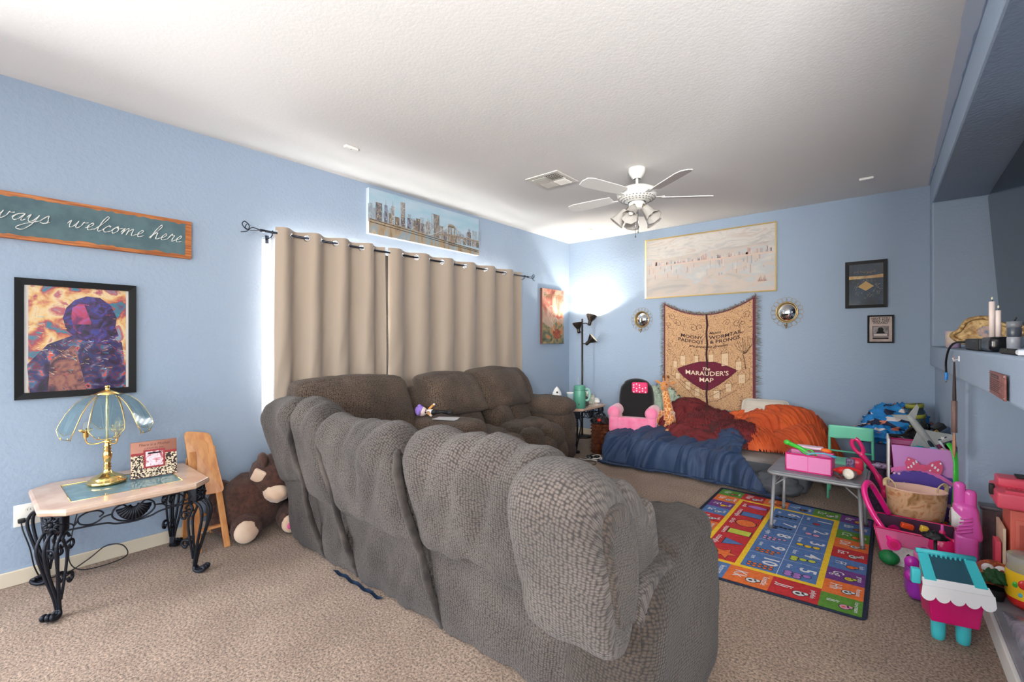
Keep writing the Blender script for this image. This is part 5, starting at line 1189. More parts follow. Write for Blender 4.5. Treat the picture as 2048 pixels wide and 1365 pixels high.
for x, z, w, h, r in ((1.57, 1.03, .05, .08, .06), (1.66, 1.08, .06, .12, .08), (1.82, 1.14, .045, .09, .08), (1.99, 1.15, .055, .10, .09), (2.14, 1.09, .075, .16, .08), (2.29, 1.02, .06, .10, .06), (1.60, .88, .05, .08, .03), (1.72, .76, .06, .10, .04), (1.83, .68, .06, .10, .04), (2.05, .67, .07, .10, .04), (2.18, .76, .06, .10, .05), (2.32, .86, .07, .10, .05)): keep(x, z, w, h, r)
for P in ([(1.52, .92), (1.52, 1.03), (1.60, 1.05)], [(1.52, .92), (1.66, .80), (1.80, .66), (1.93, .60), (2.06, .64), (2.24, .76), (2.40, .90), (2.40, 1.02), (2.30, 1.06)], [(1.60, .90), (1.75, .78), (1.93, .68)], [(1.97, .68), (2.15, .80), (2.34, .92)]): line(P, .0035)
for i in range(16): x = 1.56+i*.022; z = .90-(x-1.56)*.72; line([(x, z), (x+.004, z+.03)], .002)
for i in range(16): x = 2.0+i*.022; z = .66+(x-2.0)*.70; line([(x, z), (x+.004, z+.03)], .002)
b.build('woven_towers', t); b = MB()
def curl(cx, cz, s, a0, turns=1.2): line([(p[0], p[1]) for p in spiral(cx, cz, .008*s, .045*s, a0, a0+turns*2*pi, 22)], .0035)
for cx, cz, s, a in ((1.52, 1.68, 1, 0), (1.60, 1.62, 1.2, 2), (1.49, 1.56, 1, 4), (1.78, 1.60, 1.2, 1), (1.86, 1.62, 1, 3), (2.16, 1.64, 1, 2), (2.27, 1.60, 1.1, 5), (2.37, 1.64, 1, 1), (2.33, 1.56, .8, 3), (1.49, 1.3, .8, 1), (1.50, 1.22, .8, 4)): curl(cx, cz, s, a)
for i in range(9): line([(2.34+.01*i*.3, 1.20), (2.28+i*.02, 1.27+.01*(i % 3)), (2.24+i*.028, 1.36+.03*(i % 2))], .003)
line([(2.36, 1.02), (2.35, 1.12), (2.33, 1.2)], .006)
for i in range(5): line([(1.46, .86-i*.05), (1.50, .865-i*.05), (1.56, .855-i*.05)], .003)
b.build('woven_scrolls', t)
b = MB(); kw = dict(mode='wall', map=tm, ext=.0005, off=.0008)
for s_, x, z, sz, m, w_ in (('MOONY,', 1.77, 1.475, .062, M_brn, 1.1), ('WORMTAIL,', 2.155, 1.475, .062, M_brn, 1.1), ('PADFOOT', 1.755, 1.415, .062, M_brn, 1.05), ('& PRONGS', 2.14, 1.415, .062, M_brn, 1.1)): b.text(s_, sz, m, x, z, -.003, sx=w_, **kw)
b.text('Messrs', .045, M_brn, 2.03, 1.535, -.003, shear=.4, **kw); b.text('are proud to present', .045, M_brn, 1.95, 1.355, -.003, shear=.4, sx=1.15, **kw)
b.text('The', .06, M_cre, 1.93, 1.055, -.0045, shear=.3, **kw); b.text("MARAUDER'S", .082, M_cre, 1.935, .99, -.0045, sx=1.02, **kw); b.text('MAP', .08, M_cre, 1.935, .905, -.0045, sx=1.05, **kw)
b.build('lettering', t)
random.seed(14); b = MB()
def fr(x, z, dx, dz): b.add([(x, wav(x, 0)-.002, z), (x+dz*.15+.004, wav(x, 0)-.003, z+.004), (x+dx, wav(x, 0)-random.uniform(.0, .012), z+dz)], [(0, 1, 2)], M_fringe)
for i in range(420):
    z = random.uniform(TB, 1.80); fr(TX0, z, -random.uniform(.03, .065), random.uniform(-.035, .02))
    z = random.uniform(TB, 1.82); fr(TX1, z, random.uniform(.03, .085), random.uniform(-.035, .02))
    x = random.uniform(TX0, TX1); fr(x, ttop(x), random.uniform(-.02, .02), random.uniform(.01, .035))
    x = random.uniform(TX0, TX1); fr(x, ttop(x), random.uniform(-.02, .02), -random.uniform(.0, .02))
b.build('fringe', t)
# ---------------- alphabet rug ----------------
RC = [Vector(p) for p in ((2.46, 4.33), (3.53, 4.25), (3.54, 2.71), (2.50, 2.64))]  # far left, far right, near right, near left
RU, RV = 1.56, 1.06     # u runs away from the far edge to the near edge, v up towards the right edge
def rm(q):
    x, y, z = q; u = x/RU; v = y/RV
    a = RC[0]*(1-u)+RC[3]*u; c = RC[1]*(1-u)+RC[2]*u; p = a*(1-v)+c*v
    return (p.x, p.y, .006+z)
RG = {k: mat('rug_'+k, c, .9, bump=('noise', 300, .5), c2=c2, vs=60) for k, c, c2 in (('green', (92, 148, 48), (78, 132, 40)), ('red', (200, 44, 48), (178, 32, 40)), ('orange', (232, 118, 50), (214, 100, 40)), ('purple', (116, 58, 136), (98, 46, 120)), ('blue', (84, 122, 178), (70, 106, 160)), ('yellow', (244, 204, 44), (230, 186, 30)), ('navy', (24, 38, 62), (18, 28, 50)), ('lime', (196, 206, 74), (180, 190, 60)), ('lilac', (176, 122, 196), (160, 106, 180)), ('white', (226, 224, 224), (206, 204, 206)), ('ink', (34, 30, 40), (24, 22, 30)), ('pink', (226, 160, 190), (210, 140, 176)), ('brown', (150, 92, 50), (130, 76, 40)))}
t = thing('alphabet_rug', 'bright children\'s play rug with letters, numbers and shapes lying on the carpet', 'rug', (0, 0, 0))
def rq(b, u0, u1, v0, v1, m, z): b.add([rm((u0, v0, z)), rm((u1, v0, z)), rm((u1, v1, z)), rm((u0, v1, z))], [(0, 1, 2, 3)], m)
def rp(b, pts, m, z): b.add([rm((x, y, z)) for x, y in pts], [tuple(range(len(pts)))], m)
def rt(b, s_, size, u, v, m=None, z=.0022, sx=1, off=.0): b.text(s_, size, m or RG['white'], u, z, v, mode='floor', ext=.0002, map=rm, sx=sx, off=off)
def rel(b, u, v, a, c, m, ink=True, z=.0022, n=18):
    P = [(u+a*cos(2*pi*i/n), v+c*sin(2*pi*i/n)) for i in range(n)]
    if ink: rp(b, [(u+(a+.004)*cos(2*pi*i/n), v+(c+.004)*sin(2*pi*i/n)) for i in range(n)], RG['ink'], z-.0002)
    rp(b, P, m, z+.0002)
b = MB(); rr = .03; O = []
for cx, cy, a0 in ((RU-rr, RV-rr, 0), (rr, RV-rr, 90), (rr, rr, 180), (RU-rr, rr, 270)):
    O += [(cx+rr*cos(radians(a0+15*k)), cy+rr*sin(radians(a0+15*k))) for k in range(7)]
n = len(O); b.add([rm((x, y, -.005)) for x, y in O]+[rm((x, y, 0)) for x, y in O], [tuple(range(n, 2*n)), tuple(range(n-1, -1, -1))]+[(i, (i+1) % n, n+(i+1) % n, n+i) for i in range(n)], RG['navy'])
b.build('rug_base', t)
b = MB(); b.tube([rm((x, y, .001)) for x, y in O], .006, RG['navy'], 6, closed=True); b.build('binding', t, label='dark navy bound edge')
m0 = .016; T1 = .178
b = MB(); L2 = MB()
cols = dict(A='purple', B='blue', C='green', D='orange', E='red', F='blue', G='purple', H='orange', I='green', J='red', K='orange', L='blue', M='green', V='green', U='orange', T='purple', S='blue', R='red', Q='orange', P='green', O='purple', N='red', W='red', X='orange', Y='blue', Z='green')
cap = dict(A='apple', B='bear', C='cat', D='dog', E='egg', F='fish', G='grass', H='house', I='ice-cream', J='jellyfish', K='kettle', L='lemon', M='moon', N='nest', O='owl', P='pig', Q='queen', R='red', S='sun', T='top', U='under', V='van', W='wing', X='box', Y='yoyo', Z='zebra')
pic = dict(A='yellow', B='brown', C='orange', D='white', E='white', F='orange', G='lime', H='white', I='pink', J='white', K='white', L='yellow', S='white', T='yellow', R='white', U='white', V='brown', W='white', X='brown', Y='ink', Z='white')
def tile(ch, u0, u1, v0, v1):
    rq(b, u0, u1, v0, v1, RG[cols[ch]], .0006); du = u1-u0; dv = v1-v0
    rt(L2, ch+ch.lower(), dv*.44, (u0+u1)/2-du*.06, v0+dv*.30, sx=.72); rt(L2, cap[ch], min(dv*.2, du*1.5/max(4, len(cap[ch]))), (u0+u1)/2, v0+dv*.87)
    if ch in pic: rel(L2, u0+du*.66, v0+dv*.60, du*.13, dv*.12, RG[pic[ch]]); rel(L2, u0+du*.60, v0+dv*.72, du*.07, dv*.07, RG[pic[ch]]); rel(L2, u0+du*.66, v0+dv*.58, du*.05, dv*.05, RG['ink' if pic[ch] == 'white' else 'orange'], False, .0025)
top = 'ABCDEFGHI'; uw = (RU-2*m0)/9
for i, ch in enumerate(top): tile(ch, m0+i*uw, m0+(i+1)*uw, RV-m0-T1, RV-m0)
bot = 'VUTSRQPONM'; uw2 = (RU-2*m0)/10
for i, ch in enumerate(bot): tile(ch, m0+i*uw2, m0+(i+1)*uw2, m0, m0+T1)
v0 = m0+T1; v1 = RV-m0-T1; vw = (v1-v0)/4
for i, ch in enumerate('WXYZ'): tile(ch, m0, m0+.165, v0+i*vw, v0+(i+1)*vw)
vw = (v1-v0)/3
for i, ch in enumerate('JKL'): tile(ch, RU-m0-.19, RU-m0, v1-(i+1)*vw, v1-i*vw)
u0, u1 = m0+.165, RU-m0-.19
rq(b, u0, u1, v0, v1, RG['yellow'], .001)
vs_ = v0+(v1-v0)*.37
rq(b, u0+.03, u1-.03, v0+.03, vs_-.012, RG['red'], .0014); rq(b, u0+.03, u1-.03, vs_+.018, v1-.03, RG['blue'], .0014)
su = (u1-u0-.06)/6; vm = v0+.03+(vs_-.012-v0-.03)*.60; vc = v0+.03+(vs_-.012-v0-.03)*.17
def shp(i, pts, m):
    cu = u0+.03+su*(i+.5); P = [(cu+x*.11, vm+y*.11) for x, y in pts]; Q = [(cu+x*.122, vm+y*.122) for x, y in pts]
    rp(L2, Q, RG['ink'], .0018); rp(L2, P, m, .0022)
circ = lambda a, c: [(a*cos(2*pi*k/24), c*sin(2*pi*k/24)) for k in range(24)]
shp(0, circ(.30, .62), RG['lilac']); shp(1, [(-.38, -.62), (.38, -.62), (.38, .62), (-.38, .62)], RG['blue']); shp(2, circ(.55, .58), RG['orange'])
shp(3, [(-.36, -.62), (.36, -.62), (.36, .62), (-.36, .62)], RG['lime']); shp(4, [(-.45, -.45), (.45, -.45), (0, .62)], RG['blue'])
star = [((.62 if k % 2 == 0 else .28)*cos(pi/2+k*pi/5), (.62 if k % 2 == 0 else .28)*sin(pi/2+k*pi/5)) for k in range(10)]
cu = u0+.03+su*5.5
for rr_, m, z in ((.13, RG['ink'], .0018), (.115, RG['orange'], .0022)):
    c = (cu, vm); L2.add([rm((c[0], c[1], z))]+[rm((cu+x*rr_, vm+y*rr_, z)) for x, y in star], [(0, 1+i, 1+(i+1) % 10) for i in range(10)], m)
for i, s_ in enumerate(('oval', 'rectangle', 'circle', 'square', 'triangle', 'star')): rt(L2, s_, .046, u0+.03+su*(i+.5), vc)
nb0, nb1 = vs_+.018, v1-.03; nu = (u1-u0-.06)/5; mid = (nb0+nb1)/2
rq(L2, u0+.03, u1-.03, mid-.0015, mid+.0015, RG['white'], .0018)
for i in range(1, 5): rq(L2, u0+.03+nu*i-.001, u0+.03+nu*i+.001, nb0, nb1, RG['white'], .0018)
words = ('one', 'two', 'three', 'four', 'five', 'six', 'seven', 'eight', 'nine', 'ten')
itm = ('red', 'pink', 'yellow', 'lime', 'lilac', 'ink', 'ink', 'pink', 'orange', 'orange')
for k in range(10):
    r_ = k//5; i = k % 5; cu = u0+.03+nu*(i+.5); vb = (mid if r_ == 0 else nb0); hv = (nb1-nb0)/2
    rt(L2, str(k+1), .115, cu-nu*.13, vb+hv*.70, off=.002); rt(L2, words[k], .038, cu-nu*.16, vb+hv*.22)
    cnt = k+1
    for j in range(cnt):
        cols_ = min(cnt, 5 if cnt > 5 else 3); rw = j//cols_; cc = j % cols_; nn = min(cnt, cols_); sz = 1.0 if cnt > 5 else 1.9
        rel(L2, cu+nu*(.20+.14*rw+.03*(cc % 2)), vb+hv*(.5+(cc-(nn-1)/2)*(.15 if cnt > 5 else .24)), nu*.045*sz, hv*.055*sz, RG[itm[k]], n=10)
b.build('tile_pattern', t); L2.build('letters_and_pictures', t)

# ---------------- kids folding table ----------------
M_ktop = mat('grey_padded_vinyl', (128, 134, 140), .4, c2=(118, 124, 130), vs=12)
M_ktube = mat('grey_enamel_tube', (140, 140, 142), .35, .2)
TK = .415
t = thing('kids_folding_table', 'small grey folding kids table with tubular legs standing on the rug edge', 'table', (3.232, 3.863, 0))
P = []; hx, hy, r_ = .27, .25, .05
for cx, cy, a0 in ((hx-r_, hy-r_, 0), (-hx+r_, hy-r_, 90), (-hx+r_, -hy+r_, 180), (hx-r_, -hy+r_, 270)): P += [(cx+r_*cos(radians(a0+18*k)), cy+r_*sin(radians(a0+18*k))) for k in range(6)]
b = MB(); b.prism(P, TK-.016, TK, M_ktop); b.build('tabletop', t, bevel=.004)
b = MB(); b.tube([(x*1.012, y*1.012, TK-.018) for x, y in P], .011, M_ktube, 8, closed=True); b.build('edge_rail', t)
for sx in (-1, 1):
    for sy in (-1, 1):
        b = MB(); b.tube([(sx*.238, sy*.20, TK-.02), (sx*.255, sy*.235, .02), (sx*.256, sy*.237, .008)], .0115, M_ktube, 10); lg = b.build('leg', t)
        b = MB(); b.tube([(sx*.2555, sy*.2365, .03), (sx*.256, sy*.237, .008)], .014, mat('grey_rubber', (96, 94, 94), .7), 10); b.build('foot_cap', lg)
    b = MB(); b.tube([(sx*.243, -.21, .30), (sx*.243, .21, .30)], .007, M_ktube, 8); b.build('cross_bar', t)
    b = MB(); b.tube([(sx*.245, -.21, .30), (sx*.15, -.19, TK-.03)], .005, M_ktube, 8); b.tube([(sx*.245, .21, .30), (sx*.15, .19, TK-.03)], .005, M_ktube, 8); b.build('brace', t)
# pink fabric bin
M_pbin = mat('pink_fabric_bin', (224, 132, 182), .7, bump=('noise', 220, .2)); M_ptrim = mat('magenta_piping', (206, 36, 112), .6)
def openbin(t, w_, d_, h_, m, trim, flare=0, th=.006, inner=None, name='bin_body'):
    b = MB(); x0, y0 = w_/2, d_/2; x1, y1 = x0+flare, y0+flare
    q = lambda x, y, z: (x, y, z)
    O0 = [(-x0, -y0), (x0, -y0), (x0, y0), (-x0, y0)]; O1 = [(-x1, -y1), (x1, -y1), (x1, y1), (-x1, y1)]
    vs = [(x, y, 0) for x, y in O0]+[(x, y, h_) for x, y in O1]+[(x*(1-2*th/w_), y*(1-2*th/d_), h_) for x, y in O1]+[(x*(1-2*th/w_), y*(1-2*th/d_), th) for x, y in O0]
    fs = [(3, 2, 1, 0)]+[(i, (i+1) % 4, 4+(i+1) % 4, 4+i) for i in range(4)]+[(4+i, 4+(i+1) % 4, 8+(i+1) % 4, 8+i) for i in range(4)]
    b.add(vs, fs, m); b.add(vs[8:], [(i, (i+1) % 4, 4+(i+1) % 4, 4+i) for i in range(4)]+[(4, 5, 6, 7)], inner or m); b.build(name, t)
    b = MB(); b.tube([(x, y, h_) for x, y in O1], .006, trim, 6, closed=True); b.tube([(x, y, .006) for x, y in O0], .005, trim, 6, closed=True)
    for i in range(4): b.tube([(O0[i][0], O0[i][1], .0), (O1[i][0], O1[i][1], h_)], .004, trim, 5)
    b.build('piping', t)
t = thing('fabric_bin', 'open pink fabric bin with magenta piping on the grey folding table', 'bin', (3.19, 3.775, TK+.001), radians(-1))
openbin(t, .262, .17, .118, M_pbin, M_ptrim)
b = MB(); b.box(-.001, .001, -.0865, -.085, .006, .115, M_ptrim); b.build('centre_seam', t)
M_grn = mat('lime_green_plastic', (70, 190, 60), .3); M_clear = mat('clear_plastic', (225, 235, 230), .1, trans=.7, ior=1.15); M_orp = mat('orange_plastic', (250, 120, 40), .4); M_aqua = mat('aqua_plastic', (96, 190, 214), .35)
t = thing('toy_whisk', 'green toy kitchen tool with clear window sticking out of the pink fabric bin', 'toy', (3.15, 3.79, TK+.06), radians(-12))
b = MB(); b.tube([(-.10, 0, .11), (-.02, 0, .085), (.05, 0, .05)], [.016, .014, .010], M_grn, 10); b.ell((-.105, 0, .112), (.024, .02, .018), M_grn, 10); b.build('handle', t)
b = MB(); b.tube(crom([(-.02, .02, .08), (.04, .03, .075), (.08, 0, .04), (.04, -.03, .05), (-.02, -.02, .08)], 5), .005, M_grn, 6); b.build('loop', t)
b = MB(); b.ell((.03, 0, .06), (.045, .025, .012), M_clear, 10); b.build('clear_window', t)
t = thing('toy_knife', 'curved aqua toy knife lying across the rim of the pink fabric bin', 'toy', (3.25, 3.735, TK+.128), radians(4))
b = MB(); b.tube(crom([(-.075, 0, -.012), (-.03, 0, .006), (.03, 0, .012), (.07, 0, .0)], 5), [.004]+[.011]*5+[.014]*5+[.012]*4+[.006], M_aqua, 10, flat=.35); b.build('blade', t)
b = MB(); b.tube([(.065, 0, .0), (.095, 0, -.004)], .008, mat('aqua_dark', (60, 150, 180), .35), 8); b.build('handle', t)
t = thing('toy_carrot', 'orange toy carrot standing at the back corner of the pink fabric bin', 'toy', (3.265, 3.985, TK+.001))
b = MB(); b.lathe([(0, 0), (.022, .004), (.026, .05), (.032, .085), (.028, .10), (.01, .104), (0, .104)], M_orp, 16); b.build('root', t)
b = MB(); b.ell((.0, 0, .108), (.034, .022, .018), M_orp, 10); b.ell((-.02, 0, .112), (.014, .014, .014), M_orp, 8); b.build('top', t)
t = thing('striped_toy_box', 'pale pink slatted toy box with purple block at the back of the folding table', 'toy', (3.16, 4.02, TK+.001))
M_pp = mat('pale_pink_plastic', (242, 196, 220), .4)
for i in range(3):
    b = MB(); b.rbox((0, 0, .02+i*.03), (.15, .06, .022), .005, M_pp, 2); b.build('slat', t)
b = MB(); b.rbox((0, 0, .115), (.165, .07, .018), .006, mat('pale_pink_top', (248, 216, 232), .35), 2); b.build('top', t)
b = MB(); b.rbox((-.04, -.034, .07), (.05, .02, .045), .005, mat('violet_plastic', (92, 60, 170), .4), 2); b.build('block', t)
t = thing('toy_milk_bottle', 'red toy bottle with a dark label leaning behind the clear cup', 'toy', (3.44, 3.93, TK+.001))
M_redp = mat('red_plastic', (226, 48, 44), .3)
b = MB(); b.rbox((0, 0, .05), (.085, .07, .10), .03, mat('deep_pink_plastic', (208, 40, 72), .3), 6); b.build('body', t)
b = MB(); b.rbox((-.03, -.03, .06), (.05, .03, .07), .01, mat('dark_spotted_label', (40, 34, 66), .5, c2=(150, 120, 160), vs=120), 3); b.build('label_patch', t)
t = thing('toy_ketchup', 'bright red toy squeeze bottle lying on the grey folding table', 'toy', (3.405, 3.80, TK+.030), radians(12))
b = MB(); b.ell((0, 0, 0), (.075, .032, .029), M_redp, 14); b.build('body', t)
b = MB(); b.tube([(-.065, 0, 0), (-.09, 0, 0)], [.012, .006], M_redp, 10); b.build('nozzle', t)
t = thing('clear_lid_cup', 'clear round plastic cup tipped on its side at the front right of the folding table', 'cup', (3.425, 3.715, TK+.033), radians(-25))
b = MB(); b.T(Matrix.Rotation(R90*.9, 4, 'X')); b.lathe([(0, -.03), (.026, -.028), (.031, .02), (.033, .03), (.030, .03), (.026, -.02), (0, -.022)], mat('milky_clear_plastic', (235, 228, 215), .2, trans=.5, ior=1.15), 20); b.lathe([(.033, .03), (.034, .034), (.012, .034), (.0, .03)], mat('cream_lid', (236, 226, 208), .3), 20); b.build('cup', t)
t = thing('pine_toy', 'small dark red and brown spiky toy on the front edge of the folding table', 'toy', (3.365, 3.655, TK+.012))
random.seed(8); b = MB()
for i in range(16):
    a = random.uniform(0, 2*pi); b.tube([(0, 0, 0), (.03*cos(a), .02*sin(a), random.uniform(-.004, .02))], [.006, .002], mat('maroon_spikes', (96, 30, 34), .5) if i % 2 else mat('brown_spikes', (70, 48, 40), .5), 5)
b.build('spikes', t)

# mint kids chair
M_mintp = mat('mint_enamel', (124, 216, 180), .3); M_mintd = mat('mint_tube', (104, 200, 166), .3)
t = thing('kids_chair', 'mint green folding kids chair between the bed and the blue tote', 'chair', (3.355, 4.78, 0))
for s in (-1, 1):
    b = MB(); b.tube(crom([(s*.15, .10, .01), (s*.15, .07, .28), (s*.148, .05, .46), (s*.145, .045, .55), (s*.12, .045, .585)], 5), .010, M_mintd, 10); b.build('leg', t)
    b = MB(); b.tube([(s*.135, .06, .285), (s*.135, -.16, .285), (s*.14, -.17, .0101)], .009, M_mintd, 10); b.build('leg', t)
b = MB()
def cb(q, w_): return (w_.x, w_.y-.02*(1-q[0]**2), w_.z-.018*(1-q[0]**2)*(q[2] < 0)*(-1)*-1+(.012*cos(q[0]*pi) if q[2] < 0 else .004*(1-q[0]**2)))
b.rbox((0, .045, .545), (.31, .022, .095), .011, M_mintp, 14, cb); b.build('backrest', t)
b = MB(); b.rbox((0, -.05, .305), (.27, .23, .035), .017, M_mintp, 10); b.build('seat', t)
b = MB(); b.tube([(-.148, .06, .37), (.148, .06, .37)], .007, M_mintd, 8); b.build('cross_bar', t)
# storage tote with patterned sheets
M_tote = mat('dusty_blue_plastic', (64, 84, 124), .4)
t = thing('storage_tote', 'large dusty blue plastic tote in the back right corner under patterned sheets', 'tote', (3.63, 5.28, 0))
openbin(t, .42, .44, .44, M_tote, M_tote, .015)
for z in (.14, .30):
    b = MB(); b.box(-.219, .219, -.2285-.003*z, -.222, z, z+.012, mat('tote_rib', (56, 74, 112), .4)); b.build('rib', t)
M_shark = ramp_mat('blue_printed_fleece', [(0, (30, 128, 196)), (.55, (20, 30, 60)), (.72, (214, 120, 90)), (.80, (36, 140, 206)), (.93, (226, 214, 210))], 11, kind='voronoi', rough=.7, stretch=(1, 1.6, 2.6))
def sheet(q, w_): return (w_.x, w_.y, w_.z)
b = MB(); crumple(b, (3.66, 5.24, .60), (.21, .20, .16), M_shark, 5, .32, 36, 2.2, .9); crumple(b, (3.52, 5.08, .50), (.17, .14, .09), M_shark, 11, .35, 30, 2.6, .5)
crumple(b, (3.40, 5.10, .49), (.06, .05, .03), mat('teal_cloth', (40, 150, 170), .7), 3, .3, 14, 3)
tag(b.build('patterned_fleece'), 'crumpled bright blue printed fleece piled on top of the dusty blue tote', 'blanket')
# dark clutter behind the lilac bin
t = thing('dark_toy_pile_bag', 'black mesh bag bulging behind the toy jet against the wall corner', 'bag', (3.775, 4.68, 0))
b = MB(); crumple(b, (0, 0, .34), (.115, .18, .33), mat('black_mesh_bag', (16, 16, 18), .6, bump=('voronoi', 90, 1)), 7, .22, 30, 2.5, 1.0); b.build('bag_body', t)
b = MB(); b.tube(crom([(-.08, -.1, .60), (-.02, -.16, .68), (.06, -.12, .64), (.08, -.02, .60)], 6), .012, M_blk, 8); b.build('strap', t)
t = thing('striped_tube_toy', 'dark green toy with olive yellow stripes propped in the back right corner', 'toy', (3.80, 5.02, .0), radians(10))
b = MB(); b.tube([(.03, 0, .02), (.02, 0, .45), (-.03, .02, .80)], [.05, .06, .05], mat('dark_teal_plastic', (40, 56, 62), .5), 14); b.build('body', t)
for k in range(3):
    z = .80-k*.085; x = -.03+k*.012
    b = MB(); b.tube([(x, .02, z), (x+.004, .02, z-.03)], .060, mat('olive_yellow_stripe', (150, 150, 50), .5), 14); b.build('stripe', t)
# toy jet standing on its tail
M_jet = mat('jet_grey_plastic', (176, 178, 172), .5, c2=(160, 162, 158), vs=20)
t = thing('toy_jet', 'grey toy fighter jet standing tilted on top of the lilac bin', 'toy', (3.80, 4.24, .665), 0)
t.rotation_euler = (radians(12), radians(-32), radians(6))
def wing2(pts, m, y0=-.006, y1=.006):
    b = MB(); n = len(pts); b.add([(x, y0, z) for x, z in pts]+[(x, y1, z) for x, z in pts], [tuple(range(n)), tuple(range(2*n-1, n-1, -1))]+[((i+1) % n, i, n+i, n+(i+1) % n) for i in range(n)], m); return b
b = MB(); b.tube([(0, 0, -.14), (0, 0, -.11), (0, 0, 0), (0, 0, .10), (0, 0, .17)], [.006, .018, .024, .022, .014], M_jet, 14); b.build('fuselage', t)
wing2([(.01, .05), (.135, -.06), (.14, -.09), (.01, -.08)], M_jet).build('wing', t); wing2([(-.01, -.08), (-.14, -.09), (-.135, -.06), (-.01, .05)], M_jet).build('wing', t)
wing2([(.0, .11), (.075, .19), (.08, .215), (.0, .17)], M_jet).build('tail_wing', t); wing2([(-.0, .17), (-.08, .215), (-.075, .19), (-.0, .11)], M_jet).build('tail_wing', t)
b = MB(); b.ell((0, -.018, -.06), (.012, .014, .035), mat('jet_canopy', (40, 50, 60), .2), 10); b.build('cockpit', t)
b = MB(); b.tube([(.05, -.012, -.14), (.05, -.012, -.06)], [.004, .009], mat('pale_missile', (200, 204, 206), .5), 8); b.build('missile', t)
b = MB(); st = [((.016 if k % 2 == 0 else .007)*cos(pi/2+k*pi/5)+.075, (.016 if k % 2 == 0 else .007)*sin(pi/2+k*pi/5)-.055) for k in range(10)]
b.add([(.075, -.0072, -.055)]+[(x, -.0072, z) for x, z in st], [(0, 1+(i+1) % 10, 1+i) for i in range(10)], M_white); b.box(.05, .10, -.0070, -.0066, -.059, -.052, mat('navy_mark', (40, 50, 80), .5)); b.build('wing_star', t)
t = thing('toy_vehicle', 'dark grey and blue toy truck lying behind the toy jet', 'toy', (3.87, 4.44, .64), radians(20))
b = MB(); b.at(0, 0, 0, 0, 0, radians(-38)); b.rbox((0, 0, 0), (.19, .08, .06), .015, mat('slate_blue_plastic', (62, 76, 98), .4), 4); b.rbox((.05, 0, .04), (.07, .07, .05), .012, M_blk, 3); b.build('body', t)
b = MB(); b.tube([(-.07, -.045, .01), (-.02, -.05, .05), (.05, -.05, -.02)], .005, mat('gold_toy_line', (214, 170, 80), .4), 6); b.build('trim_line', t)
for x, z in ((-.06, .02), (.05, -.07)):
    b = MB(); b.T(Matrix.Translation((x, -.045, z)) @ Matrix.Rotation(R90, 4, 'X')); b.cyl((0, 0, -.012), .026, .024, M_blk, 16); b.build('wheel', t)
# lilac toy organiser: white frame, lilac bins, bow decoration
M_lil = mat('lilac_bin_fabric', (206, 140, 204), .6); M_vio = mat('violet_panel_print', (88, 66, 160), .5); M_pkpr = mat('pink_band_print', (222, 110, 176), .5)
M_dots = mat('white_dot_print', (246, 240, 246), .5); M_bowp = mat('rose_bow_print', (222, 84, 124), .5)
t = thing('toy_organiser', 'pink and purple toy organiser with a polka-dot bow on its violet side panel', 'organiser', (3.795, 4.20, 0), radians(2)); t.scale = (1.05, 1, 1.22)
b = MB(); b.rbox((-.178, 0, .265), (.012, .26, .53), .02, M_white, 3); b.build('side_frame', t); b = MB(); b.rbox((.14, 0, .2), (.012, .26, .40), .006, M_white, 2); b.build('side_frame', t)
b = MB(); sc_pts = [(-.172, .01), (.143, .01), (.143, .30)]+[(.143-.0225*i, .315+.10*(1-((.143-.0225*i+.0)/.20)**2)*.55+.007*(i % 2)) for i in range(1, 14)]+[(-.172, .33)]
b.flat(sc_pts, -.135, .006, M_vio); b.build('front_panel', t)
b = MB(); up = [(-.168+.311*i/20, .372+.035*sin(pi*i/20)-.05*(i/20)**2) for i in range(21)]; dn = [(-.168+.311*i/40, .345+.035*sin(pi*i/40)-.05*(i/40)**2+.007*abs(sin(i*.8))) for i in range(40, -1, -1)]
for i in range(20):
    a0, a1 = up[i], up[i+1]; d0, d1 = dn[40-2*i], dn[40-2*i-2]
    b.flat([d0, d1, a1, a0], -.141, .001, M_pkpr)
b.build('scalloped_band', t)
b = MB()
for s in (-1, 1): b.flat([(-.01, .395), (-.01+s*.035, .43), (-.01+s*.075, .445), (-.01+s*.09, .41), (-.01+s*.08, .37), (-.01+s*.035, .375)][::s], -.1425, .003, M_bowp)
b.flat(blob(-.01, .395, .018, .018, 2), -.1455, .002, M_bowp)
random.seed(3)
for i in range(16):
    s = -1 if i % 2 else 1; x = -.01+s*(.03+.05*((i*.37) % 1)); z = .385+.05*((i*.61) % 1); b.flat(blob(x, z, .005, .005, 1, 8, 0), -.1456, .0005, M_dots)
b.build('bow', t, label='rose polka-dot bow')
b = MB()
for k, (x, z) in enumerate(((-.09, .29), (.10, .21), (-.14, .345), (.12, .31))): b.flat(blob(x-.012, z, .014 if k < 2 else .007, .012 if k < 2 else .006, 3), -.1412, .0008, M_pp); b.flat(blob(x+.012, z, .014 if k < 2 else .007, .012 if k < 2 else .006, 6), -.1412, .0008, M_pp)
for k in range(3): b.add([(-.17, -.1418, .30-k*.025), (-.07, -.1418, .272-k*.02), (-.07, -.1418, .262-k*.02), (-.17, -.1418, .285-k*.025)], [(0, 3, 2, 1)], (M_pkpr, M_pp, M_pkpr)[k])
random.seed(6)
for i in range(26): b.flat(blob(.03+.10*random.random(), .02+.14*random.random(), .008, .008, i, 8), -.1412, .0006, (M_orp, M_pp, mat('sky_blue_print', (120, 170, 210), .5), mat('yellow_print', (240, 200, 80), .5))[i % 4])
b.build('printed_motifs', t)
b = MB(); b.add([(-.165, -.12, .50), (.155, -.12, .50), (.145, -.12, .33), (-.15, -.12, .33)], [(0, 1, 2, 3)], M_lil)
b.build('bin_fabric_front', t, solid=.004)
bt = MB().at(0, 0, .33)
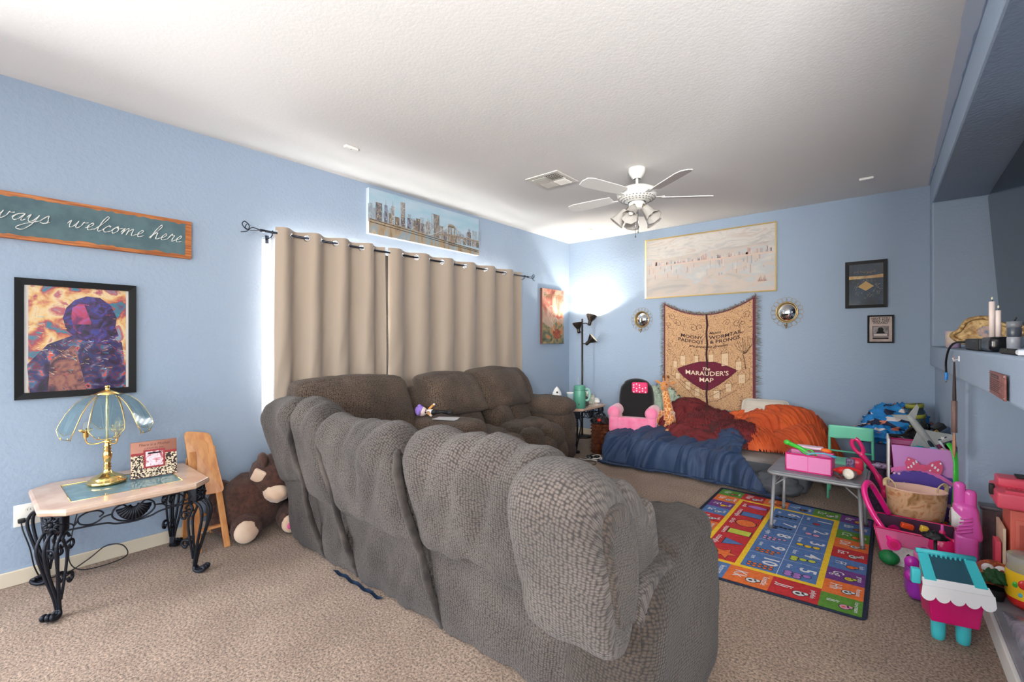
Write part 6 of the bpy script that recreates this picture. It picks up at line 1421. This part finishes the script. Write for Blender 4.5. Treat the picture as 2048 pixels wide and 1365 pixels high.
tt = thing('lilac_fabric_bin', 'lilac fabric bin full of toys sitting in the top of the toy organiser', 'bin', (3.79, 4.24, .405), radians(2))
openbin(tt, .27, .14, .165, M_lil, M_ptrim, .02)
b = MB()
for i in range(12): b.flat(blob(-.125+.022*(i % 2)+.003*(i//2), .03+.02*(i//2), .005, .006, 1, 8, 0), -.0795-.0013*(i//2)*2, .0008, M_dots)
b.build('dotted_corner', tt)
for (nm, lab, x, y, z, m, sz) in (('toy_banana', 'yellow toy in the left of the lilac fabric bin', -.10, 0, .15, mat('golden_plastic', (230, 170, 60), .4), (.03, .03, .02)), ('toy_dish', 'teal crumpled toy in the middle of the lilac fabric bin', -.03, 0, .155, mat('teal_plastic', (40, 170, 180), .4), (.05, .04, .03)), ('toy_ball', 'pale blue round toy in the lilac fabric bin', .055, -.02, .155, mat('pale_blue_plastic', (156, 200, 226), .4), (.038, .035, .036)), ('toy_shell', 'pale speckled round toy at the right of the lilac fabric bin', .105, .0, .15, mat('speckled_pink', (226, 200, 206), .5, c2=(206, 150, 150), vs=90), (.04, .04, .036))):
    b = MB(); b.at(3.79+x, 4.24+y, .405+z); crumple(b, (0, 0, 0), sz, m, 5, .12 if nm != 'toy_dish' else .4, 16, 3); tag(b.build(nm), lab, 'toy')
t = thing('pink_rim_bin', 'darker pink rimmed bin with black toys behind the lilac fabric bin', 'bin', (3.75, 4.42, .375), radians(2))
openbin(t, .24, .12, .235, M_pbin, M_ptrim, .02)
b = MB(); crumple(b, (-.04, 0, .225), (.10, .055, .035), mat('black_shiny_toy', (22, 20, 24), .25), 3, .4, 20, 5); b.build('black_contents', t)
t = thing('green_hoop', 'lime green curved plastic blade standing behind the toy organiser', 'toy', (3.925, 4.02, 0))
b = MB(); b.tube(crom([(-.015, .06, .66), (.012, .03, .60), (.022, 0, .48), (.016, 0, .32), (.0, 0, .12), (0, 0, .02)], 6), [.008]+[.022]*10+[.028]*12+[.02]*8, M_grn, 8, flat=.4); b.build('blade', t)
b = MB(); b.tube(crom([(.006, .062, .66), (.03, .032, .60), (.04, .002, .48), (.032, .002, .32), (.012, .002, .1)], 6), .006, M_blk, 6); b.build('black_edge', t)
# dark bin and cards behind the pink tools
t = thing('dark_tub', 'dark purple tub with small toys on the carpet behind the pink tool handles', 'tub', (3.575, 4.52, 0))
openbin(t, .15, .2, .36, mat('dark_purple_plastic', (48, 26, 56), .4, c2=(80, 60, 90), vs=50), mat('dark_purple_rim', (36, 24, 46), .4), .02)
b = MB(); crumple(b, (0, -.02, .355), (.07, .08, .02), mat('white_purple_bits', (220, 210, 226), .5, c2=(130, 60, 150), vs=40), 4, .4, 16, 5); b.build('contents', t)
# pink tool with looped handles in a pink cart
M_hot = mat('hot_pink_plastic', (238, 32, 136), .22, coat=.3); M_hot2 = mat('deep_pink_shiny', (216, 30, 104), .25, coat=.3)
t = thing('toy_cleaning_wand', 'hot pink toy wand with a looped grip leaning beside the folding table', 'toy', (0, 0, 0))
b = MB(); b.tube(crom([(3.420, 4.0, .63), (3.412, 4.0, .60), (3.425, 4.0, .565), (3.455, 4.0, .535), (3.475, 4.0, .545), (3.47, 4.0, .58), (3.45, 4.0, .62), (3.43, 4.0, .635)], 5), .013, M_hot2, 10, closed=False); b.build('looped_grip', t)
b = MB(); b.tube(crom([(3.462, 4.0, .535), (3.50, 4.0, .48), (3.54, 4.0, .42), (3.58, 4.0, .34), (3.60, 3.98, .26)], 5), [.017]*6+[.015]*6+[.02]*6+[.024]*3, M_hot2, 12); b.build('shaft', t)
b = MB(); b.rbox((3.615, 3.96, .30), (.09, .05, .05), .02, M_hot2, 5); b.build('joint', t)
# pink toy shopping cart (bin with curved handle)
t = thing('toy_cart', 'pink toy basket cart with curved hot pink handle and heart badge on the carpet', 'cart', (3.735, 3.62, 0))
M_cartp = mat('pink_cart_panel', (228, 112, 160), .4); M_cartd = mat('dark_pink_dotted', (214, 40, 92), .4)
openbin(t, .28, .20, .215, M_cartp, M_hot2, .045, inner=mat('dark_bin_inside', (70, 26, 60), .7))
b = MB(); b.T(Matrix.Rotation(0, 4, 'Z'))
b.tube(crom([(-.10, -.125, .13), (-.13, -.12, .18), (-.19, -.10, .27), (-.23, -.06, .36), (-.235, -.03, .41), (-.22, .02, .43), (-.20, .06, .40), (-.165, .11, .32), (-.12, .14, .22)], 6), .016, M_hot, 12); b.build('handle', t)
for y in (-.135, .13):
    b = MB(); b.T(Matrix.Translation((-.095, y, .13)) @ Matrix.Rotation(R90, 4, 'X')); b.cyl((0, 0, -.012), .032, .026, M_hot, 20); b.cyl((0, 0, -.014), .02, .03, M_hot2, 16); b.build('hinge', t)
b = MB(); b.T(Matrix.Rotation(radians(13), 4, 'X'))
b.flat([(-.10, .02), (.03, .02), (.04, .15), (-.10, .15)], -.106, .002, mat('white_print_panel', (232, 226, 222), .5, c2=(196, 190, 190), vs=30))
hp = [(.06+.05*(16*sin(a)**3)/17, .15+.05*(13*cos(a)-5*cos(2*a)-2*cos(3*a)-cos(4*a))/17) for a in [2*pi*i/30 for i in range(30)]]
for k, (m, s_) in enumerate(((mat('plum_heart', (176, 44, 128), .4), 1), (mat('white_heart', (238, 232, 236), .5), .72))):
    cx, cz = .06, .15; b.add([(cx, -.110-.002*k, cz)]+[(cx+(x-cx)*s_, -.110-.002*k, cz+(z-cz)*s_) for x, z in hp], [(0, 1+(i+1) % 30, 1+i) for i in range(30)], m)
for i in range(24): b.flat(blob(.035+.05*((i*.37) % 1), .13+.035*((i*.61) % 1), .003, .003, 1, 6, 0), -.1125, .0004, M_blk if i % 3 else M_bowp)
for i in range(30): b.flat(blob(-.13+.27*((i*.382) % 1), .01+.07*((i*.71) % 1), .006, .006, 1, 8, 0), -.1045, .0006, M_dots)
b.flat(blob(.02, .085, .012, .02, 3), -.107, .001, M_blk); b.flat(blob(-.03, .10, .01, .016, 3), -.1085, .001, M_blk)
b.build('printed_front', t)
for (nm, lab, p, sz, m) in (('toy_brick', 'orange red toy brick in the pink toy cart', (3.70, 3.60, .215), (.06, .03, .03), mat('orange_red_plastic', (240, 80, 40), .35)), ('toy_brick', 'yellow toy block next to the orange brick in the toy cart', (3.775, 3.59, .22), (.035, .03, .035), mat('yellow_plastic', (244, 204, 70), .35))):
    b = MB(); b.at(*p, .3, .1, .2); b.rbox((0, 0, 0), sz, .006, m, 2); tag(b.build(nm), lab, 'toy')
# cream fabric basket
M_bask = ramp_mat('peach_storybook_fabric', [(.3, (150, 110, 60)), (.42, (206, 156, 110)), (.5, (226, 184, 142)), (.6, (222, 178, 136)), (.68, (206, 130, 80)), (.76, (132, 140, 80))], 16, 5, 1, rough=.8)
t = thing('fabric_basket', 'peach patterned oval fabric basket with loop handles standing in front of the organiser', 'basket', (3.745, 3.86, .195), radians(4))
b = MB(); b.lathe([(0, .0), (.10, .002), (.132, .015), (.142, .08), (.150, .185)], M_bask, 40, sy=.72); b.build('outer_fabric', t)
b = MB(); b.lathe([(.150, .185), (.153, .188), (.151, .193), (.146, .19), (.138, .08), (.11, .02), (0, .014)], mat('pale_pink_lining', (238, 196, 176), .8), 40, sy=.72); b.build('lining', t)
for s in (-1, 1):
    b = MB(); y = -.03 if s < 0 else .02
    b.tube(crom([(s*.10, y-.03, .185), (s*.105, y-.03, .215), (s*.13, y, .235), (s*.15, y+.03, .215), (s*.15, y+.035, .18)], 6), .012, mat('cream_strap', (222, 198, 150), .8), 8, flat=.35); b.build('handle', t)
# green ball
t = thing('green_ball', 'green play ball on the carpet at the right edge of the rug', 'ball', (3.618, 3.50, .042))
b = MB(); b.ell((0, 0, 0), (.050, .048, .042), mat('deep_green_rubber', (14, 120, 62), .5, bump=('noise', 90, .2)), 18); b.build('ball', t)
# orchid pink toy sewing machine-like vacuum
M_orc = mat('orchid_plastic', (232, 98, 190), .25, coat=.3)
t = thing('toy_vacuum', 'orchid pink upright toy with a ribbed clear-edged drum beside the heart cart', 'toy', (3.905, 3.42, 0))
b = MB(); b.rbox((.03, 0, .15), (.09, .10, .29), .02, M_orc, 5); b.build('body', t)
b = MB(); b.rbox((.035, 0, .36), (.10, .10, .20), .035, M_orc, 8, lambda q, w_: (w_.x-.012*q[2], w_.y, w_.z)); b.build('upper_body', t)
b = MB(); b.rbox((.005, 0, .50), (.048, .05, .13), .02, M_orc, 6); b.rbox((.045, 0, .47), (.05, .055, .12), .02, M_orc, 6); b.build('grip', t)
b = MB(); b.T(Matrix.Translation((-.01, 0, .37)) @ Matrix.Rotation(R90, 4, 'Y')); b.lathe([(0, -.02), (.05, -.018), (.055, .0), (.05, .03)], mat('white_clear_drum', (230, 226, 224), .25), 24); b.lathe([(.035, -.022), (.03, -.0235), (0, -.0235)], mat('drum_window_grey', (150, 150, 150), .3), 24); b.build('drum', t)
b = MB()
for i in range(5): b.tube([(-.012+.004*i, -.052, .30+i*.02), (.05, -.054, .325+i*.018)], .005, M_orc, 6)
b.build('ribs', t)
# magenta teapot
t = thing('toy_teapot', 'shiny magenta toy kettle with looped handle on the heart cart', 'toy', (3.845, 3.46, .15))
b = MB(); b.lathe([(0, 0), (.05, .002), (.06, .02), (.055, .06), (.04, .085), (.012, .10), (.014, .115), (.008, .125), (0, .126)], M_hot2, 28); b.build('pot', t)
b = MB(); b.tube(crom([(.03, 0, .07), (.07, -.01, .08), (.10, -.01, .07), (.105, -.01, .02), (.09, -.01, -.02)], 6), .014, M_hot2, 10); b.build('handle', t)
b = MB(); b.rbox((0, 0, .13), (.014, .02, .045), .006, M_orc, 3); b.build('knob', t)
b = MB(); b.lathe([(0, -.15), (.07, -.149), (.075, -.10), (.07, -.0), (.05, .0), (0, .001)], mat('lilac_drum', (196, 150, 210), .4), 24); b.build('stand', t)
# teal and magenta toy stall
M_mag = mat('magenta_plastic', (200, 14, 104), .35); M_teal = mat('turquoise_plastic', (70, 196, 206), .35); M_wpl = mat('white_scallop_plastic', (238, 236, 238), .35); M_purp = mat('purple_plastic', (160, 50, 180), .3)
t = thing('toy_stall', 'magenta and turquoise toy stall with a scalloped white canopy nearest the hearth', 'toy', (3.832, 2.775, 0), radians(14)); t.scale = (.93, .95, .94)
b = MB(); b.add([(-.085, -.05, .10), (.085, -.05, .10), (.085, .07, .10), (-.085, .07, .10), (-.10, -.06, .235), (.10, -.06, .235), (.10, .08, .235), (-.10, .08, .235)], [(3, 2, 1, 0), (4, 5, 6, 7), (0, 1, 5, 4), (1, 2, 6, 5), (2, 3, 7, 6), (3, 0, 4, 7)], M_mag); b.build('body', t, bevel=.006)
for x in (-.045, .045):
    b = MB(); b.lathe([(.018, .0), (.024, .006), (.027, .03), (.028, .10), (.03, .12)], M_teal, 20, (x, 0, 0), sy=.8); b.build('leg', t)
b = MB(); n = 60
P0 = [(-.13+.26*i/n, .228-.022*abs(sin(pi*5*i/n))**.6) for i in range(n+1)]
for i in range(n): b.flat([P0[i], P0[i+1], (P0[i+1][0]*.96, .275), (P0[i][0]*.96, .275)], -.075, .005, M_wpl)
b.build('scalloped_valance', t)
b = MB(); b.add([(-.124, -.078, .272), (.124, -.078, .272), (.117, -.045, .298), (-.117, -.045, .298)], [(0, 1, 2, 3)], M_wpl); b.build('white_eave', t, solid=.005)
b = MB(); b.add([(-.112, -.045, .296), (.112, -.045, .296), (.10, .06, .372), (-.10, .06, .372)], [(0, 1, 2, 3)], mat('smoky_teal_clear', (80, 130, 150), .1, trans=.6, ior=1.15)); b.build('clear_roof', t, solid=.004)
for x in (-.085, .085):
    b = MB(); b.add([(x*1.05-.022, -.055, .294), (x*1.05+.022, -.055, .294), (x+.020, .06, .378), (x-.020, .06, .378)], [(0, 1, 2, 3)], M_teal); b.build('roof_strip', t, solid=.012)
b = MB(); b.tube([(-.11, .062, .38), (.11, .062, .38)], .012, M_teal, 10)
for i in range(9): b.rbox((-.07+.0175*i, .055, .368), (.008, .012, .022), .003, M_teal, 1)
b.build('ridge_rail', t)
b = MB(); b.rbox((-.135, -.02, .29), (.035, .03, .07), .006, M_teal, 2); b.build('side_latch', t)
b = MB(); b.box(-.095, .095, .06, .068, .22, .37, M_wpl); b.build('back_panel', t)
t = thing('purple_toy_case', 'shiny purple ribbed toy case with round clasps behind the toy stall', 'toy', (3.735, 3.13, 0), radians(10))
b = MB(); b.rbox((0, 0, .09), (.10, .12, .17), .035, M_purp, 8, lambda q, w_: (w_.x+.003*sin(w_.z*260), w_.y+.0, w_.z)); b.build('case', t)
for z in (.13, .20):
    b = MB(); b.T(Matrix.Translation((-.035, -.05, z)) @ Matrix.Rotation(R90, 4, 'X')); b.lathe([(0, .024), (.02, .022), (.03, .01), (.03, -.0)], mat('violet_shiny', (184, 40, 170), .25), 20); b.build('clasp', t)
b = MB(); b.rbox((.02, .03, .20), (.06, .06, .07), .02, mat('pink_light_plastic', (236, 120, 180), .3), 4); b.build('top_block', t)
t = thing('black_toy_bits', 'small black toy perched on top of the turquoise toy stall', 'toy', (3.80, 3.12, .33))
b = MB(); crumple(b, (0, 0, 0), (.045, .03, .03), M_blk, 6, .4, 14, 4); b.build('cluster', t)
b = MB(); b.tube([(0, 0, -.31), (0, 0, 0)], .008, M_blk, 6); b.build('stem', t)
# ---------------- right wall: screen, mantle things, hearth things ----------------
M_tvs = mat('tv_screen_glass', (14, 17, 22), .12, spec=.6); M_tvb = mat('tv_black_bezel', (16, 18, 22), .35)
t = thing('television', 'very large flat television tilted forward in the niche over the mantle', 'television', (4.262, 4.38, 1.965), 0)
t.rotation_euler = (0, radians(-3.9), 0)
b = MB(); b.rbox((.02, 0, 0), (.05, 1.86, 1.075), .012, M_tvb, 2); b.build('casing', t)
b = MB(); b.box(-.0075, -.0055, -.915, .915, -.522, .522, M_tvs); b.build('screen', t)
b = MB(); b.box(.045, .11, -.2, .2, -.2, .2, M_tvb); b.build('wall_bracket', t)
MZ = 1.272
def mx(y): return XR+(YB-y)*.0175
t = thing('ornate_photo_frame', 'gold ornate carved picture frame lying tilted on the mantle', 'frame', (4.03, 4.05, MZ), radians(-20))
M_orn = mat('antique_gold_carving', (206, 174, 120), .45, .3, c2=(150, 112, 66), vs=50, bump=('noise', 60, 1))
b = MB(); b.T(Matrix.Rotation(radians(24), 4, 'Y') @ Matrix.Translation((0, 0, .10)))
pr = [(-.13, -.07), (-.11, -.02), (-.10, .05), (-.03, .095), (.06, .085), (.15, .10), (.13, .02), (.08, -.04), (.0, -.06), (-.06, -.085)]
cr = [(v.x, v.y) for v in crom([(x, z, 0) for x, z in pr], 5, True)]
b.flat(cr, .012, .024, M_orn); b.tube([(x, -.014, z) for x, z in cr], .013, M_orn, 8, closed=True); b.build('frame', t)
b = MB(); b.T(Matrix.Rotation(radians(24), 4, 'Y') @ Matrix.Translation((0, 0, .10))); b.flat(blob(.02, .015, .055, .04, 2), -.012, .003, mat('small_figure_painting', (190, 150, 130), .5, c2=(70, 100, 130), vs=40)); b.build('painting', t)
t = thing('mantle_cup', 'small cream patterned tumbler at the far end of the mantle', 'cup', (3.97, 4.62, MZ))
b = MB(); b.lathe([(0, 0), (.04, 0), (.045, .12), (.041, .12), (.037, .01), (0, .008)], mat('cream_gold_tumbler', (214, 196, 160), .4, c2=(184, 160, 200), vs=14), 24); b.build('body', t)
b = MB(); b.lathe([(0, .112), (.038, .112), (.04, .10)], mat('cup_cream_wax', (238, 226, 206), .6), 20); b.build('wax', t)
t = thing('black_media_box', 'flat black media box on the mantle in front of the candles', 'box', (mx(3.3)+.085, 3.42, MZ), radians(1))
b = MB(); b.rbox((0, 0, .03), (.12, .46, .06), .008, M_blk, 3); b.build('case', t)
b = MB(); b.box(-.0605, -.0600, -.15, -.05, .045, .05, M_tvb); b.box(-.055, .05, -.02, .2, .0602, .0608, mat('grey_top_label', (60, 60, 64), .5)); b.build('top_plate', t)
t = thing('black_candle_tray', 'round-cornered black holder on the mantle carrying two pale candles', 'candle holder', (mx(2.95)+.07, 3.02, MZ))
b = MB(); b.rbox((0, 0, .034), (.09, .28, .066), .02, mat('glossy_black', (14, 14, 18), .2), 4); b.build('tray', t)
M_wax = mat('ivory_candle_wax', (244, 224, 214), .5)
for (y, h, r, lab) in ((3.10, .165, .011, 'taller ivory pillar candle at the left of the black holder'), (2.93, .115, .009, 'shorter ivory candle with a small lit-looking tip at the right of the black holder')):
    t = thing('candle', lab, 'candle', (mx(2.95)+.06, y, MZ+.068)); t['group'] = 'pale candles on the mantle'
    b = MB(); b.lathe([(0, 0), (r, 0), (r, h), (r*.7, h+.001), (0, h-.001)], M_wax, 18); b.build('wax', t)
    b = MB(); b.tube([(0, 0, h), (.001, 0, h+.012)], .0012, M_blk, 5); b.ell((0, 0, h+.016), (.003, .003, .007), mat('cream_tip', (250, 236, 200), .4), 8); b.build('wick', t)
t = thing('herb_grinder', 'grey and smoky clear cylindrical jar next to the shorter candle', 'jar', (mx(2.7)+.08, 2.76, MZ))
b = MB(); b.lathe([(0, 0), (.021, 0), (.022, .06), (.02, .065)], mat('smoky_grey_jar', (150, 152, 160), .3), 22); b.build('lower_jar', t)
b = MB(); b.lathe([(.02, .065), (.022, .07), (.022, .10), (.02, .103)], mat('dark_smoke_band', (70, 76, 86), .3), 22); b.build('band', t)
b = MB(); b.lathe([(.02, .103), (.023, .106), (.023, .128), (.0, .13)], mat('grey_lid', (120, 124, 130), .3), 22); b.tube([(0, 0, .128), (.005, -.01, .145)], .003, M_blk, 5); b.build('lid', t)
t = thing('copper_art_piece', 'glossy copper orange swirled ornament under the television', 'ornament', (mx(2.3)+.16, 2.52, MZ))
M_cop = ramp_mat('molten_copper', [(.3, (40, 20, 16)), (.45, (140, 60, 30)), (.55, (230, 120, 60)), (.65, (255, 190, 130))], 14, 4, 2, rough=.15, coat=.5)
b = MB(); crumple(b, (0, 0, .075), (.06, .22, .07), M_cop, 4, .25, 24, 3); b.build('swirl', t)
b = MB(); b.rbox((0, 0, .01), (.09, .34, .02), .005, mat('dark_wood_stand', (44, 26, 20), .5), 2); b.build('stand', t)
t = thing('spiral_notebook', 'small white spiral notebook lying on the mantle edge', 'notebook', (mx(2.3)+.05, 2.42, MZ))
b = MB(); b.box(-.035, .04, -.16, .16, 0, .016, mat('notebook_paper', (236, 236, 240), .7)); b.build('pages', t)
b = MB(); b.box(-.036, .041, -.161, .161, .0162, .019, mat('pale_blue_cover', (190, 204, 222), .5)); b.build('cover', t)
b = MB()
for i in range(14): b.tube([(-.036+.006*cos(a/8*2*pi), -.145+i*.022, .010+.010*sin(a/8*2*pi)) for a in range(8)], .0016, M_blk, 4, closed=True)
b.build('spiral_binding', t)
t = thing('lavender_tissue_flower', 'crumpled lavender paper decoration on the mantle above the notebook', 'decoration', (mx(2.1)+.08, 2.20, MZ+.0))
b = MB(); crumple(b, (0, 0, .04), (.05, .10, .04), mat('lavender_paper', (206, 196, 222), .7), 9, .5, 18, 4); b.build('petals', t)
t = thing('charger_cable', 'black cable with bright blue plug hanging over the mantle edge', 'cable', (0, 0, 0))
b = MB(); b.tube(crom([(mx(3.7)+.05, 3.66, 1.312), (mx(3.8)-.0, 3.76, 1.31), (mx(3.9)-.018, 3.90, 1.27), (mx(4)-.022, 4.02, 1.19), (mx(4)-.02, 4.04, 1.12)], 7), .006, cordm, 8); b.build('cable', t)
b = MB(); b.rbox((mx(4)-.02, 4.04, 1.095), (.016, .026, .05), .006, mat('bright_blue_plug', (30, 130, 210), .4), 3); b.tube([(mx(4)-.02, 4.04, 1.07), (mx(4)-.02, 4.045, 1.055)], .004, M_silver, 6); b.build('plug', t)
t = thing('wall_plaque', 'small rusty red printed plaque on the mantle face', 'plaque', (mx(2.49)-.001, 2.49, 1.157), radians(-90)-.0175)
b = MB(); b.rbox((0, -.003, 0), (.405, .005, .090), .001, mat('rust_plaque', (150, 92, 82), .45, c2=(110, 60, 54), vs=14, stretch=(1, 1, 4)), 1); b.build('board', t)
b = MB()
b.box(-.14, .06, -.0063, -.0057, .022, .034, mat('dark_plaque_ink', (60, 34, 34), .6)); b.box(-.125, .045, -.0068, -.0062, .025, .031, mat('plaque_grey_ink', (110, 90, 90), .6))
for i in range(7): b.box(-.15, .10-.02*(i % 3), -.0063, -.0057, .013-i*.007, .015-i*.007, MATS['dark_plaque_ink'])
for x, z in ((-.195, .038), (.195, .038), (-.195, -.038), (.195, -.038)): b.ell((x, -.006, z), (.004, .002, .004), M_silver, 6)
b.build('printed_text', t)
t = thing('back_scratcher', 'long wooden back scratcher hanging on a string from the mantle face', 'back scratcher', (mx(3.55)-.022, 3.60, 0), radians(-90))
M_bam = mat('pale_bamboo', (196, 146, 112), .5)
b = MB(); b.tube([(0, 0, 1.20), (.003, 0, 1.0), (0, 0, .80)], [.004, .009, .008], mat('dark_wrapped_handle', (60, 46, 44), .6), 8); b.build('handle', t)
b = MB(); b.tube([(0, 0, .98), (0, 0, .80)], .013, mat('taupe_wrap', (140, 112, 104), .7, bump=('wave', 90, .5)), 10); b.build('grip_wrap', t)
b = MB(); b.ell((0, 0, .73), (.028, .008, .075), M_bam, 12); b.build('paddle', t)
b = MB(); b.tube([(-.004, -.0, 1.235), (-.006, 0, 1.10), (-.01, 0, 1.0)], .0022, mat('tan_string', (190, 150, 130), .7), 5); b.box(-.016, .016, .016, .021, 1.205, 1.235, M_wpl); b.tube([(0, .016, 1.215), (0, -.004, 1.21), (0, -.006, 1.225)], .003, M_wpl, 5); b.build('hook_and_string', t)
b = MB(); b.box(-.032, -.004, -.002, .0, 1.03, 1.05, mat('pink_tag_paper', (226, 180, 190), .6)); b.build('tag', t)

# hearth: toy house, tray, tubs, plastic bag
HZ = .101
M_coral = mat('coral_toy_plastic', (226, 112, 96), .45); M_coral2 = mat('coral_pink_plastic', (232, 84, 106), .4)
t = thing('toy_house', 'coral pink toy house with panelled doors and a tray roof in the hearth recess', 'toy', (4.19, 3.40, HZ), 0); t.scale = (1, 1, 1.07)
b = MB(); b.box(-.11, .30, -.10, .12, 0, .36, M_coral); b.build('walls', t, bevel=.004)
for x in (-.05, .06, .17):
    b = MB(); b.rbox((x, -.102, .17), (.09, .010, .30), .004, mat('coral_door', (216, 104, 86), .45), 2); dr = b.build('door', t)
    b = MB(); b.box(x-.03, x+.03, -.1095, -.107, .19, .30, mat('coral_recess', (190, 86, 72), .5)); b.box(x-.03, x+.03, -.1095, -.107, .04, .15, mat('coral_recess', (190, 86, 72), .5)); b.build('door_panel', dr)
b = MB(); b.box(-.135, -.125, -.105, .10, 0, .27, mat('cream_board', (226, 200, 170), .6)); b.box(-.16, -.14, -.09, .0, 0, .20, M_coral2); b.build('side_board', t)
b = MB(); b.rbox((.09, 0, .405), (.50, .27, .075), .012, M_coral2, 3); b.build('tray_roof', t)
b = MB(); b.box(-.12, .30, -.115, -.03, .4435, .446, mat('tray_recess_coral', (214, 70, 84), .5))
for i in range(24): b.box(-.11+i*.017, -.103+i*.017, -.04, -.032, .446, .450, M_coral2)
b.box(-.13, .31, -.125, -.118, .40, .452, M_coral2); b.build('tray_slots', t)
b = MB(); b.rbox((.08, .07, .46), (.44, .12, .045), .01, M_coral2, 3); b.build('raised_lid', t)
b = MB(); b.tube(crom([(-.05, -.115, .33), (.0, -.118, .27), (.08, -.118, .25), (.2, -.118, .26)], 6), .003, M_white, 6); b.build('white_cord', t)
b = MB(); b.rbox((-.165, -.02, .43), (.02, .03, .05), .004, M_blk, 2); b.build('black_latch', t)
t = thing('tong_set', 'black and white tongs lying on the coral tray roof', 'tongs', (4.20, 3.475, HZ+.517))
for i in range(3):
    b = MB(); b.tube([(-.08, -.035+i*.03, .006), (.08, -.03+i*.028, .006)], .006, M_blk, 6); b.build('arm', t)
b = MB(); b.ell((.05, -.01, .012), (.05, .012, .006), M_wpl, 8); b.build('white_handle', t)
t = thing('smoky_storage_bin', 'dark translucent storage bin in the hearth recess left of the coral toy house', 'bin', (4.25, 3.60, HZ))
b = MB(); b.box(-.24, .2, -.04, .04, 0, .30, mat('smoky_bin_plastic', (70, 64, 70), .25, c2=(110, 90, 90), vs=12)); b.build('bin_body', t)
b = MB(); b.rbox((-.02, 0, .31), (.46, .09, .02), .006, mat('smoky_lid_plastic', (92, 90, 96), .3), 2); b.build('lid', t)
b = MB(); b.box(-.2, .15, -.0415, -.04, .14, .152, M_blk); b.build('handle_band', t)
t = thing('orange_toy_creature', 'orange spotted round toy with white eyes behind the green dark toy', 'toy', (4.02, 3.27, HZ))
b = MB(); b.ell((0, 0, .065), (.07, .05, .064), mat('brown_orange_spots', (196, 110, 60), .5, c2=(150, 70, 40), vs=30, lo=.48, hi=.52), 16); b.build('body', t)
for x in (-.025, .02):
    b = MB(); b.ell((x, -.043, .10), (.024, .012, .024), M_wpl, 10); b.ell((x+.002, -.054, .10), (.008, .004, .009), mat('red_pupil', (150, 40, 40), .4), 8); b.build('eye', t)
t = thing('green_toy_plant', 'dark green leafy round toy beside the yellow labelled tub', 'toy', (4.005, 3.12, HZ))
b = MB(); crumple(b, (0, 0, .085), (.045, .04, .045), mat('dark_leaf_green', (30, 84, 40), .6), 8, .4, 20, 4); b.build('leaves', t)
b = MB(); b.lathe([(0, 0), (.03, 0), (.04, .03), (.036, .05)], M_blk, 16); b.build('pot', t)
t = thing('dough_tub', 'round tub with clear top, yellow fruit label and red base on the hearth', 'tub', (4.115, 3.12, HZ))
M_yl = mat('yellow_label', (246, 200, 40), .4)
b = MB(); b.lathe([(0, 0), (.055, .0), (.07, .02), (.075, .05)], M_redp, 28); b.build('red_base', t)
b = MB(); b.lathe([(.0755, .045), (.077, .06), (.077, .15), (.075, .165)], M_yl, 28); b.build('label', t)
b = MB(); b.lathe([(.075, .16), (.07, .20), (.072, .23), (.068, .232), (0, .232)], M_clear, 28); b.build('clear_top', t)
b = MB()
for a, z, m, r in ((-110, .12, M_redp, .022), (-95, .09, M_aqua, .015), (-130, .11, M_grn, .014), (-80, .13, M_orp, .016), (-118, .07, M_aqua, .01)):
    a = radians(a); b.ell((.076*cos(a), .076*sin(a), z), (r*.9, .005, r), m, 8)
b.build('fruit_picture', t)
t = thing('yellow_ball', 'yellow ball inside the clear top of the tub area', 'ball', (4.17, 3.20, HZ+.22)) if 0 else None
t = thing('plastic_wrapped_bundle', 'grey bundle in shiny clear plastic wrap on the hearth edge', 'bundle', (0, 0, 0))
M_wrap = mat('shiny_plastic_wrap', (168, 172, 182), .12, c2=(140, 146, 158), vs=7, coat=.6, bump=('noise', 22, .8), stretch=(2.5, 1, 1))
def wr(u, v):
    y = 1.5+1.5*u; a = v*pi; x = mx(y)+.235-.155*cos(a)+.0; z = HZ+.001+.085*sin(a)**.7*(.8+.3*nz(u*6, v*3, 2))*min(1, 8*(1-u)+.02, 8*u+.02)
    return (x, y, z)
b = MB(); b.grid(wr, 60, 24, M_wrap); b.build('wrap', t)
b = MB(); b.tube([(mx(2.2)+.16+.02*cos(i/12*2*pi), 2.25+.03*sin(i/12*2*pi), HZ+.10) for i in range(12)], .004, M_redp, 6, closed=True); b.build('red_ring', t)
